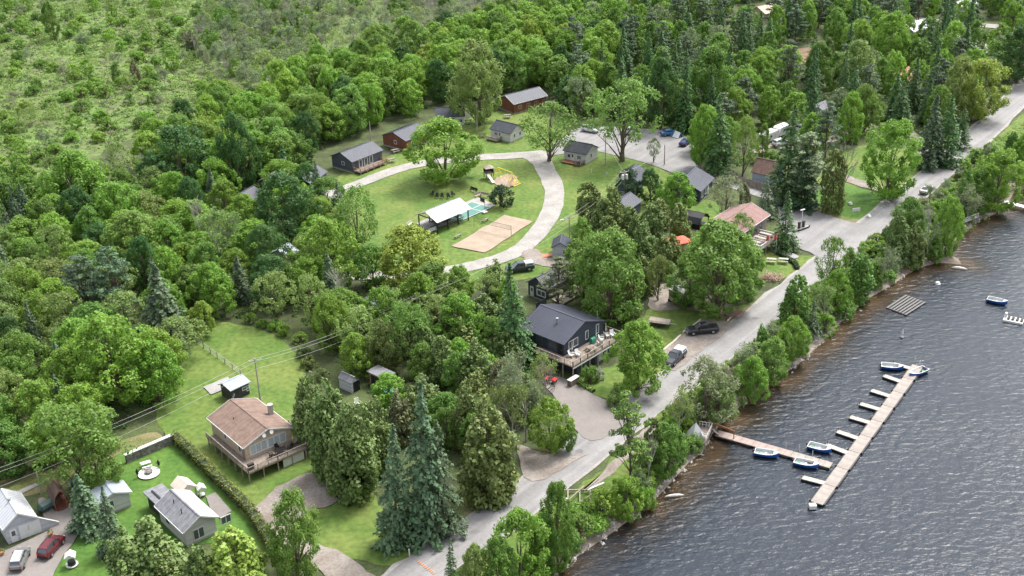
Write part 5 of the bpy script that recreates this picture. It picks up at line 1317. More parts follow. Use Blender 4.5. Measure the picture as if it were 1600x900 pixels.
g_ = 'blue and white boats at the dock'
boat('blue and white motor boat moored below the walkway, nearest the shore', (1180, 710), (1216, 716), group=g_)
boat('blue and white motor boat moored below the walkway near the long dock', (1242, 725), (1278, 733), group=g_)
boat('blue and white motor boat moored above the walkway beside a finger dock', (1264, 700), (1298, 709), group=g_)
boat('blue and white motor boat at the far end of the dock, left side', (1377, 575), (1411, 579), group=g_)
boat('blue and white motor boat at the far end of the dock, right side', (1446, 580), (1421, 591), group=g_)
b_ = boat('blue and white motor boat anchored alone in open water', (1543, 470.5), (1573, 477.5))


# ------------------------------------------------------------------ docks
def seg_box(mb, a, b, w, h, over=0.0):
    a = Vector(a); b = Vector(b); mb.bar(a, b, w, h)


ZD = WL + .5
dock = thing('floating_dock', 'long pale floating dock with finger piers reached by a plank walkway', 'dock', P(1300, 728, ZD))
O_ = dock.location
def dk(name, A, B, w, m, parent=dock, z=ZD, th=.12, ext=0.0):
    a = P(*A, z); b = P(*B, z); d = b - a; Ld = d.length
    o = MB().box(0, Ld, -w / 2, w / 2, -th, 0).build(name, m, parent)
    o.location = a - O_; o.rotation_euler = (0, 0, math.atan2(d.y, d.x)); return o
dkm = mat('dock_boards', (0.25, 0.22, 0.195), 0.8, 0.1, 1.0, lines=(0, .2, .2))
dkf = mat('finger_boards', (0.32, 0.30, 0.26), 0.8, 0.1, 1.0, lines=(0, .2, .12))
A0, B0 = (1434, 571), (1276, 786); n = 9
for i in range(n):
    t0, t1 = i / n + .001, (i + 1) / n - .001
    a = P(*A0, ZD).lerp(P(*B0, ZD), t0); b = P(*A0, ZD).lerp(P(*B0, ZD), t1); d = b - a
    s_ = MB().box(0, d.length, -.9, .9, -.14, 0).build('deck_section', dkm, dock); s_.location = a - O_; s_.rotation_euler = (0, 0, math.atan2(d.y, d.x))
    MB().tube([(.4, -1.08, -.32), (d.length - .4, -1.08, -.32)], .2, 8).tube([(.4, .9, -.32), (d.length - .4, .9, -.32)], .2, 8).build('float', 'black', s_)
A1, B1 = (1120, 676), (1299, 727); n = 9
for i in range(n):
    a = P(*A1, ZD).lerp(P(*B1, ZD), i / n + .001); b = P(*A1, ZD).lerp(P(*B1, ZD), (i + 1) / n - .001); d = b - a
    s_ = MB().box(0, d.length, -.8, .8, -.14, 0).build('walkway_section', 'dockpink' if i < 6 else dkm, dock); s_.location = a - O_ + Vector((0, 0, .004)); s_.rotation_euler = (0, 0, math.atan2(d.y, d.x))
    MB().tube([(.3, -.75, -.32), (d.length - .3, -.75, -.32)], .17, 8).tube([(.3, .6, -.32), (d.length - .3, .6, -.32)], .17, 8).build('float', 'black', s_)
for e, j in (((1394, 567.5), (1421, 574.5)), ((1380, 586), (1405, 595)), ((1360, 609), (1387, 617.5)), ((1343, 630), (1370, 638)), ((1327, 650.5), (1352, 658)), ((1307, 673), (1333, 682)), ((1290, 694), (1316, 704)), ((1252.5, 745), (1281, 752.5))):
    q_ = P(*j, ZD) + (P(*j, ZD) - P(*e, ZD)).normalized() * .9; j = proj(q_)
    f = dk('finger_pier', e, j, .95, dkf, z=ZD - .03)
    Lf = (P(*j, ZD) - P(*e, ZD)).length
    MB().box(.05, Lf * .9, -.36, .36, -.5, -.13).build('float', 'black', f); MB().cyl(.12, .3, -.4, .45, .07, 8).cyl(.12, -.3, -.4, .35, .07, 8).build('mooring_post', 's_dark', f)
mb = MB()
for x, y in ((1228, 699), (1248.5, 703), (1269.5, 712), (1437, 570), (1429, 566)): p = P(x, y, ZD) - O_; mb.cyl(p.x, p.y, -.4, .9, .04, 6)
mb.build('mooring_pole', 'white', dock)
p = P(1272, 790, ZD) - O_; MB().box(p.x - .7, p.x + .3, p.y - .4, p.y + .4, -.4, .2).build('end_bumper', 'offwhite', dock)
# landing deck on shore
r = thing('landing_deck', 'rosy plank landing platform with railings at the foot of the dock', 'deck', P(1099, 679, -.1)); O2 = r.location
zz = .05
pl = [P(x, y, zz) - O2 for x, y in ((1093, 666), (1113, 669), (1102, 692), (1085, 688))]
MB().prism([(p.x, p.y) for p in pl], -.15, .15).build('platform', 'dockpink', r)
rl = MB()
for i, j, h_ in ((1, 2, .9), (0, 1, .9)):
    a, b = Vector((*pl[i][:2], .15)), Vector((*pl[j][:2], .15)); up = Vector((0, 0, h_)); rl.bar(a + up, b + up, .1, .06); rl.bar(a + up * .5, b + up * .5, .06)
    for k in range(5): q = a.lerp(b, k / 4); rl.bar(q, q + up, .08)
rl.build('railing', 'offwhite', r)
for q in pl: MB().box(q.x * .92 - .1, q.x * .92 + .1, q.y * .92 - .1, q.y * .92 + .1, -1.6, -.14).build('post', 'woodplain', r)
a, b = P(1113, 671, 0) - O2, P(1121, 676.5, ZD) - O2; gw = MB().bar((a.x, a.y, .15), (b.x, b.y, ZD - O2.z), 1.5, .1).build('gangway', 'dockpink', r)
a, b = P(1114, 661, .9) - O2, P(1147, 674, .5) - O2; MB().bar(a, b, .12, .3).bar(a, a - Vector((0, 0, 1.5)), .14).bar(b, b - Vector((0, 0, 2.2)), .12).build('handrail', 'redwood', r)
r = at('sun_shelter', 'small white pyramid shaped tent shelter beside the landing deck', 'tent', 1086, 681, .4); r.location.z = 0
MB().add([(-1.3, -1.2, 0), (1.3, -1.2, 0), (1.3, 1.2, 0), (-1.3, 1.2, 0), (.1, 0, 2.4)], [(0, 1, 4), (1, 2, 4), (2, 3, 4), (3, 0, 4), (3, 2, 1, 0)]).build('tent_canvas', 'white', r)
MB().tube([(.1, 0, 2.35), (.1, 0, 2.7)], .03, 6).build('pole', 'white', r)
chair('small white chair on the landing deck', 1101, 684, 1.2, 'white', None, .2, 'plastic_chair')
# swim raft
c4 = [P(x, y, WL + .25) for x, y in ((1384, 480), (1417, 492.5), (1448, 472.5), (1414.5, 460))]
r = thing('swim_raft', 'square grey slatted swim raft floating off the beach', 'raft', sum(c4, Vector()) / 4); c4 = [p - r.location for p in c4]
for i in range(7):
    t0, t1 = i / 7 + .015, (i + 1) / 7 - .03
    a, b = c4[0].lerp(c4[1], t0), c4[0].lerp(c4[1], t1); c, d = c4[3].lerp(c4[2], t1), c4[3].lerp(c4[2], t0)
    pb = MB()
    if True:
        for k in range(2):
            u0, u1 = k / 2 + .01, (k + 1) / 2 - .01
            aa = a.lerp(b, u0); bb = a.lerp(b, u1 - .05); dd = d.lerp(c, u0); cc = d.lerp(c, u1 - .05); pb.prism([(aa.x, aa.y), (bb.x, bb.y), (cc.x, cc.y), (dd.x, dd.y)], -.06, .02 if k else .0)
    pb.build('plank', mat('raft_board', (.13, .125, .12), .85, .15, 2.0) if i == 0 else D.materials['raft_board'], r)
for t in (.03, .35, .65, .97):
    a, b = c4[0].lerp(c4[3], t), c4[1].lerp(c4[2], t); MB().tube([(a.x, a.y, -.18), (b.x, b.y, -.18)], .15, 8).build('log', 's_dark', r)
# small pontoon raft far right
r = thing('pontoon_raft', 'small pale floating raft with cargo in open water at the right edge', 'raft', P(1583.5, 502, WL), pxdir((1568, 499), (1599, 505), WL))
Lp = (P(1599, 505, WL) - P(1568, 499, WL)).length
MB().box(-Lp / 2, Lp / 2, -1.0, 1.0, .25, .4).build('platform', 'offwhite', r)
for s in (-1, 1): MB().tube([(-Lp / 2, s * .75, .1), (Lp / 2, s * .75, .1)], .28, 10).build('pontoon', 'alu', r)
for i in range(4): MB().box(-1.1 + i * .75, -.65 + i * .75, -.6, .6, .4, .62).build('slat', 's_dark', r)
MB().box(-Lp / 2 + .1, -Lp / 2 + .45, .2, .8, .4, 1.2).build('locker', 'white', r)
r = thing('mooring_buoy', 'white upright mooring buoy between the raft and the dock', 'buoy', P(1409, 527, WL)); MB().tube([(0, 0, -.2), (0, 0, .1), (0, 0, .7), (.05, 0, 1.3), (.05, 0, 1.6)], [.3, .33, .22, .1, .03], 10).build('float', 'white', r); MB().cyl(0, 0, -.15, .12, .36, 10).build('base', 's_dark', r)
# far dock
a, b = P(1571, 315, -.5), P(1640, 334, -.5); r = thing('narrow_dock', 'narrow white dock reaching out at the far right shore', 'dock', a, math.atan2((b - a).y, (b - a).x))
Ls = (b - a).length; MB().box(0, Ls, -.7, .7, -.1, .06).build('deck', 'white', r)
for i in range(6):
    for s in (-1, 1): MB().cyl(i * Ls / 5 + .1, s * .6, -1.4, 0, .07, 6).build('post', 'steel', r)
a, b = P(1500, 352, -.3), P(1528, 341, -.3); r = thing('shore_deck', 'weathered white timber landing with railings below the trees', 'deck', a, math.atan2((b - a).y, (b - a).x))
Ls = (b - a).length; MB().box(0, Ls, 0, 2.6, .2, .34).build('platform', 'offwhite', r)
rl = MB(); rl.bar((0, 0, 1.2), (Ls, 0, 1.2), .1); rl.bar((0, 0, .8), (Ls, 0, .8), .08)
for i in range(5): rl.bar((Ls * i / 4, 0, .3), (Ls * i / 4, 0, 1.25), .1)
rl.build('railing', 'offwhite', r)
for i in (0, 1):
    for yy in (.1, 2.5): MB().box(i * (Ls - .2), i * (Ls - .2) + .15, yy - .07, yy + .07, -1.2, .2).build('post', 'woodplain', r)
# stairs to the beach
a = P(1393, 397, 0.1); b = P(1416, 428, WL); d = b - a; Lh_ = math.hypot(d.x, d.y)
r = thing('beach_stairs', 'dark red wooden stairs leading from the road down to the beach', 'stairs', a, math.atan2(d.y, d.x)); n = 12
for i in range(n): MB().box(Lh_ * i / n, Lh_ * (i + .8) / n, -.65, .65, -(.1 - WL) * (i + 1) / n - .05, -(.1 - WL) * (i + 1) / n + .02).build('step', 'woodplain', r)
for s in (-1, 1):
    MB().bar((0, s * .7, .9), (Lh_, s * .7, .9 + d.z), .08, .1).bar((0, s * .7, -.1), (Lh_, s * .7, d.z - .1), .07, .2).bar((0, s * .7, 0), (0, s * .7, .95), .1).bar((Lh_, s * .7, d.z), (Lh_, s * .7, d.z + .95), .1).bar((Lh_ / 2, s * .7, d.z / 2), (Lh_ / 2, s * .7, d.z / 2 + .95), .1).build('handrail', 'redwood', r)
chair('dark red chair on the sand spit under the dead spruce', 1459, 398, .5, 'red', None, None, 'beach_chair')
r = at('white_kayak', 'upturned pale kayak lying at the tip of the sand spit', 'kayak', 1500, 411, -.4); r.location.z = WL + .02
MB().tube([(-1.5, 0, .12), (-.8, 0, .2), (0, 0, .24), (.8, 0, .2), (1.5, 0, .12)], [.04, .25, .32, .25, .04], 8).build('hull', 'offwhite', r)
r = at('white_kayak', 'white canoe pulled up on the rocks below the leaning trees', 'canoe', 1054, 765, .1); r.location.z = WL + .1
MB().tube([(-1.4, 0, .12), (-.8, 0, .2), (0, 0, .22), (.8, 0, .2), (1.4, 0, .12)], [.04, .18, .22, .18, .04], 8).build('hull', 'offwhite', r)
# stack of dock frames on the bank
r = at('dock_frame', 'pale weathered dock frames lying in the weeds beside the road', 'dock frame', 906, 783, pxdir((890, 781), (925, 781)))
mb = MB()
for a, b in (((-2.5, -3, .3), (2.2, -3, .5)), ((-2.5, 3, .3), (2.2, 3, .4)), ((-2.5, -3, .3), (-2.5, 3, .35)), ((2.2, -3, .5), (2.2, 3, .45)), ((0, -3, .4), (0, 3, .4)), ((-1.2, -3.4, .6), (2.6, 1, .7)), ((-2.8, -2, .7), (1, 4, .6)), ((1.0, 2, .8), (4, 6, .9))): mb.bar(a, b, .25, .18)
r.scale = (.68, .68, .8); mb.build('timber', 'woodplain', r); MB().bar((1.6, 2.6, .55), (5.2, 5.2, .6), .45, .2).build('rail', 'white', r)
mb = MB()
for i in range(5): mb.bar((-3.6, -3 + i * .8, .4), (-2.6, -3.4 + i * .8, .35), .4, .08)
mb.build('board', 'offwhite', r)

# ------------------------------------------------------------------ fences, walls, hedge
def fence(name, label, pts, h, m, cat='fence', post=2.2, board=True, z0=0):
    W_ = [P(x, y) for x, y in pts]; r = thing(name, label, cat, W_[0]); o = W_[0]
    for i in range(len(W_) - 1):
        a, b = W_[i] - o, W_[i + 1] - o; n = max(1, int((b - a).length / post))
        if board: MB().bar(a + Vector((0, 0, h / 2 + .05)), b + Vector((0, 0, h / 2 + .05)), .05, h - .1).build('board_panel', m, r)
        else:
            mb = MB(); [mb.bar(a + Vector((0, 0, hh)), b + Vector((0, 0, hh)), .03) for hh in (h * .2, h * .5, h * .8, h)]; mb.build('wire', 'wire', r)
        for k in range(n + (i == len(W_) - 2)):
            q = a.lerp(b, k / n); MB().box(q.x - .07, q.x + .07, q.y - .07, q.y + .07, 0, h + .08).build('post', m if board else 'woodplain', r)
    return r


fence('board_fence', 'tall weathered board fence between the lane and the woods', [(1094, 266), (1120, 277), (1150, 287), (1185, 296), (1219, 309)], 1.9, mat('fence_boards', (.24, .20, .17), .9, .2, 1.5, lines=(0, .18, .3)))
fence('wire_fence', 'thin wire fence with wooden posts crossing the long lawn', [(308, 537), (340, 560), (376, 586)], 1.2, 'woodplain', board=False)
fence('board_fence', 'low brown board fence behind the tan house chimney', [(452, 668), (470, 688), (478, 702)], 1.4, 's_brown')
fence('deck_fence', 'low grey wooden fence between the two navy houses', [(838, 484), (853, 476)], 1.4, 's_slate')
a, b = P(198, 724), P(272, 692); r = thing('stone_wall', 'grey stone garden wall with a pale flat top', 'wall', a, math.atan2((b - a).y, (b - a).x)); Lw = (b - a).length
MB().box(0, Lw, -.2, .25, 0, 1.5).build('masonry', 'stone', r); MB().box(-.1, Lw + .1, -.3, .35, 1.5, 1.62).build('coping', 'white', r)
MB().box(Lw - 1.2, Lw - 1.1, .4, .5, 1.5, 2.2).build('lamp', 'black', r)


def hedge(label, pts, w, h, m='hedge', per=90, name='clipped_hedge'):
    g = np.random.default_rng(5); W_ = [P(x, y) for x, y in pts]; r = thing(name, label, 'hedge', W_[0]); out = []
    for a, b in zip(W_[:-1], W_[1:]):
        a = a - W_[0]; b = b - W_[0]; Ls = (b - a).length; n = int(Ls * per); d = (b - a) / Ls; nr = np.array([-d.y, d.x, 0])
        u = g.uniform(0, Ls, n); v = g.uniform(-1, 1, n); t = g.uniform(0, 1, n)
        top = g.random(n) < .45; wob = 1 + .12 * np.sin(u * 1.9) + .1 * np.sin(u * 4.3)
        vz = np.where(top, h * wob * (1 - .25 * v ** 4) + g.normal(size=n) * .08, t * h * .95); vv = np.where(top, v * w / 2, np.sign(v) * w / 2 * (1 - .15 * t) + g.normal(size=n) * .07)
        c = np.array(a)[None] + np.array(d)[None] * u[:, None] + nr[None] * vv[:, None]; c[:, 2] += vz
        nn = g.normal(size=(n, 3)) * .6 + np.where(top[:, None], np.array([[0, 0, 1.]]), nr[None] * np.sign(v)[:, None]); out.append(cards(c, nn, .16 * g.uniform(.7, 1.3, n), g))
    o = D.objects.new('foliage', card_mesh('foliage', out, m)); COL.objects.link(o); o.parent = r
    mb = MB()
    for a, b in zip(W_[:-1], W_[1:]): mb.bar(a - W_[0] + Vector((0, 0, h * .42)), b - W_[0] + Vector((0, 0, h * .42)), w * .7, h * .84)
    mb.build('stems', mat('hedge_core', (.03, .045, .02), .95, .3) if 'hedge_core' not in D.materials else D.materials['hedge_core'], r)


hedge('long clipped cedar hedge between the lush garden and the tan house lawn', [(275, 690), (300, 714), (345, 758), (392, 804), (415, 840), (430, 868)], 1.5, 1.9)
hedge('row of low round dark shrubs on the grass below the store', [(1214, 397), (1228, 404), (1242, 414), (1246, 422)], .9, .8, 'darkhedge', name='low_hedge')
hedge('low flowering border beside the driveway of the big blue house', [(902, 597), (915, 606), (928, 613)], .9, .6, 'shrubs', name='flower_border')

# log barriers
for i, (a, b) in enumerate((((1034, 550), (1050, 537)), ((1049, 538.5), (1063, 525)), ((1067, 521), (1075, 514)), ((1082, 511), (1094, 501)), ((1136, 503), (1142, 497)))):
    A, B = P(*a), P(*b); r = thing('log_barrier', ('nearest pale log edging the truck pull-off', 'second pale log edging the truck pull-off', 'short log just left of the black pickup', 'log behind the black pickup bed', 'short log at the road edge right of the black pickup')[i], 'log', A, math.atan2((B - A).y, (B - A).x), 'logs edging the pull-off')
    MB().tube([(0, 0, .18), ((B - A).length, 0, .18)], .17, 8).build('log', mat('pale_log', (.55, .47, .38), .85, .12) if 'pale_log' not in D.materials else D.materials['pale_log'], r)
# utility trailer
r = at('utility_trailer', 'grey covered flat trailer standing on the grass behind the bright maple', 'trailer', 1031, 509, pxdir((1016, 508), (1045, 512)))
MB().box(-2.1, 1.9, -1, 1, .55, .8).build('body', 'car_grey', r); MB().add([(-2.1, -1, .8), (1.9, -1, .8), (1.9, 1, .8), (-2.1, 1, .8), (-1.9, -.7, 1.05), (1.7, -.7, 1.0), (1.7, .7, 1.0), (-1.9, .7, 1.05)], [(4, 5, 6, 7), (0, 1, 5, 4), (1, 2, 6, 5), (2, 3, 7, 6), (3, 0, 4, 7)]).build('cover', 'woodplain', r)
for s in (-1, 1): MB().tube([(0, s * .95, .33), (0, s * 1.12, .33)], .33, 12).build('wheel', 'rubber', r)
MB().bar((1.9, 0, .55), (3.0, 0, .45), .1).build('tow_bar', 'steel', r)
# red quad bikes
for i, (x, y, a_) in enumerate(((850, 587, .5), (861, 599, -.5))):
    r = at('quad_bike', ('red quad bike farther back under the edge of the blue house deck', 'red quad bike at the mouth of the driveway below the deck')[i], 'quad bike', x, y, a_, group='red quad bikes')
    MB().box(-.9, .9, -.3, .3, .45, .7).box(.3, .8, -.4, .4, .7, .85).build('body', 'red', r); MB().box(-.6, .2, -.17, .17, .7, .88).build('seat', 'black', r); MB().bar((.45, -.4, 1.05), (.45, .4, 1.05), .05).bar((.45, 0, .8), (.45, 0, 1.05), .05).build('handlebar', 'black', r)
    MB().box(-1.0, -.4, -.55, .55, .68, .74).box(.4, 1.0, -.55, .55, .68, .74).build('fender', 'red', r)
    for xx in (-.65, .65):
        for s in (-1, 1): MB().tube([(xx, s * .4, .3), (xx, s * .62, .3)], .3, 12).build('wheel', 'rubber', r)
r = at('storage_bench', 'stacked firewood and planter box at the corner below the deck', 'planter', 896, 601, BLUE.rz); MB().box(-1.1, 1.1, -.4, .4, 0, 1.0).build('box', 'wood', r); MB().box(-1.15, 1.15, -.45, .45, 1.0, 1.08).build('lid', 'offwhite', r)

# garden things lower left
r = at('fire_pit', 'round white gravel circle with a fire bowl and stone bench in the lush garden', 'fire pit', 233, 741); MB().cyl(0, 0, 0, .05, 1.65, 28).build('gravel_circle', 'white', r); MB().tube([(0, 0, .05), (0, 0, .4), (0, 0, .42), (0, 0, .2)], [.5, .62, .5, .3], 16).build('bowl', 'stone', r)
picnic_table('white garden table with bench behind the round fire pit', 229, 731, .5, 'white', None, None, 1.5, 'table')
for i, (x, y) in enumerate(((216, 747), (249, 733))):
    r = at('garden_ornament', ('left', 'right')[i] + ' black garden ornament on a stake beside the fire pit', 'ornament', x, y); MB().cyl(0, 0, 0, .9, .05, 6).cyl(0, 0, .5, 1.1, .2, 8).box(-.32, .32, -.05, .05, .85, .95).cyl(0, 0, 1.1, 1.4, .14, 8, .1).build('stake', 'black', r)  # black silhouette figures on stakes, not lamps


def well(name, label, x, y, rz, w, l, hr, m, roofm, round_=False):
    r = at(name, label, 'garden shelter', x, y, rz)
    for sx in (-1, 1):
        for sy in ((-1, 1) if not round_ else (0,)): MB().box(sx * w / 2 - .06, sx * w / 2 + .06, sy * l / 2 - .06, sy * l / 2 + .06, 0, hr).build('post', m, r)
    k = .25; MB().add([(-w / 2 - k, -l / 2 - k, hr), (w / 2 + k, -l / 2 - k, hr), (w / 2 + k, l / 2 + k, hr), (-w / 2 - k, l / 2 + k, hr), (0, -l / 2 - k, hr + .35 * w + .2), (0, l / 2 + k, hr + .35 * w + .2)], [(3, 2, 1, 0), (0, 4, 5, 3), (1, 2, 5, 4), (0, 1, 4), (2, 3, 5)]).build('roof', roofm, r)
    if round_: MB().tube([(0, 0, 0), (0, 0, .6), (0, 0, .62), (0, 0, .1)], [.55, .55, .42, .42], 16).build('well_ring', 'black', r); MB().cyl(0, 0, 0, .06, .85, 20).build('base', 'offwhite', r)
    else: MB().box(-w / 2, w / 2, -l / 2, l / 2, .05, .15).build('floor', m, r)


well('garden_arbor', 'wooden garden arbor with a pale gabled roof behind the grey bungalow', 290, 776, pxdir((275, 764), (289, 776)) + 1.57, 2.3, 2.6, 1.7, 'woodplain', mat('pale_boards', (.52, .45, .38), .85, .1))
well('bird_feeder', 'small white roofed bird feeder stand beside the bungalow patio', 316, 775, .5, .8, .9, 1.3, 'white', 'white')
well('wishing_well', 'round wishing well with a white roof on the grass by the drive', 113, 884, .2, 1.0, .9, 1.5, 'white', 'offwhite', True)
r = at('blue_bin', 'blue plastic bin under the pale maple near the gazebo', 'bin', 117, 761, .4); MB().box(-.45, .45, -.4, .4, 0, .9).build('body', 'bin_blue', r); MB().box(-.48, .48, -.43, .43, .9, .98).build('lid', 'bin_blue', r)
r = at('covered_boat', 'dark green covered machine beside the brown gazebo', 'cover', 75, 797, .9); MB().tube([(-1.5, 0, .5), (-1, 0, .7), (.8, 0, .75), (1.4, 0, .5)], [.3, .7, .7, .3], 10).build('cover', mat('dark_green', (.05, .09, .08), .5, .1), r)
for i, (x, y) in enumerate(((80, 838), (4, 868))):
    r = at('potted_plant', ('yellow flowers in a pot at the right end', 'yellow flowers in a pot at the left end')[i] + ' of the garage front', 'plant', x, y); MB().cyl(0, 0, 0, .35, .25, 12, .32).build('pot', 'terracotta', r)
    o = D.objects.new('foliage', card_mesh('foliage', [cards(sphere_pts(np.random.default_rng(1), 150) * .4 + np.array([0, 0, .55]), sphere_pts(np.random.default_rng(2), 150), .1, np.random.default_rng(3))], 'hedge')); COL.objects.link(o); o.parent = r
r = at('kiddie_pool', 'small turquoise paddling pool in front of the brick shelter', 'pool', 609, 612); MB().tube([(0, 0, 0), (0, 0, .3), (0, 0, .3), (0, 0, .12)], [1.0, 1.1, .95, .95], 18).build('basin', 'pool', r); MB().cyl(.9, -.7, 0, .2, .35, 10).build('toy', 'red', r)
chair('white garden chair on the grass behind the cedars near the resin shed', 560, 637, .5, 'white', None, None, 'garden_chair', 1.3)
r = at('covered_tent', 'blue and white tarpaulin covered boat in the gravel lot by the dark trees', 'tarp', 1053, 213, pxdir((1045, 210), (1063, 215)))
MB().add([(-1.8, -1, 0), (2, -1, 0), (2, 1, 0), (-1.8, 1, 0), (-1.6, 0, 1.5), (1.8, 0, 1.2)], [(0, 1, 5, 4), (2, 3, 4, 5), (1, 2, 5), (3, 0, 4)]).build('tarp', 'tarp', r)
MB().add([(.3, -1.06, 0), (2.3, -1.06, 0), (2.15, -.03, 1.28), (.4, -.03, 1.42)], [(0, 1, 2, 3)]).add([(.3, 1.06, 0), (2.3, 1.06, 0), (2.15, .03, 1.28), (.4, .03, 1.42)], [(3, 2, 1, 0)]).build('white_cover', 'white', r)
# brush piles
for l_, x, y, s in (('heap of pinkish brushwood on the grass at the road below the store', 1205, 437, 1.0), ('tangle of cut brown branches at the roadside under the maple', 1147, 494, .9)):
    r = at('brush_pile', l_, 'brush pile', x, y); mb = MB()
    for k in range(150):
        a = rnd.uniform(0, 6.28); q = Vector((rnd.gauss(0, 1.1), rnd.gauss(0, .8), abs(rnd.gauss(.2, .35)))) * s; L_ = rnd.uniform(.5, 1.3); mb.bar(q, q + Vector((math.cos(a) * L_, math.sin(a) * L_, rnd.uniform(-.1, .45))), .06)
    mb.build('branches', mat('cut_branch', (.34, .22, .19), .9, .3) if 'cut_branch' not in D.materials else D.materials['cut_branch'], r)
# satellite-like dish thing & signs on the corner lawn
r = at('corner_sign', 'small white sign boards at the corner of the lane and the paved lot', 'sign', 1337, 336, .2); MB().box(-.8, -.72, -.04, .04, 0, 1.4).box(.72, .8, -.04, .04, 0, 1.4).build('post', 'white', r); MB().box(-.9, .9, -.05, .05, .7, 1.4).build('panel', 'white', r)
for l_, x, y in (('white boulder on the corner lawn nearest the road', 1357, 340), ('white stone in the middle of the corner lawn', 1328, 320), ('white boulder beside the sand spit in the shallows', 1466, 434)):
    r = at('white_boulder', l_, 'boulder', x, y); g = random.Random(x)
    if y > 400: r.location.z = WL
    MB().tube([(0, 0, -.3), (.05, 0, 0), (0, .05, .35), (0, 0, .5)], [.4, .55, .4, .1], 7).build('stone', 'white', r)
for l_, x, y, h_ in (('short pale marker post at the grass edge of the near road', 640, 870, 1.0), ('white post at the top of the beach stairs', 1387, 402, 1.7), ('small grey post at the corner of the corner lawn', 1377, 333, 1.0), ('low white pipe beside the grassy bend of the lane', 924, 271, .8), ('white marker on the lawn below the lamp pole', 948, 275, .7)):
    r = at('marker_post', l_, 'post', x, y); MB().cyl(0, 0, 0, h_, .09, 8).cyl(0, 0, h_, h_ + .05, .11, 8).build('post', 'white', r)


# ------------------------------------------------------------------ poles and wires
def pole(label, x, yb, yt, arms=1, lamp=False, transf=0, m='pole', lean=0, rz=.3):
    b = P(x, yb); h = height_to(b, yt); r = thing('utility_pole', label, 'utility pole', b, rz, 'utility poles')
    MB().tube([(0, 0, 0), (0, 0, h)], [.16, .1], 8).build('pole', m, r)
    if arms: MB().box(-1.1, 1.1, -.07, .07, h - .5, h - .36).build('crossarm', 'pole', r)
    for k in (-1, 0, 1) if arms else (): MB().cyl(k * .95, 0, h - .36, h - .15, .06, 6).build('insulator', 'white', r)
    for k in range(transf): MB().cyl(-.45 + k * .9, -.3, h - 2.0, h - .9, .3, 12).build('transformer', 'offwhite', r)
    if lamp: MB().bar((0, 0, h - .7), (-1.5, -.4, h - .3), .06).box(-2.1, -1.4, -.6, -.3, h - .4, h - .25).build('street_light', 'offwhite', r)
    return b + Vector((0, 0, h))


tA = pole('weathered utility pole beside the tan house', 407, 626, 560)
tB = pole('utility pole rising out of the trees below the loop lane', 655, 520, 462, rz=.6)
tC = pole('utility pole with a street light beside the loop lane', 890, 385, 338, lamp=True)
tD = pole('utility pole carrying two pale transformers', 975, 322, 266, transf=2)
tE = pole('thin pole at the edge of the gravel lot', 1038, 258, 226, 0); tF = pole('pale pole on the grass in front of the wide lawn tree', 946, 258, 214, 0)
tG = pole('leaning pole behind the slate blue cottage', 580, 224, 190, 0); tH = pole('pole on the upper lawn behind the big tree', 746, 206, 163, 0); tI = pole('slim pole behind the garage at the lower left', 65, 771, 737, 0)
tJ = pole('pale pole standing among the trees above the brick shelter', 622, 572, 540, 0)


def wires(label, tops, offs, sag=1.2):
    mb = MB()
    for o in offs:
        for a, b in zip(tops[:-1], tops[1:]):
            a2 = a + Vector(o); b2 = b + Vector(o); n = 10
            mb.tube([a2.lerp(b2, i / n) - Vector((0, 0, sag * 4 * (i / n) * (1 - i / n))) for i in range(n + 1)], .022, 4, cap=False)
    tag(mb.build('power_line', 'wire'), label, 'cable')


far = P(-80, 760, 8.0); tA2 = tA - Vector((0, 0, .2))
wires('pair of overhead power cables running from the lower left to the transformers', [far, tA2, tB, tC, tD], [(-.5, .3, -.1), (.5, -.3, -.1)])
low = Vector((0, 0, -1.9)); wires('lower overhead cable hanging below the power cables', [P(-80, 790, 6.0), tA + low, tB + low, tC + low, tD + low], [(0, 0, 0)])
wires('cable from the transformer pole to the lane poles', [tD, tE], [(0, 0, -.2)]); wires('cable between the transformer pole and the lawn pole', [tD, tF], [(0, 0, -.3)], .6)

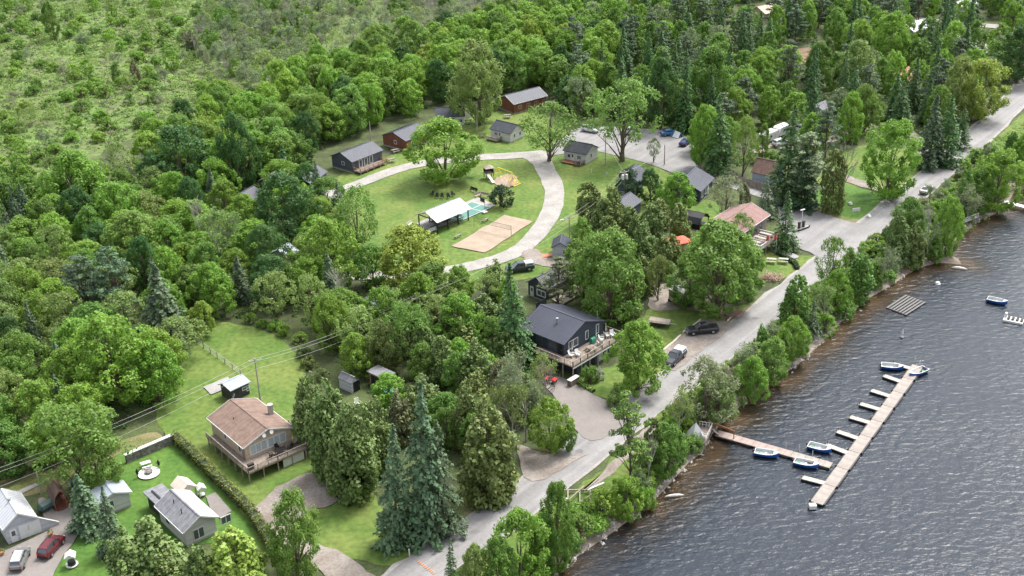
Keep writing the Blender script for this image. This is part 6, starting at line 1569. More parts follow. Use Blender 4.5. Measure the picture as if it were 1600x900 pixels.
# ------------------------------------------------------------------ trees and shrubs, one by one
for row in (
    # lawn and cottages
    ('B', 695, 183, 284, 122, 'bright', 'broad yellow green tree spreading over the middle of the oval lawn'),
    ('B', 750, 58, 196, 96, 'pale', 'tall pale green tree behind the picnic tables at the back of the lawn'),
    ('O', 858, 158, 252, 108, 'mid', 'open crowned green tree between the two charcoal roofed cottages'),
    ('O', 972, 118, 252, 132, 'green', 'wide open tree with forked trunk on the grass beside the gravel lot'),
    ('U', 784, 286, 322, 44, 'deep', 'small very dark round tree at the corner of the game court'),
    ('O', 1021, 214, 254, 26, 'grey', 'thin young pale tree at the edge of the gravel lot'),
    ('C', 923, 283, 352, 48, 'olive', 'leftmost olive cedar of the clump right of the loop lane'),
    ('C', 958, 288, 366, 50, 'olive', 'olive cedar behind the big maple, left of the dark roofed cottages'),
    ('C', 940, 305, 372, 46, 'olive', 'olive cedar in the middle of the clump above the big maple'),
    ('C', 984, 318, 374, 46, 'olive', 'olive cedar right of the clump beside the slate roof'),
    ('C', 1020, 320, 388, 48, 'olive', 'olive cedar standing left of the black shelter'),
    ('C', 1004, 345, 416, 48, 'olive', 'olive cedar just right of the big maple crown'),
    ('C', 1034, 368, 432, 40, 'olive', 'olive cedar left of the red canopy'),
    ('B', 984, 262, 318, 40, 'deep', 'dark round tree left of the slate roofed cottage'),
    ('B', 1016, 262, 318, 42, 'dark', 'dark green tree between the poles and the bright round tree'),
    ('B', 1057, 268, 333, 62, 'bright', 'bright green round tree left of the blue grey metal roof'),
    ('T', 952, 356, 505, 142, 'mid', 'huge dense maple right of the big dark blue house'),
    ('B', 912, 378, 470, 74, 'mid', 'maple between the tiny grey cabin and the huge maple'),
    ('B', 1122, 344, 488, 146, 'green', 'huge spreading maple over the camping trailer by the road'),
    ('B', 1078, 400, 480, 76, 'green', 'maple filling the gap left of the spreading roadside maple'),
    ('O', 1132, 272, 350, 60, 'grey', 'greyish open tree right of the blue grey metal roof'),
    ('O', 1158, 330, 392, 46, 'mid', 'open tree in front of the rose shingle roof'),
    ('C', 1163, 285, 322, 22, 'brown', 'small brownish cedar beside the lane behind the store'),
    ('Y', 1196, 284, 338, 40, 'blue', 'young pine with tiered branches behind the store roof'),
    ('S', 1226, 300, 390, 50, 'dark', 'narrow dark spruce at the corner of the store deck'),
    ('B', 995, 500, 610, 96, 'bright', 'bright rounded maple between the blue house deck and the grey pickup'),
    ('S', 808, 412, 568, 84, 'dark', 'tall dark spruce left of the big blue house roof'),
    ('P', 872, 402, 486, 62, 'brown', 'brownish pine leaning over the small navy cottage'),
    ('O', 1028, 395, 470, 44, 'olive', 'olive tree between the two huge maples'),
    ('D', 755, 170, 200, 14, 'grey', 'bare thin tree on the upper lawn') if 0 else ('C', 985, 440, 500, 36, 'olive', 'yellowish cedar at the right foot of the huge maple'),
    # trees left of the lawn
    ('B', 646, 348, 452, 124, 'yel', 'yellow green round tree at the left of the sand court'),
    ('B', 516, 338, 452, 112, 'bright', 'bright green dome shaped tree left of the yellow green one'),
    ('B', 450, 268, 384, 116, 'dark', 'large dark crown right of the grey roofed hidden cottages'),
    ('O', 560, 288, 398, 78, 'green', 'loose green tree at the end of the white lane'),
    ('S', 448, 228, 300, 48, 'dark', 'dark blunt spruce left of the slate blue cottage'),
    ('S', 502, 252, 318, 30, 'sp', 'small dark spruce at the lane end beside the slate blue cottage'),
    ('B', 292, 195, 300, 104, 'dark', 'dark green dome tree at the edge of the marsh'),
    ('B', 374, 175, 302, 72, 'dark', 'tall dark tree left of the marsh edge woods'),
    ('B', 120, 235, 340, 112, 'bright', 'bright green tree beside the brown marsh patch'),
    ('B', 190, 280, 372, 100, 'bright', 'bright tree standing just right of the marsh edge one'),
    ('B', 220, 330, 430, 110, 'green', 'green tree in the middle of the left woods'),
    ('D', 318, 300, 404, 70, 'grey', 'big bare grey dead tree in the left woods'),
    ('G', 345, 330, 430, 70, 'pale', 'half dead tree with thin pale leaves right of the bare one'),
    ('D', 532, 418, 500, 62, 'grey', 'bare grey dead tree in front of the hidden grey house'),
    ('P', 143, 398, 508, 84, 'sp', 'left one of two grey green pines in the left woods'),
    ('P', 188, 386, 506, 90, 'blue', 'right one of two grey green pines in the left woods'),
    ('S', 262, 414, 545, 98, 'sp', 'broad grey green spruce at the top of the long lawn'),
    ('B', 318, 470, 524, 46, 'yel', 'small yellow green tree at the top of the long lawn'),
    ('B', 120, 538, 630, 100, 'bright', 'left lobe tree of the bright stand beside the long lawn'),
    ('B', 188, 490, 630, 160, 'bright', 'largest bright green tree beside the long lawn'),
    ('B', 250, 530, 628, 84, 'bright', 'bright green tree nearest the lawn edge below the dark spruce'),
    ('S', 106, 584, 662, 48, 'blue', 'bluish spruce below the bright green stand'),
    ('O', 128, 628, 762, 160, 'green', 'big light green maple beside the stone wall'),
    ('B', 160, 660, 770, 90, 'green', 'low right half of the maple beside the stone wall'),
    ('S', 143, 742, 828, 76, 'blue', 'wide blue spruce between the gazebo and the guest cottage'),
    ('S', 177, 764, 866, 54, 'blue', 'slim blue spruce in front of the guest cottage'),
    ('C', 240, 806, 920, 125, 'olive', 'big olive green cedar mass in front of the bungalow, left'),
    ('C', 205, 822, 915, 70, 'olive', 'olive green cedar at the left side of the cedar mass'),
    ('C', 378, 822, 940, 116, 'yel', 'big yellow green cedar in front of the bungalow, right'),
    ('C', 318, 848, 940, 70, 'olive', 'cedar between the two big ones in front of the bungalow'),
    ('C', 268, 858, 940, 90, 'olive', 'olive shrubby cedar at the bottom edge'),
    ('B', 466, 764, 905, 104, 'green', 'green roadside tree with white flowers left of the gravel drive'),
    # dark cedar and spruce block beside the tan house
    ('C', 486, 584, 700, 66, 'olive', 'cedar touching the back right corner of the tan house'),
    ('C', 522, 588, 740, 84, 'olive', 'tall cedar in the block right of the tan house'),
    ('C', 553, 622, 772, 100, 'olive', 'widest cedar of the block right of the tan house'),
    ('C', 590, 622, 735, 70, 'olive', 'cedar between the wide one and the blue green spruce'),
    ('C', 630, 605, 690, 50, 'brown', 'brownish cedar behind the two blue green spruces'),
    ('S', 620, 664, 850, 84, 'blue', 'front blue green spruce right of the cedar block'),
    ('S', 662, 598, 838, 98, 'blue', 'tallest blue green spruce right of the cedar block'),
    ('S', 696, 660, 835, 74, 'sp', 'darker spruce on the right of the tallest one'),
    ('C', 765, 618, 778, 104, 'olive', 'large olive cedar beside the second driveway apron'),
    ('C', 735, 600, 700, 60, 'olive', 'olive cedar behind the large roadside cedar'),
    ('G', 822, 548, 690, 74, 'grey', 'half bare grey tree left of the driveway'),
    ('D', 848, 556, 660, 50, 'grey', 'bare tree standing in front of the blue house deck'),
    ('G', 802, 600, 715, 60, 'olive', 'sparse olive tree behind the driveway corner'),
    ('B', 862, 622, 706, 70, 'bright', 'bright green bush tree at the driveway corner'),
    ('B', 888, 662, 706, 34, 'mid', 'small round green bush at the driveway corner'),
    ('U', 920, 570, 600, 34, 'mid', 'leafy bush below the long deck'), ('U', 935, 573, 593, 22, 'white', 'white flowering round bush below the long deck'),
    ('U', 962, 606, 632, 34, 'pale', 'low pale bush on the grass in front of the bright maple'),
    ('C', 690, 520, 600, 60, 'olive', 'olive hawthorn like tree above the brick shelter'),
    ('C', 745, 530, 620, 66, 'olive', 'olive tree in the middle of the roadside woods'),
    ('C', 780, 560, 650, 60, 'brown', 'brownish cedar left of the half bare tree'),
    ('O', 640, 470, 570, 80, 'green', 'light green tree around the pole above the brick shelter'),
    ('B', 600, 500, 580, 70, 'olive', 'olive broad tree left of the lone pole'),
    ('B', 720, 458, 540, 84, 'bright', 'bright tree below the lawn behind the dark spruce'),
    ('B', 560, 520, 590, 64, 'bright', 'bright low tree at the end of the long lawn'),
    ('S', 663, 580, 628, 26, 'blue', 'little blue spruce beside the paddling pool'),
    # lake side of the road
    ('S', 707, 848, 925, 32, 'dark', 'small dark spruce at the bottom edge beside the road'),
    ('B', 742, 846, 935, 56, 'pale', 'pale bushy tree at the bottom edge beside the road'),
    ('B', 812, 796, 925, 100, 'bright', 'bright green tree at the bottom edge beside the lake'),
    ('B', 780, 838, 940, 70, 'green', 'lower green tree at the bottom edge beside the lake'),
    ('T', 872, 750, 890, 70, 'mid', 'tall narrow green tree beside the road near the bottom'),
    ('B', 852, 800, 905, 56, 'mid', 'green tree at the foot of the tall narrow one'),
    ('U', 940, 760, 812, 56, 'yel', 'yellow green bush beside the dock frames'), ('B', 978, 745, 815, 62, 'bright', 'bright low tree over the shore rocks'),
    ('U', 905, 802, 845, 50, 'green', 'green bush behind the shore rocks near the bottom'), ('U', 1005, 758, 800, 40, 'bright', 'bright bush at the water edge'),
    ('P', 985, 612, 760, 78, 'mid', 'tall pine standing on the lake side of the road'),
    ('D', 1012, 680, 775, 40, 'grey', 'bare grey spruce right of the tall roadside pine'),
    ('B', 1042, 662, 748, 76, 'mid', 'round green tree above the water near the landing deck'),
    ('C', 1020, 650, 725, 40, 'olive', 'cedar behind the round green tree near the landing'),
    ('G', 1060, 612, 690, 40, 'pale', 'thin pale tree left of the landing deck'),
    ('O', 1100, 560, 668, 96, 'grey', 'grey green willow like tree above the landing deck'),
    ('B', 1122, 590, 665, 66, 'pale', 'pale leafy tree at the shore right of the willow'),
    ('B', 1168, 555, 628, 60, 'bright', 'bright bush tree at the shore below the road'),
    ('U', 1145, 572, 600, 26, 'pink', 'pink flowering shrub beside the road'),
    ('G', 1180, 535, 590, 60, 'grey', 'sparse grey bush tree beside the road bend'),
    ('B', 1205, 528, 606, 64, 'green', 'green tree on the bank below the sparse one'),
    ('B', 1236, 492, 566, 56, 'bright', 'bright green tree on the bank beside the shallow water'),
    ('C', 1240, 430, 508, 52, 'mid', 'dense dark cedar standing alone on the road edge'),
    ('Y', 1268, 472, 530, 36, 'sp', 'young spruce on the bank'), ('G', 1285, 448, 520, 40, 'pale', 'thin pale tree on the bank above the rocks'),
    ('U', 1288, 488, 522, 40, 'bright', 'bright bush above the rocks'), ('U', 1318, 470, 500, 34, 'mid', 'dark bush above the rocks'),
    ('O', 1298, 366, 462, 56, 'mid', 'open dark tree standing out against the pale road'),
    ('B', 1304, 420, 492, 50, 'bright', 'bright tree in front of the open dark one'),
    ('C', 1342, 396, 470, 50, 'mid', 'broad cedar on the bank left of the stairs'),
    ('G', 1378, 385, 446, 44, 'grey', 'grey sparse tree immediately left of the beach stairs'),
    ('C', 1400, 325, 412, 50, 'olive', 'olive cedar above the beach stairs'), ('C', 1425, 345, 418, 44, 'olive', 'olive cedar right of the beach stairs'),
    ('B', 1418, 308, 372, 56, 'mid', 'green tree at the road edge behind the olive cedars'),
    ('D', 1447, 312, 412, 44, 'grey', 'dead grey spruce above the sand spit'), ('T', 1476, 305, 402, 50, 'bright', 'bright slim tree above the sand spit'),
    ('C', 1458, 360, 410, 34, 'mid', 'cedar at the foot of the dead grey spruce'),
    ('C', 1506, 262, 345, 36, 'mid', 'cedar at the road edge beyond the sand spit'), ('G', 1510, 285, 352, 44, 'grey', 'grey half bare tree above the timber landing'),
    ('B', 1552, 232, 332, 84, 'bright', 'bright broad tree over the narrow white dock'), ('B', 1528, 262, 338, 50, 'mid', 'green tree beside the timber landing'),
    ('C', 1545, 226, 292, 30, 'mid', 'dark cedar by the far bend of the road'), ('B', 1596, 205, 275, 50, 'bright', 'bright tree at the right edge above the water'),
    ('C', 1576, 206, 265, 28, 'mid', 'cedar at the roadside near the right edge'), ('B', 1604, 228, 300, 40, 'mid', 'green tree cut by the right edge'),
    ('U', 1390, 420, 436, 20, 'mid', 'small green bush beside the beach stairs'), ('U', 1420, 400, 420, 26, 'bright', 'bright green bush beside the beach stairs'),
    # inland right
    ('B', 1384, 184, 310, 102, 'bright', 'big bright maple on the lawn beside the paved lot'),
    ('S', 1228, 165, 312, 72, 'dark', 'tall dark spruce behind the brown roofed shed'),
    ('P', 1262, 205, 322, 76, 'grey', 'pale grey pine at the bend of the paved lane'),
    ('C', 1298, 232, 330, 46, 'olive', 'olive cedar at the corner of the corner lawn'), ('S', 1250, 225, 325, 68, 'deep', 'dark fir filling the gap behind the pale pine'),
    ('D', 1313, 212, 322, 44, 'grey', 'dead bare spruce trunk beside the corner lawn'),
    ('S', 1450, 148, 262, 58, 'sp', 'grey green spruce left one of the pair beside the far road'), ('S', 1478, 150, 258, 54, 'dark', 'dark spruce right one of the pair beside the far road'),
    ('S', 1500, 165, 232, 36, 'dark', 'dark spruce right of the pair beside the far road'),
    ('T', 1096, 158, 262, 42, 'bright', 'bright narrow tree right of the small blue car'), ('S', 1124, 150, 272, 60, 'dark', 'dark spruce beside the fence end'),
    ('O', 1160, 180, 275, 48, 'green', 'light open tree behind the board fence'), ('B', 1190, 190, 250, 24, 'green', 'small green tree behind the brown roofed shed'),
    ('U', 1205, 232, 258, 28, 'mid', 'round bush just behind the brown roofed shed'),
    ('B', 1528, 90, 188, 84, 'yel', 'yellow green tree beside the far road'), ('T', 1490, 85, 190, 66, 'pale', 'pale tall tree behind the far road'),
    ('B', 1588, 36, 130, 84, 'dark', 'large dark tree at the right edge far up'),
    ('T', 1388, 15, 110, 70, 'bright', 'bright round tree left of the white roofed house at the top'),
    ('B', 1330, 60, 160, 70, 'pale', 'pale tree in the right hand woods'), ('B', 1350, 130, 205, 56, 'green', 'green tree behind the big bright maple'),
    ('B', 1110, 70, 190, 84, 'mid', 'rounded green maple in the dark fir woods'), ('B', 1032, 85, 200, 60, 'dark', 'bluish dark rounded tree in the fir woods'),
    ('B', 950, 30, 120, 80, 'bright', 'bright green tree at the head of the fir woods'),
    ('O', 350, 10, 60, 40, 'mid', 'leaning tree at the back of the marsh'), ('C', 212, 92, 130, 20, 'brown', 'small dark brown cone tree in the open marsh'), ('C', 182, 96, 128, 16, 'mid', 'small green cone tree in the open marsh'),
    ('C', 300, 45, 78, 24, 'brown', 'brown rounded cedar near the marsh track'), ('B', 86, 0, 62, 34, 'mid', 'green tree standing above the marsh at the upper left'),
):
    T(*row)

# ------------------------------------------------------------------ the woods: every tree its own object
def off_flats(x, y, marg=0.8):
    for poly in FLATS:
        if x < poly[:, 0].min() - marg or x > poly[:, 0].max() + marg or y < poly[:, 1].min() - marg or y > poly[:, 1].max() + marg: continue
        if inside(poly, x, y): return False
        d = np.hypot(poly[:, 0] - x, poly[:, 1] - y).min()
        if d < marg: return False
    return True


HOUSES = [(o.matrix_world, o) for o in ()]
bpy.context.view_layer.update()
KEEP = []
for o in list(COL.objects):
    if o.parent is None and o.get('category') in ('house', 'garage', 'shelter', 'pavilion', 'camper', 'trailer', 'van', 'car'):
        ps = [c.matrix_world @ Vector(b) for c in o.children if c.type == 'MESH' for b in c.bound_box]
        if ps: KEEP.append((min(p.x for p in ps), max(p.x for p in ps), min(p.y for p in ps), max(p.y for p in ps)))


OPEN = [(1500, 160, 1625, 240), (1425, 240, 1500, 300), (1172, 200, 1262, 264), (1396, 112, 1448, 158), (1416, 36, 1470, 80), (1138, 8, 1230, 50), (1282, 160, 1310, 200), (384, 296, 420, 338), (425, 275, 470, 300), (545, 452, 602, 500), (1510, 34, 1575, 84), (1076, 655, 1128, 702), (1150, 190, 1180, 260), (1215, 72, 1290, 118), (448, 395, 475, 420)]      # open ground kept free of trees


def woods(px, step, kinds, group, seed, hscale=1.0, maxn=400, own=.55, marg=.8, frame=None):
    g = random.Random(seed); poly = [P(x, y) for x, y in px]; poly = [(p.x, p.y) for p in poly]
    x0, x1 = min(p[0] for p in poly), max(p[0] for p in poly); y0, y1 = min(p[1] for p in poly), max(p[1] for p in poly); n = 0
    tot = sum(k[0] for k in kinds); pts = []
    for _ in range(int((x1 - x0) * (y1 - y0) / step / step * 9)):
        if n >= maxn: break
        x, y = g.uniform(x0, x1), g.uniform(y0, y1)
        if not inside(poly, x, y) or any((x - a) ** 2 + (y - b) ** 2 < step * step for a, b in pts): continue
        if any((x - a) ** 2 + (y - b) ** 2 < (r * own + step * .3) ** 2 for a, b, r in TREES[:NT]): continue
        if not off_flats(x, y, marg) or any(a - 1.5 < x < b + 1.5 and c - 2.5 < y < d + 1.5 for a, b, c, d in KEEP): continue
        z = gz((x, y))
        if z < -1.1: continue
        qx, qy = proj((x, y, z))
        if any(a < qx < c and b_ < qy < d for a, b_, c, d in OPEN): continue
        u = g.uniform(0, tot)
        for k in kinds:
            u -= k[0]
            if u <= 0: break
        _, kind, tint, h, w, label = k
        hh = h * g.uniform(.78, 1.15) * hscale; ww = w * g.uniform(.8, 1.2); s_ = ppm((x, y, 0)); pts.append((x, y)); n += 1
        PEND.append((hh * ww * s_ * s_, kind, Vector((x, y, z)), hh, ww, tint, label, group)); TREES.append((x, y, ww / 2))
    return n


NT = len(TREES); cnt = {}; PEND = []
hand = {}
for o in COL.objects:
    if o.parent is None and o.get('category') in ('tree', 'shrub'): hand[o.name.split('.')[0]] = hand.get(o.name.split('.')[0], 0) + 1
NM = 'thick woods'
# left woods between marsh and lawn
cnt['left'] = woods([(-90, 330), (60, 310), (180, 285), (260, 265), (380, 245), (470, 250), (510, 300), (560, 380), (600, 440), (680, 470), (700, 520), (640, 560), (520, 560), (480, 505), (410, 498), (320, 492), (290, 560), (240, 640), (150, 700), (60, 740), (-90, 800)], 5.6,
      [(3, 'B', 'mid', 10, 9, 'mid green crown in the dense woods left of the oval lawn'), (4, 'B', 'bright', 10, 9.5, 'bright green crown in the dense woods left of the oval lawn'), (1.0, 'T', 'dark', 11, 8, 'tall dark crown in the dense woods left of the oval lawn'),
       (2.2, 'O', 'pale', 10, 9, 'pale loose crown in the dense woods left of the oval lawn'), (1, 'S', 'sp', 11, 5.5, 'grey green spruce in the woods left of the oval lawn'), (.5, 'G', 'pale', 9, 6, 'half bare tree in the woods left of the oval lawn')], 'trees of the left woods', 11)
# band of bright trees behind the cottages
cnt['band'] = woods([(240, 262), (330, 205), (440, 165), (540, 125), (640, 85), (760, 60), (860, 40), (960, 60), (960, 150), (900, 185), (860, 140), (790, 145), (700, 160), (610, 195), (520, 228), (470, 262), (400, 300), (300, 290)], 5.8,
      [(5, 'T', 'bright', 13, 10.5, 'tall bright green tree in the belt behind the cottages'), (2.8, 'T', 'green', 13, 10.5, 'tall fresh green tree in the belt behind the cottages'), (.7, 'T', 'dark', 12, 9, 'tall dark green tree in the belt behind the cottages'), (.8, 'T', 'yel', 12, 7.5, 'tall yellow green tree in the belt behind the cottages')], 'trees of the belt behind the cottages', 12)
# grey thin woods at the top centre
cnt['thin'] = woods([(380, 150), (300, 100), (330, 20), (420, -20), (560, -60), (820, -60), (860, 20), (760, 60), (640, 85), (540, 125), (440, 165)], 5.4,
      [(2.6, 'O', 'grey', 8, 6, 'thin grey green tree in the pale woods at the top'), (3.4, 'G', 'grey', 8.5, 6, 'half bare pale tree in the woods at the top'), (2.6, 'D', 'grey', 8, 5.5, 'bare grey tree in the woods at the top'), (1.5, 'O', 'pale', 8, 6.5, 'pale green loose tree in the woods at the top'), (.8, 'B', 'mid', 8, 6.5, 'green crown among the pale woods at the top')], 'trees of the pale woods', 13, marg=.2)
# dark fir woods top right
cnt['fir'] = woods([(860, 20), (900, -50), (1300, -50), (1560, -50), (1640, 60), (1600, 110), (1560, 135), (1530, 168), (1480, 205), (1420, 215), (1350, 205), (1300, 255), (1250, 250), (1160, 265), (1100, 262), (1085, 215), (1040, 196), (960, 188), (900, 190), (900, 120)], 6.3,
      [(2.6, 'S', 'dark', 15, 7, 'dark spruce in the mixed woods at the upper right'), (2.2, 'P', 'sp', 15, 8, 'grey green pine in the mixed woods at the upper right'), (2.6, 'B', 'mid', 12, 8.5, 'green rounded crown in the mixed woods at the upper right'), (2.6, 'T', 'bright', 12, 8.5, 'light green crown in the mixed woods at the upper right'), (1.0, 'O', 'grey', 12, 8, 'grey green loose crown in the mixed woods at the upper right'), (.6, 'C', 'olive', 9, 5, 'olive cedar in the mixed woods at the upper right')], 'trees of the upper right woods', 14, marg=.3, maxn=620)
# roadside woods below the lawn
cnt['mid'] = woods([(560, 560), (600, 480), (680, 480), (760, 450), (840, 520), (850, 600), (860, 650), (800, 690), (760, 740), (700, 740), (600, 640), (540, 600)], 4.6,
      [(3, 'C', 'olive', 8, 5.5, 'olive cedar in the woods between lawn and road'), (2.4, 'B', 'mid', 7.5, 6, 'green crown in the woods between lawn and road'), (1.6, 'B', 'bright', 7.5, 6, 'bright crown in the woods between lawn and road'), (.8, 'G', 'pale', 8, 5, 'half bare tree in the woods between lawn and road')], 'trees of the roadside woods', 15, own=.35)
cnt['mid2'] = woods([(890, 400), (960, 380), (1040, 340), (1100, 360), (1150, 400), (1165, 470), (1060, 470), (1010, 480), (960, 500), (900, 460)], 5.4,
      [(3, 'C', 'olive', 8, 5, 'olive cedar among the maples above the road'), (2, 'B', 'green', 8, 6, 'green crown among the maples above the road')], 'trees among the maples', 16)
# left edge garden trees
cnt['shore'] = woods([(760, 960), (850, 845), (900, 812), (960, 775), (1010, 720), (1055, 650), (1130, 590), (1215, 520), (1275, 462), (1330, 420), (1390, 365), (1440, 320), (1500, 268), (1560, 212), (1610, 180), (1625, 210), (1590, 270), (1560, 325), (1490, 372), (1470, 398), (1400, 425), (1330, 475), (1230, 575), (1140, 640), (1080, 700), (1000, 780), (900, 850), (820, 960)], 2.1,
      [(4, 'U', 'green', 2.8, 3.9, 'leafy green bush on the bank between road and lake'), (3, 'U', 'bright', 2.9, 4.0, 'bright green bush on the bank between road and lake'), (1.6, 'U', 'grey', 2.6, 3.6, 'greyish bush on the bank between road and lake'), (1, 'C', 'mid', 5, 3, 'small cedar on the bank between road and lake'), (.6, 'G', 'grey', 4, 3, 'bare greyish sapling on the bank between road and lake')], 'bushes on the lake bank', 17, marg=1.0, own=.35)
cnt['edge'] = woods([(300, 500), (420, 505), (480, 540), (500, 600), (620, 620), (640, 660), (560, 620), (490, 585), (450, 530), (380, 505)], 2.8,
      [(2, 'U', 'bright', 2.2, 3, 'bright bush at the edge of the long lawn'), (2, 'U', 'olive', 2.2, 3, 'olive bush at the edge of the long lawn')], 'bushes at the lawn edge', 18, own=.2)
# marsh
cnt['marsh'] = woods([(-90, -90), (560, -90), (480, 60), (380, 130), (250, 190), (140, 230), (-90, 330)], 4.6,
      [(3, 'U', 'bright', 3.6, 5.2, 'light green bush in the open marsh at the upper left'), (2, 'U', 'mid', 3.4, 4.4, 'mid green bush in the open marsh at the upper left'), (1, 'O', 'pale', 6, 4.5, 'loose pale small tree in the open marsh at the upper left'), (1, 'G', 'grey', 5.5, 4.5, 'bare greyish small tree in the open marsh at the upper left'), (.8, 'B', 'bright', 6, 5, 'bright small tree in the open marsh at the upper left')], 'bushes and small trees of the marsh', 19, maxn=520, own=.3)

# landmarks that single out the trees beside them
LAND = [('the slate blue cottage', 565, 255), ('the reddish brown cottage', 625, 222), ('the pale grey cottage at the woods', 703, 182), ('the charcoal roofed cottage on the upper lawn', 790, 212),
        ('the long brick building', 820, 160), ('the cottage at the lane junction', 905, 245), ('the small dark blue car', 1071, 226), ('the blue grey house with the slate roof', 1095, 290),
        ('the brown roofed shed', 1195, 278), ('the arched white trailer', 1200, 215), ('the red roofed cabin', 1425, 120), ('the white roofed house at the top', 1445, 45), ('the tan roofed barn', 1208, 18),
        ('the small cottage in the right woods', 1297, 172), ('the stone wall', 235, 700), ('the gazebo', 90, 775), ('the tan house', 400, 690), ('the pale roofed shed on the long lawn', 372, 605), ('the resin shed', 548, 598),
        ('the brick shelter', 598, 592), ('the hidden grey roofed house', 575, 465), ('the big dark blue house', 870, 530), ('the small navy cottage', 852, 455), ('the broad lawn spruce', 262, 540), ('the bare dead tree', 318, 404),
        ('the landing deck', 1098, 680), ('the beach stairs', 1402, 410), ('the timber landing', 1514, 348), ('the narrow white dock', 1571, 316), ('the dock frames', 906, 783), ('the swim raft shore', 1370, 462),
        ('the sand spit', 1465, 400), ('the marsh track', 355, 75), ('the two small cone trees', 197, 130), ('the top left corner', 0, 10), ('the sparse top centre', 620, 40), ('the bright maple by the lot', 1384, 308), ('the oval lawn', 560, 330), ('the left edge', 0, 450), ('the white suv', 922, 206), ('the tiny grey cabin', 884, 392), ('the red canopy', 1060, 391), ('the camping trailer under the maple', 1056, 470), ('the second driveway apron', 822, 728)]
best = {}
for i, q in enumerate(PEND):
    px_, py_ = proj(q[2])
    for nm_, lx, ly in LAND:
        d = (P(lx, ly) - q[2]).length
        if d > 22: continue
        side = ('left of' if px_ < lx else 'right of') if abs(px_ - lx) > abs(py_ - ly) * 1.3 else ('behind' if py_ < ly else 'in front of')
        k = (q[6].split(' in ')[0].split(' on ')[0].split(' among ')[0].split(' at ')[0].replace(' crown', ' tree'), side, nm_)
        if k not in best or d < best[k][0]: best[k] = (d, i)
own_label = {}
for k, (d, i) in sorted(best.items(), key=lambda e: e[1][0]):
    if i not in own_label: own_label[i] = ' '.join((k[0], 'closest' if 0 else 'standing', k[1], k[2]))
def far_label(i, q):
    px_, py_ = proj(q[2]); d, nm_, lx, ly = min(((P(lx, ly) - q[2]).length, nm_, lx, ly) for nm_, lx, ly in LAND)
    side = ('left of' if px_ < lx else 'right of') if abs(px_ - lx) > abs(py_ - ly) * 1.3 else ('behind' if py_ < ly else 'in front of')
    head = q[6].split(' in ')[0].split(' on ')[0].split(' among ')[0].split(' at ')[0].replace(' crown', ' tree').replace('tall ', '')
    size = 'small' if q[3] < SZ[q[1]] * .92 else ('mid sized' if q[3] < SZ[q[1]] * 1.04 else 'large')
    return ' '.join((size, head, 'some way' if d > 22 else 'growing', side, nm_))


def settle(labels):
    """where a few trees would share a label, their order from the left tells them apart"""
    by = {}
    for i, l_ in labels.items():
        if 'belt' in PEND[i][7]: l_ += ' in the belt'
        by.setdefault(l_, []).append(i)
    out = {}
    for l_, ii in by.items():
        ii.sort(key=lambda i: proj(PEND[i][2])[0]); n = len(ii)
        for k, i in enumerate(ii):
            o_ = '' if n == 1 else ('leftmost ' if k == 0 else 'rightmost ' if k == n - 1 else ('second ', 'third ', 'fourth ', 'fifth ', 'sixth ')[k - 1] + 'from left ' if k < 6 else '') if n < 8 else ''
            s_ = o_ + l_
            for cut in (' in the belt', ' some way', ' growing', ' mid sized', ' large', ' small'):
                if len(s_.split()) > 16: s_ = (' ' + s_).replace(cut, '', 1).strip()
            out[i] = s_
    return out


SZ = {}
for q in PEND: SZ.setdefault(q[1], []).append(q[3])
SZ = {k: sum(v) / len(v) for k, v in SZ.items()}
KEY = dict(B='broadleaf_tree', T='broadleaf_tree', O='broadleaf_tree')
byname = {}
for i, q in enumerate(PEND): byname.setdefault(KNAME[q[1]][0], []).append((q[0], i))
MASS = {}
chosen = [i for nm_, lst in byname.items() for _, i in sorted(lst, reverse=True)[:max(0, 300 - hand.get(nm_, 0))]]
FINAL = settle({i: own_label.get(i) or far_label(i, PEND[i]) for i in chosen})
for nm_, lst in byname.items():
    lst.sort(reverse=True); room = max(0, 300 - hand.get(nm_, 0))
    for j, (_, i) in enumerate(lst):
        q = PEND[i]
        if j < room: plant(q[1], q[2], q[3], q[4], q[5], FINAL.get(i, q[6]), q[7], jit=.18)
        else: MASS.setdefault(nm_, []).append(q)


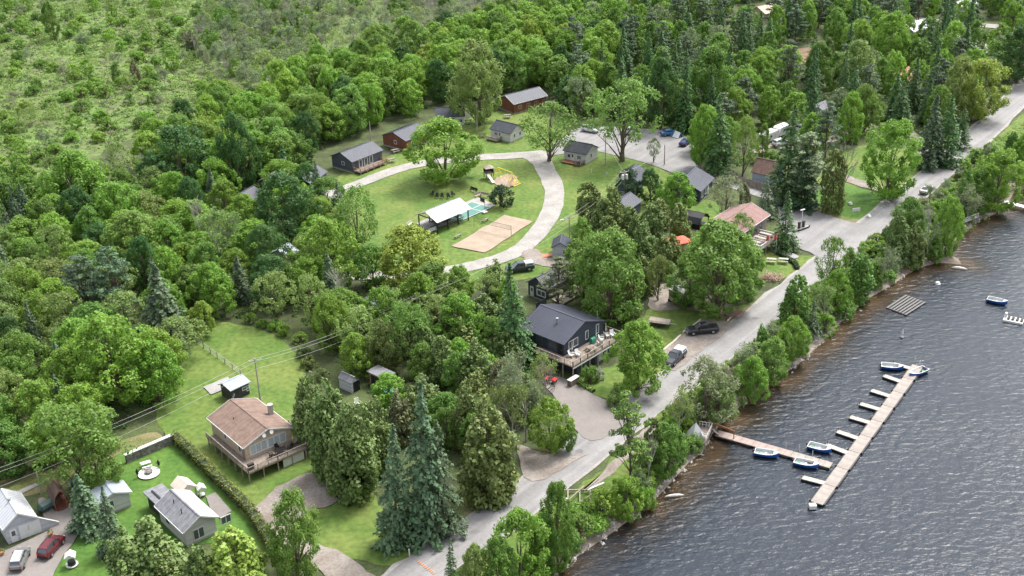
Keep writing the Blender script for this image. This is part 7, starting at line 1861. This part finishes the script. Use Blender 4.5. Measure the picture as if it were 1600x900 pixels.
def mass(nm_, lst):
    """the far trees past the first 300 of a kind, one object"""
    g = np.random.default_rng(9); vs = []; cs = []; mt = 'leafv'
    for q in lst:
        pr = PROTO[q[1]]; crown, tr, H, R0 = pr[g.integers(0, len(pr))]
        me = crown if crown else tr
        if not crown: continue
        v = np.empty(len(me.vertices) * 3, np.float32); me.vertices.foreach_get('co', v); v = v.reshape(-1, 4, 3)
        v = v[g.random(len(v)) < .36]; c = v.mean(1, keepdims=True); v = c + (v - c) * 1.55
        a = g.uniform(0, 6.28); ca, sa = math.cos(a), math.sin(a); s = q[4] / 2 / R0
        x = (v[..., 0] * ca - v[..., 1] * sa) * s + q[2].x; y = (v[..., 0] * sa + v[..., 1] * ca) * s + q[2].y; z = v[..., 2] * q[3] / H + q[2].z
        vs.append(np.stack([x, y, z], -1).reshape(-1, 3)); f = 1 + g.uniform(-.18, .18)
        cs.append(np.tile(np.array([*(np.array(TINT[q[5]]) * f), 1]), (len(v) * 4, 1)))
    if not vs: return
    M['leafv'] = M.get('leafv') or leaf_mat('far_leaves')
    nt = M['leafv'].node_tree
    for n in list(nt.nodes):
        if n.bl_idname == 'ShaderNodeObjectInfo':
            at = nt.nodes.new('ShaderNodeAttribute'); at.attribute_name = 'tint'
            for l in list(n.outputs['Color'].links): nt.links.new(at.outputs['Color'], l.to_socket)
            nt.nodes.remove(n)
    me = card_mesh('distant_woods', vs, 'leafv'); at = me.attributes.new('tint', 'FLOAT_COLOR', 'POINT'); at.data.foreach_set('color', np.concatenate(cs).astype(np.float32).ravel())
    o = D.objects.new('distant_' + nm_ + 's', me); COL.objects.link(o)
    tag(o, dict(broadleaf_tree='distant leafy crowns of the upper woods that merge into one green mass', shrub='smallest bushes that merge into one low mass')
        .get(nm_, 'distant small trees of the upper woods merging into one mass'), 'woods', kind='stuff')


for nm_, lst in MASS.items(): mass(nm_, lst)
print('WOODS', cnt, 'hand', hand, 'mass', {k: len(v) for k, v in MASS.items()})


def cover(name, label, px, n, size, m, hgt, clump, seed, thin=0):
    """low growth nobody could count"""
    g = np.random.default_rng(seed); gr = random.Random(seed); poly = [tuple(P(x, y)[:2]) for x, y in px]
    x0, x1 = min(p[0] for p in poly), max(p[0] for p in poly); y0, y1 = min(p[1] for p in poly), max(p[1] for p in poly); cen = []
    while len(cen) < n:
        x, y = gr.uniform(x0, x1), gr.uniform(y0, y1)
        if inside(poly, x, y) and off_flats(x, y, .3): cen.append((x, y, gz((x, y)), gr.uniform(.5, 1.3)))
    cen = np.array(cen); k = clump; c = np.repeat(cen, k, axis=0); d = sphere_pts(g, len(c)); d[:, 2] = np.abs(d[:, 2])
    s = c[:, 3:4] * hgt; p = c[:, :3] + d * s * np.array([1.15, 1.15, .95]) * g.uniform(.6, 1.05, (len(c), 1))
    o = D.objects.new(name, card_mesh(name, [cards(p, d + g.normal(size=d.shape) * .5 + np.array([0, 0, .3]), size * g.uniform(.7, 1.3, len(c)), g)], m)); COL.objects.link(o)
    return tag(o, label, 'undergrowth', kind='stuff')


M['under'] = leaf_mat('undergrowth_leaves', use_obj=False, col=(0.08, 0.15, 0.038), var=.45, nscale=.1)
MP = [(-90, -90), (600, -90), (520, 60), (400, 130), (250, 200), (140, 240), (-90, 335)]
M['twigs'] = leaf_mat('twiggy_scrub', use_obj=False, col=(0.24, 0.22, 0.16), var=.4, nscale=.15)
M['deepsc'] = leaf_mat('dark_scrub', use_obj=False, col=(0.085, 0.17, 0.045), var=.4, nscale=.15)
cover('marsh_scrub', 'low light green scrub covering the marsh at the upper left', MP, 5200, .3, 'shrubs', 1.3, 26, 1)
cover('twiggy_scrub', 'greyish twiggy scrub scattered through the marsh', MP, 1300, .26, 'twigs', 1.15, 24, 7)
cover('dark_scrub', 'dark green low scrub scattered through the marsh', MP, 1000, .32, 'deepsc', 1.1, 28, 8)
cover('marsh_grass', 'tall pale grass tussocks between the marsh bushes', [(-90, -90), (600, -90), (520, 60), (400, 130), (250, 200), (140, 240), (-90, 335)], 9000, .28, 'reeds', .42, 8, 2)
cover('undergrowth', 'dark leafy undergrowth on the floor of the left woods', [(-90, 300), (180, 285), (380, 245), (470, 250), (560, 380), (680, 470), (760, 450), (850, 600), (800, 690), (700, 740), (600, 640), (480, 505), (320, 492), (240, 640), (60, 740), (-90, 800)], 2600, .3, 'under', .8, 22, 3)
cover('undergrowth', 'dark leafy undergrowth on the floor of the upper right woods', [(240, 262), (440, 150), (760, 60), (860, -50), (1560, -50), (1600, 110), (1480, 205), (1300, 255), (1100, 262), (960, 188), (860, 140), (700, 160), (520, 228), (400, 300)], 2600, .34, 'under', .85, 18, 4)
cover('bank_weeds', 'weeds and grass on the bank along the lake', [(760, 960), (850, 845), (960, 775), (1055, 650), (1215, 520), (1330, 420), (1440, 320), (1560, 212), (1610, 190), (1560, 320), (1480, 380), (1400, 420), (1330, 470), (1230, 570), (1140, 640), (1080, 700), (1000, 780), (900, 850), (820, 960)], 1500, .17, 'shrubs', .5, 20, 5)
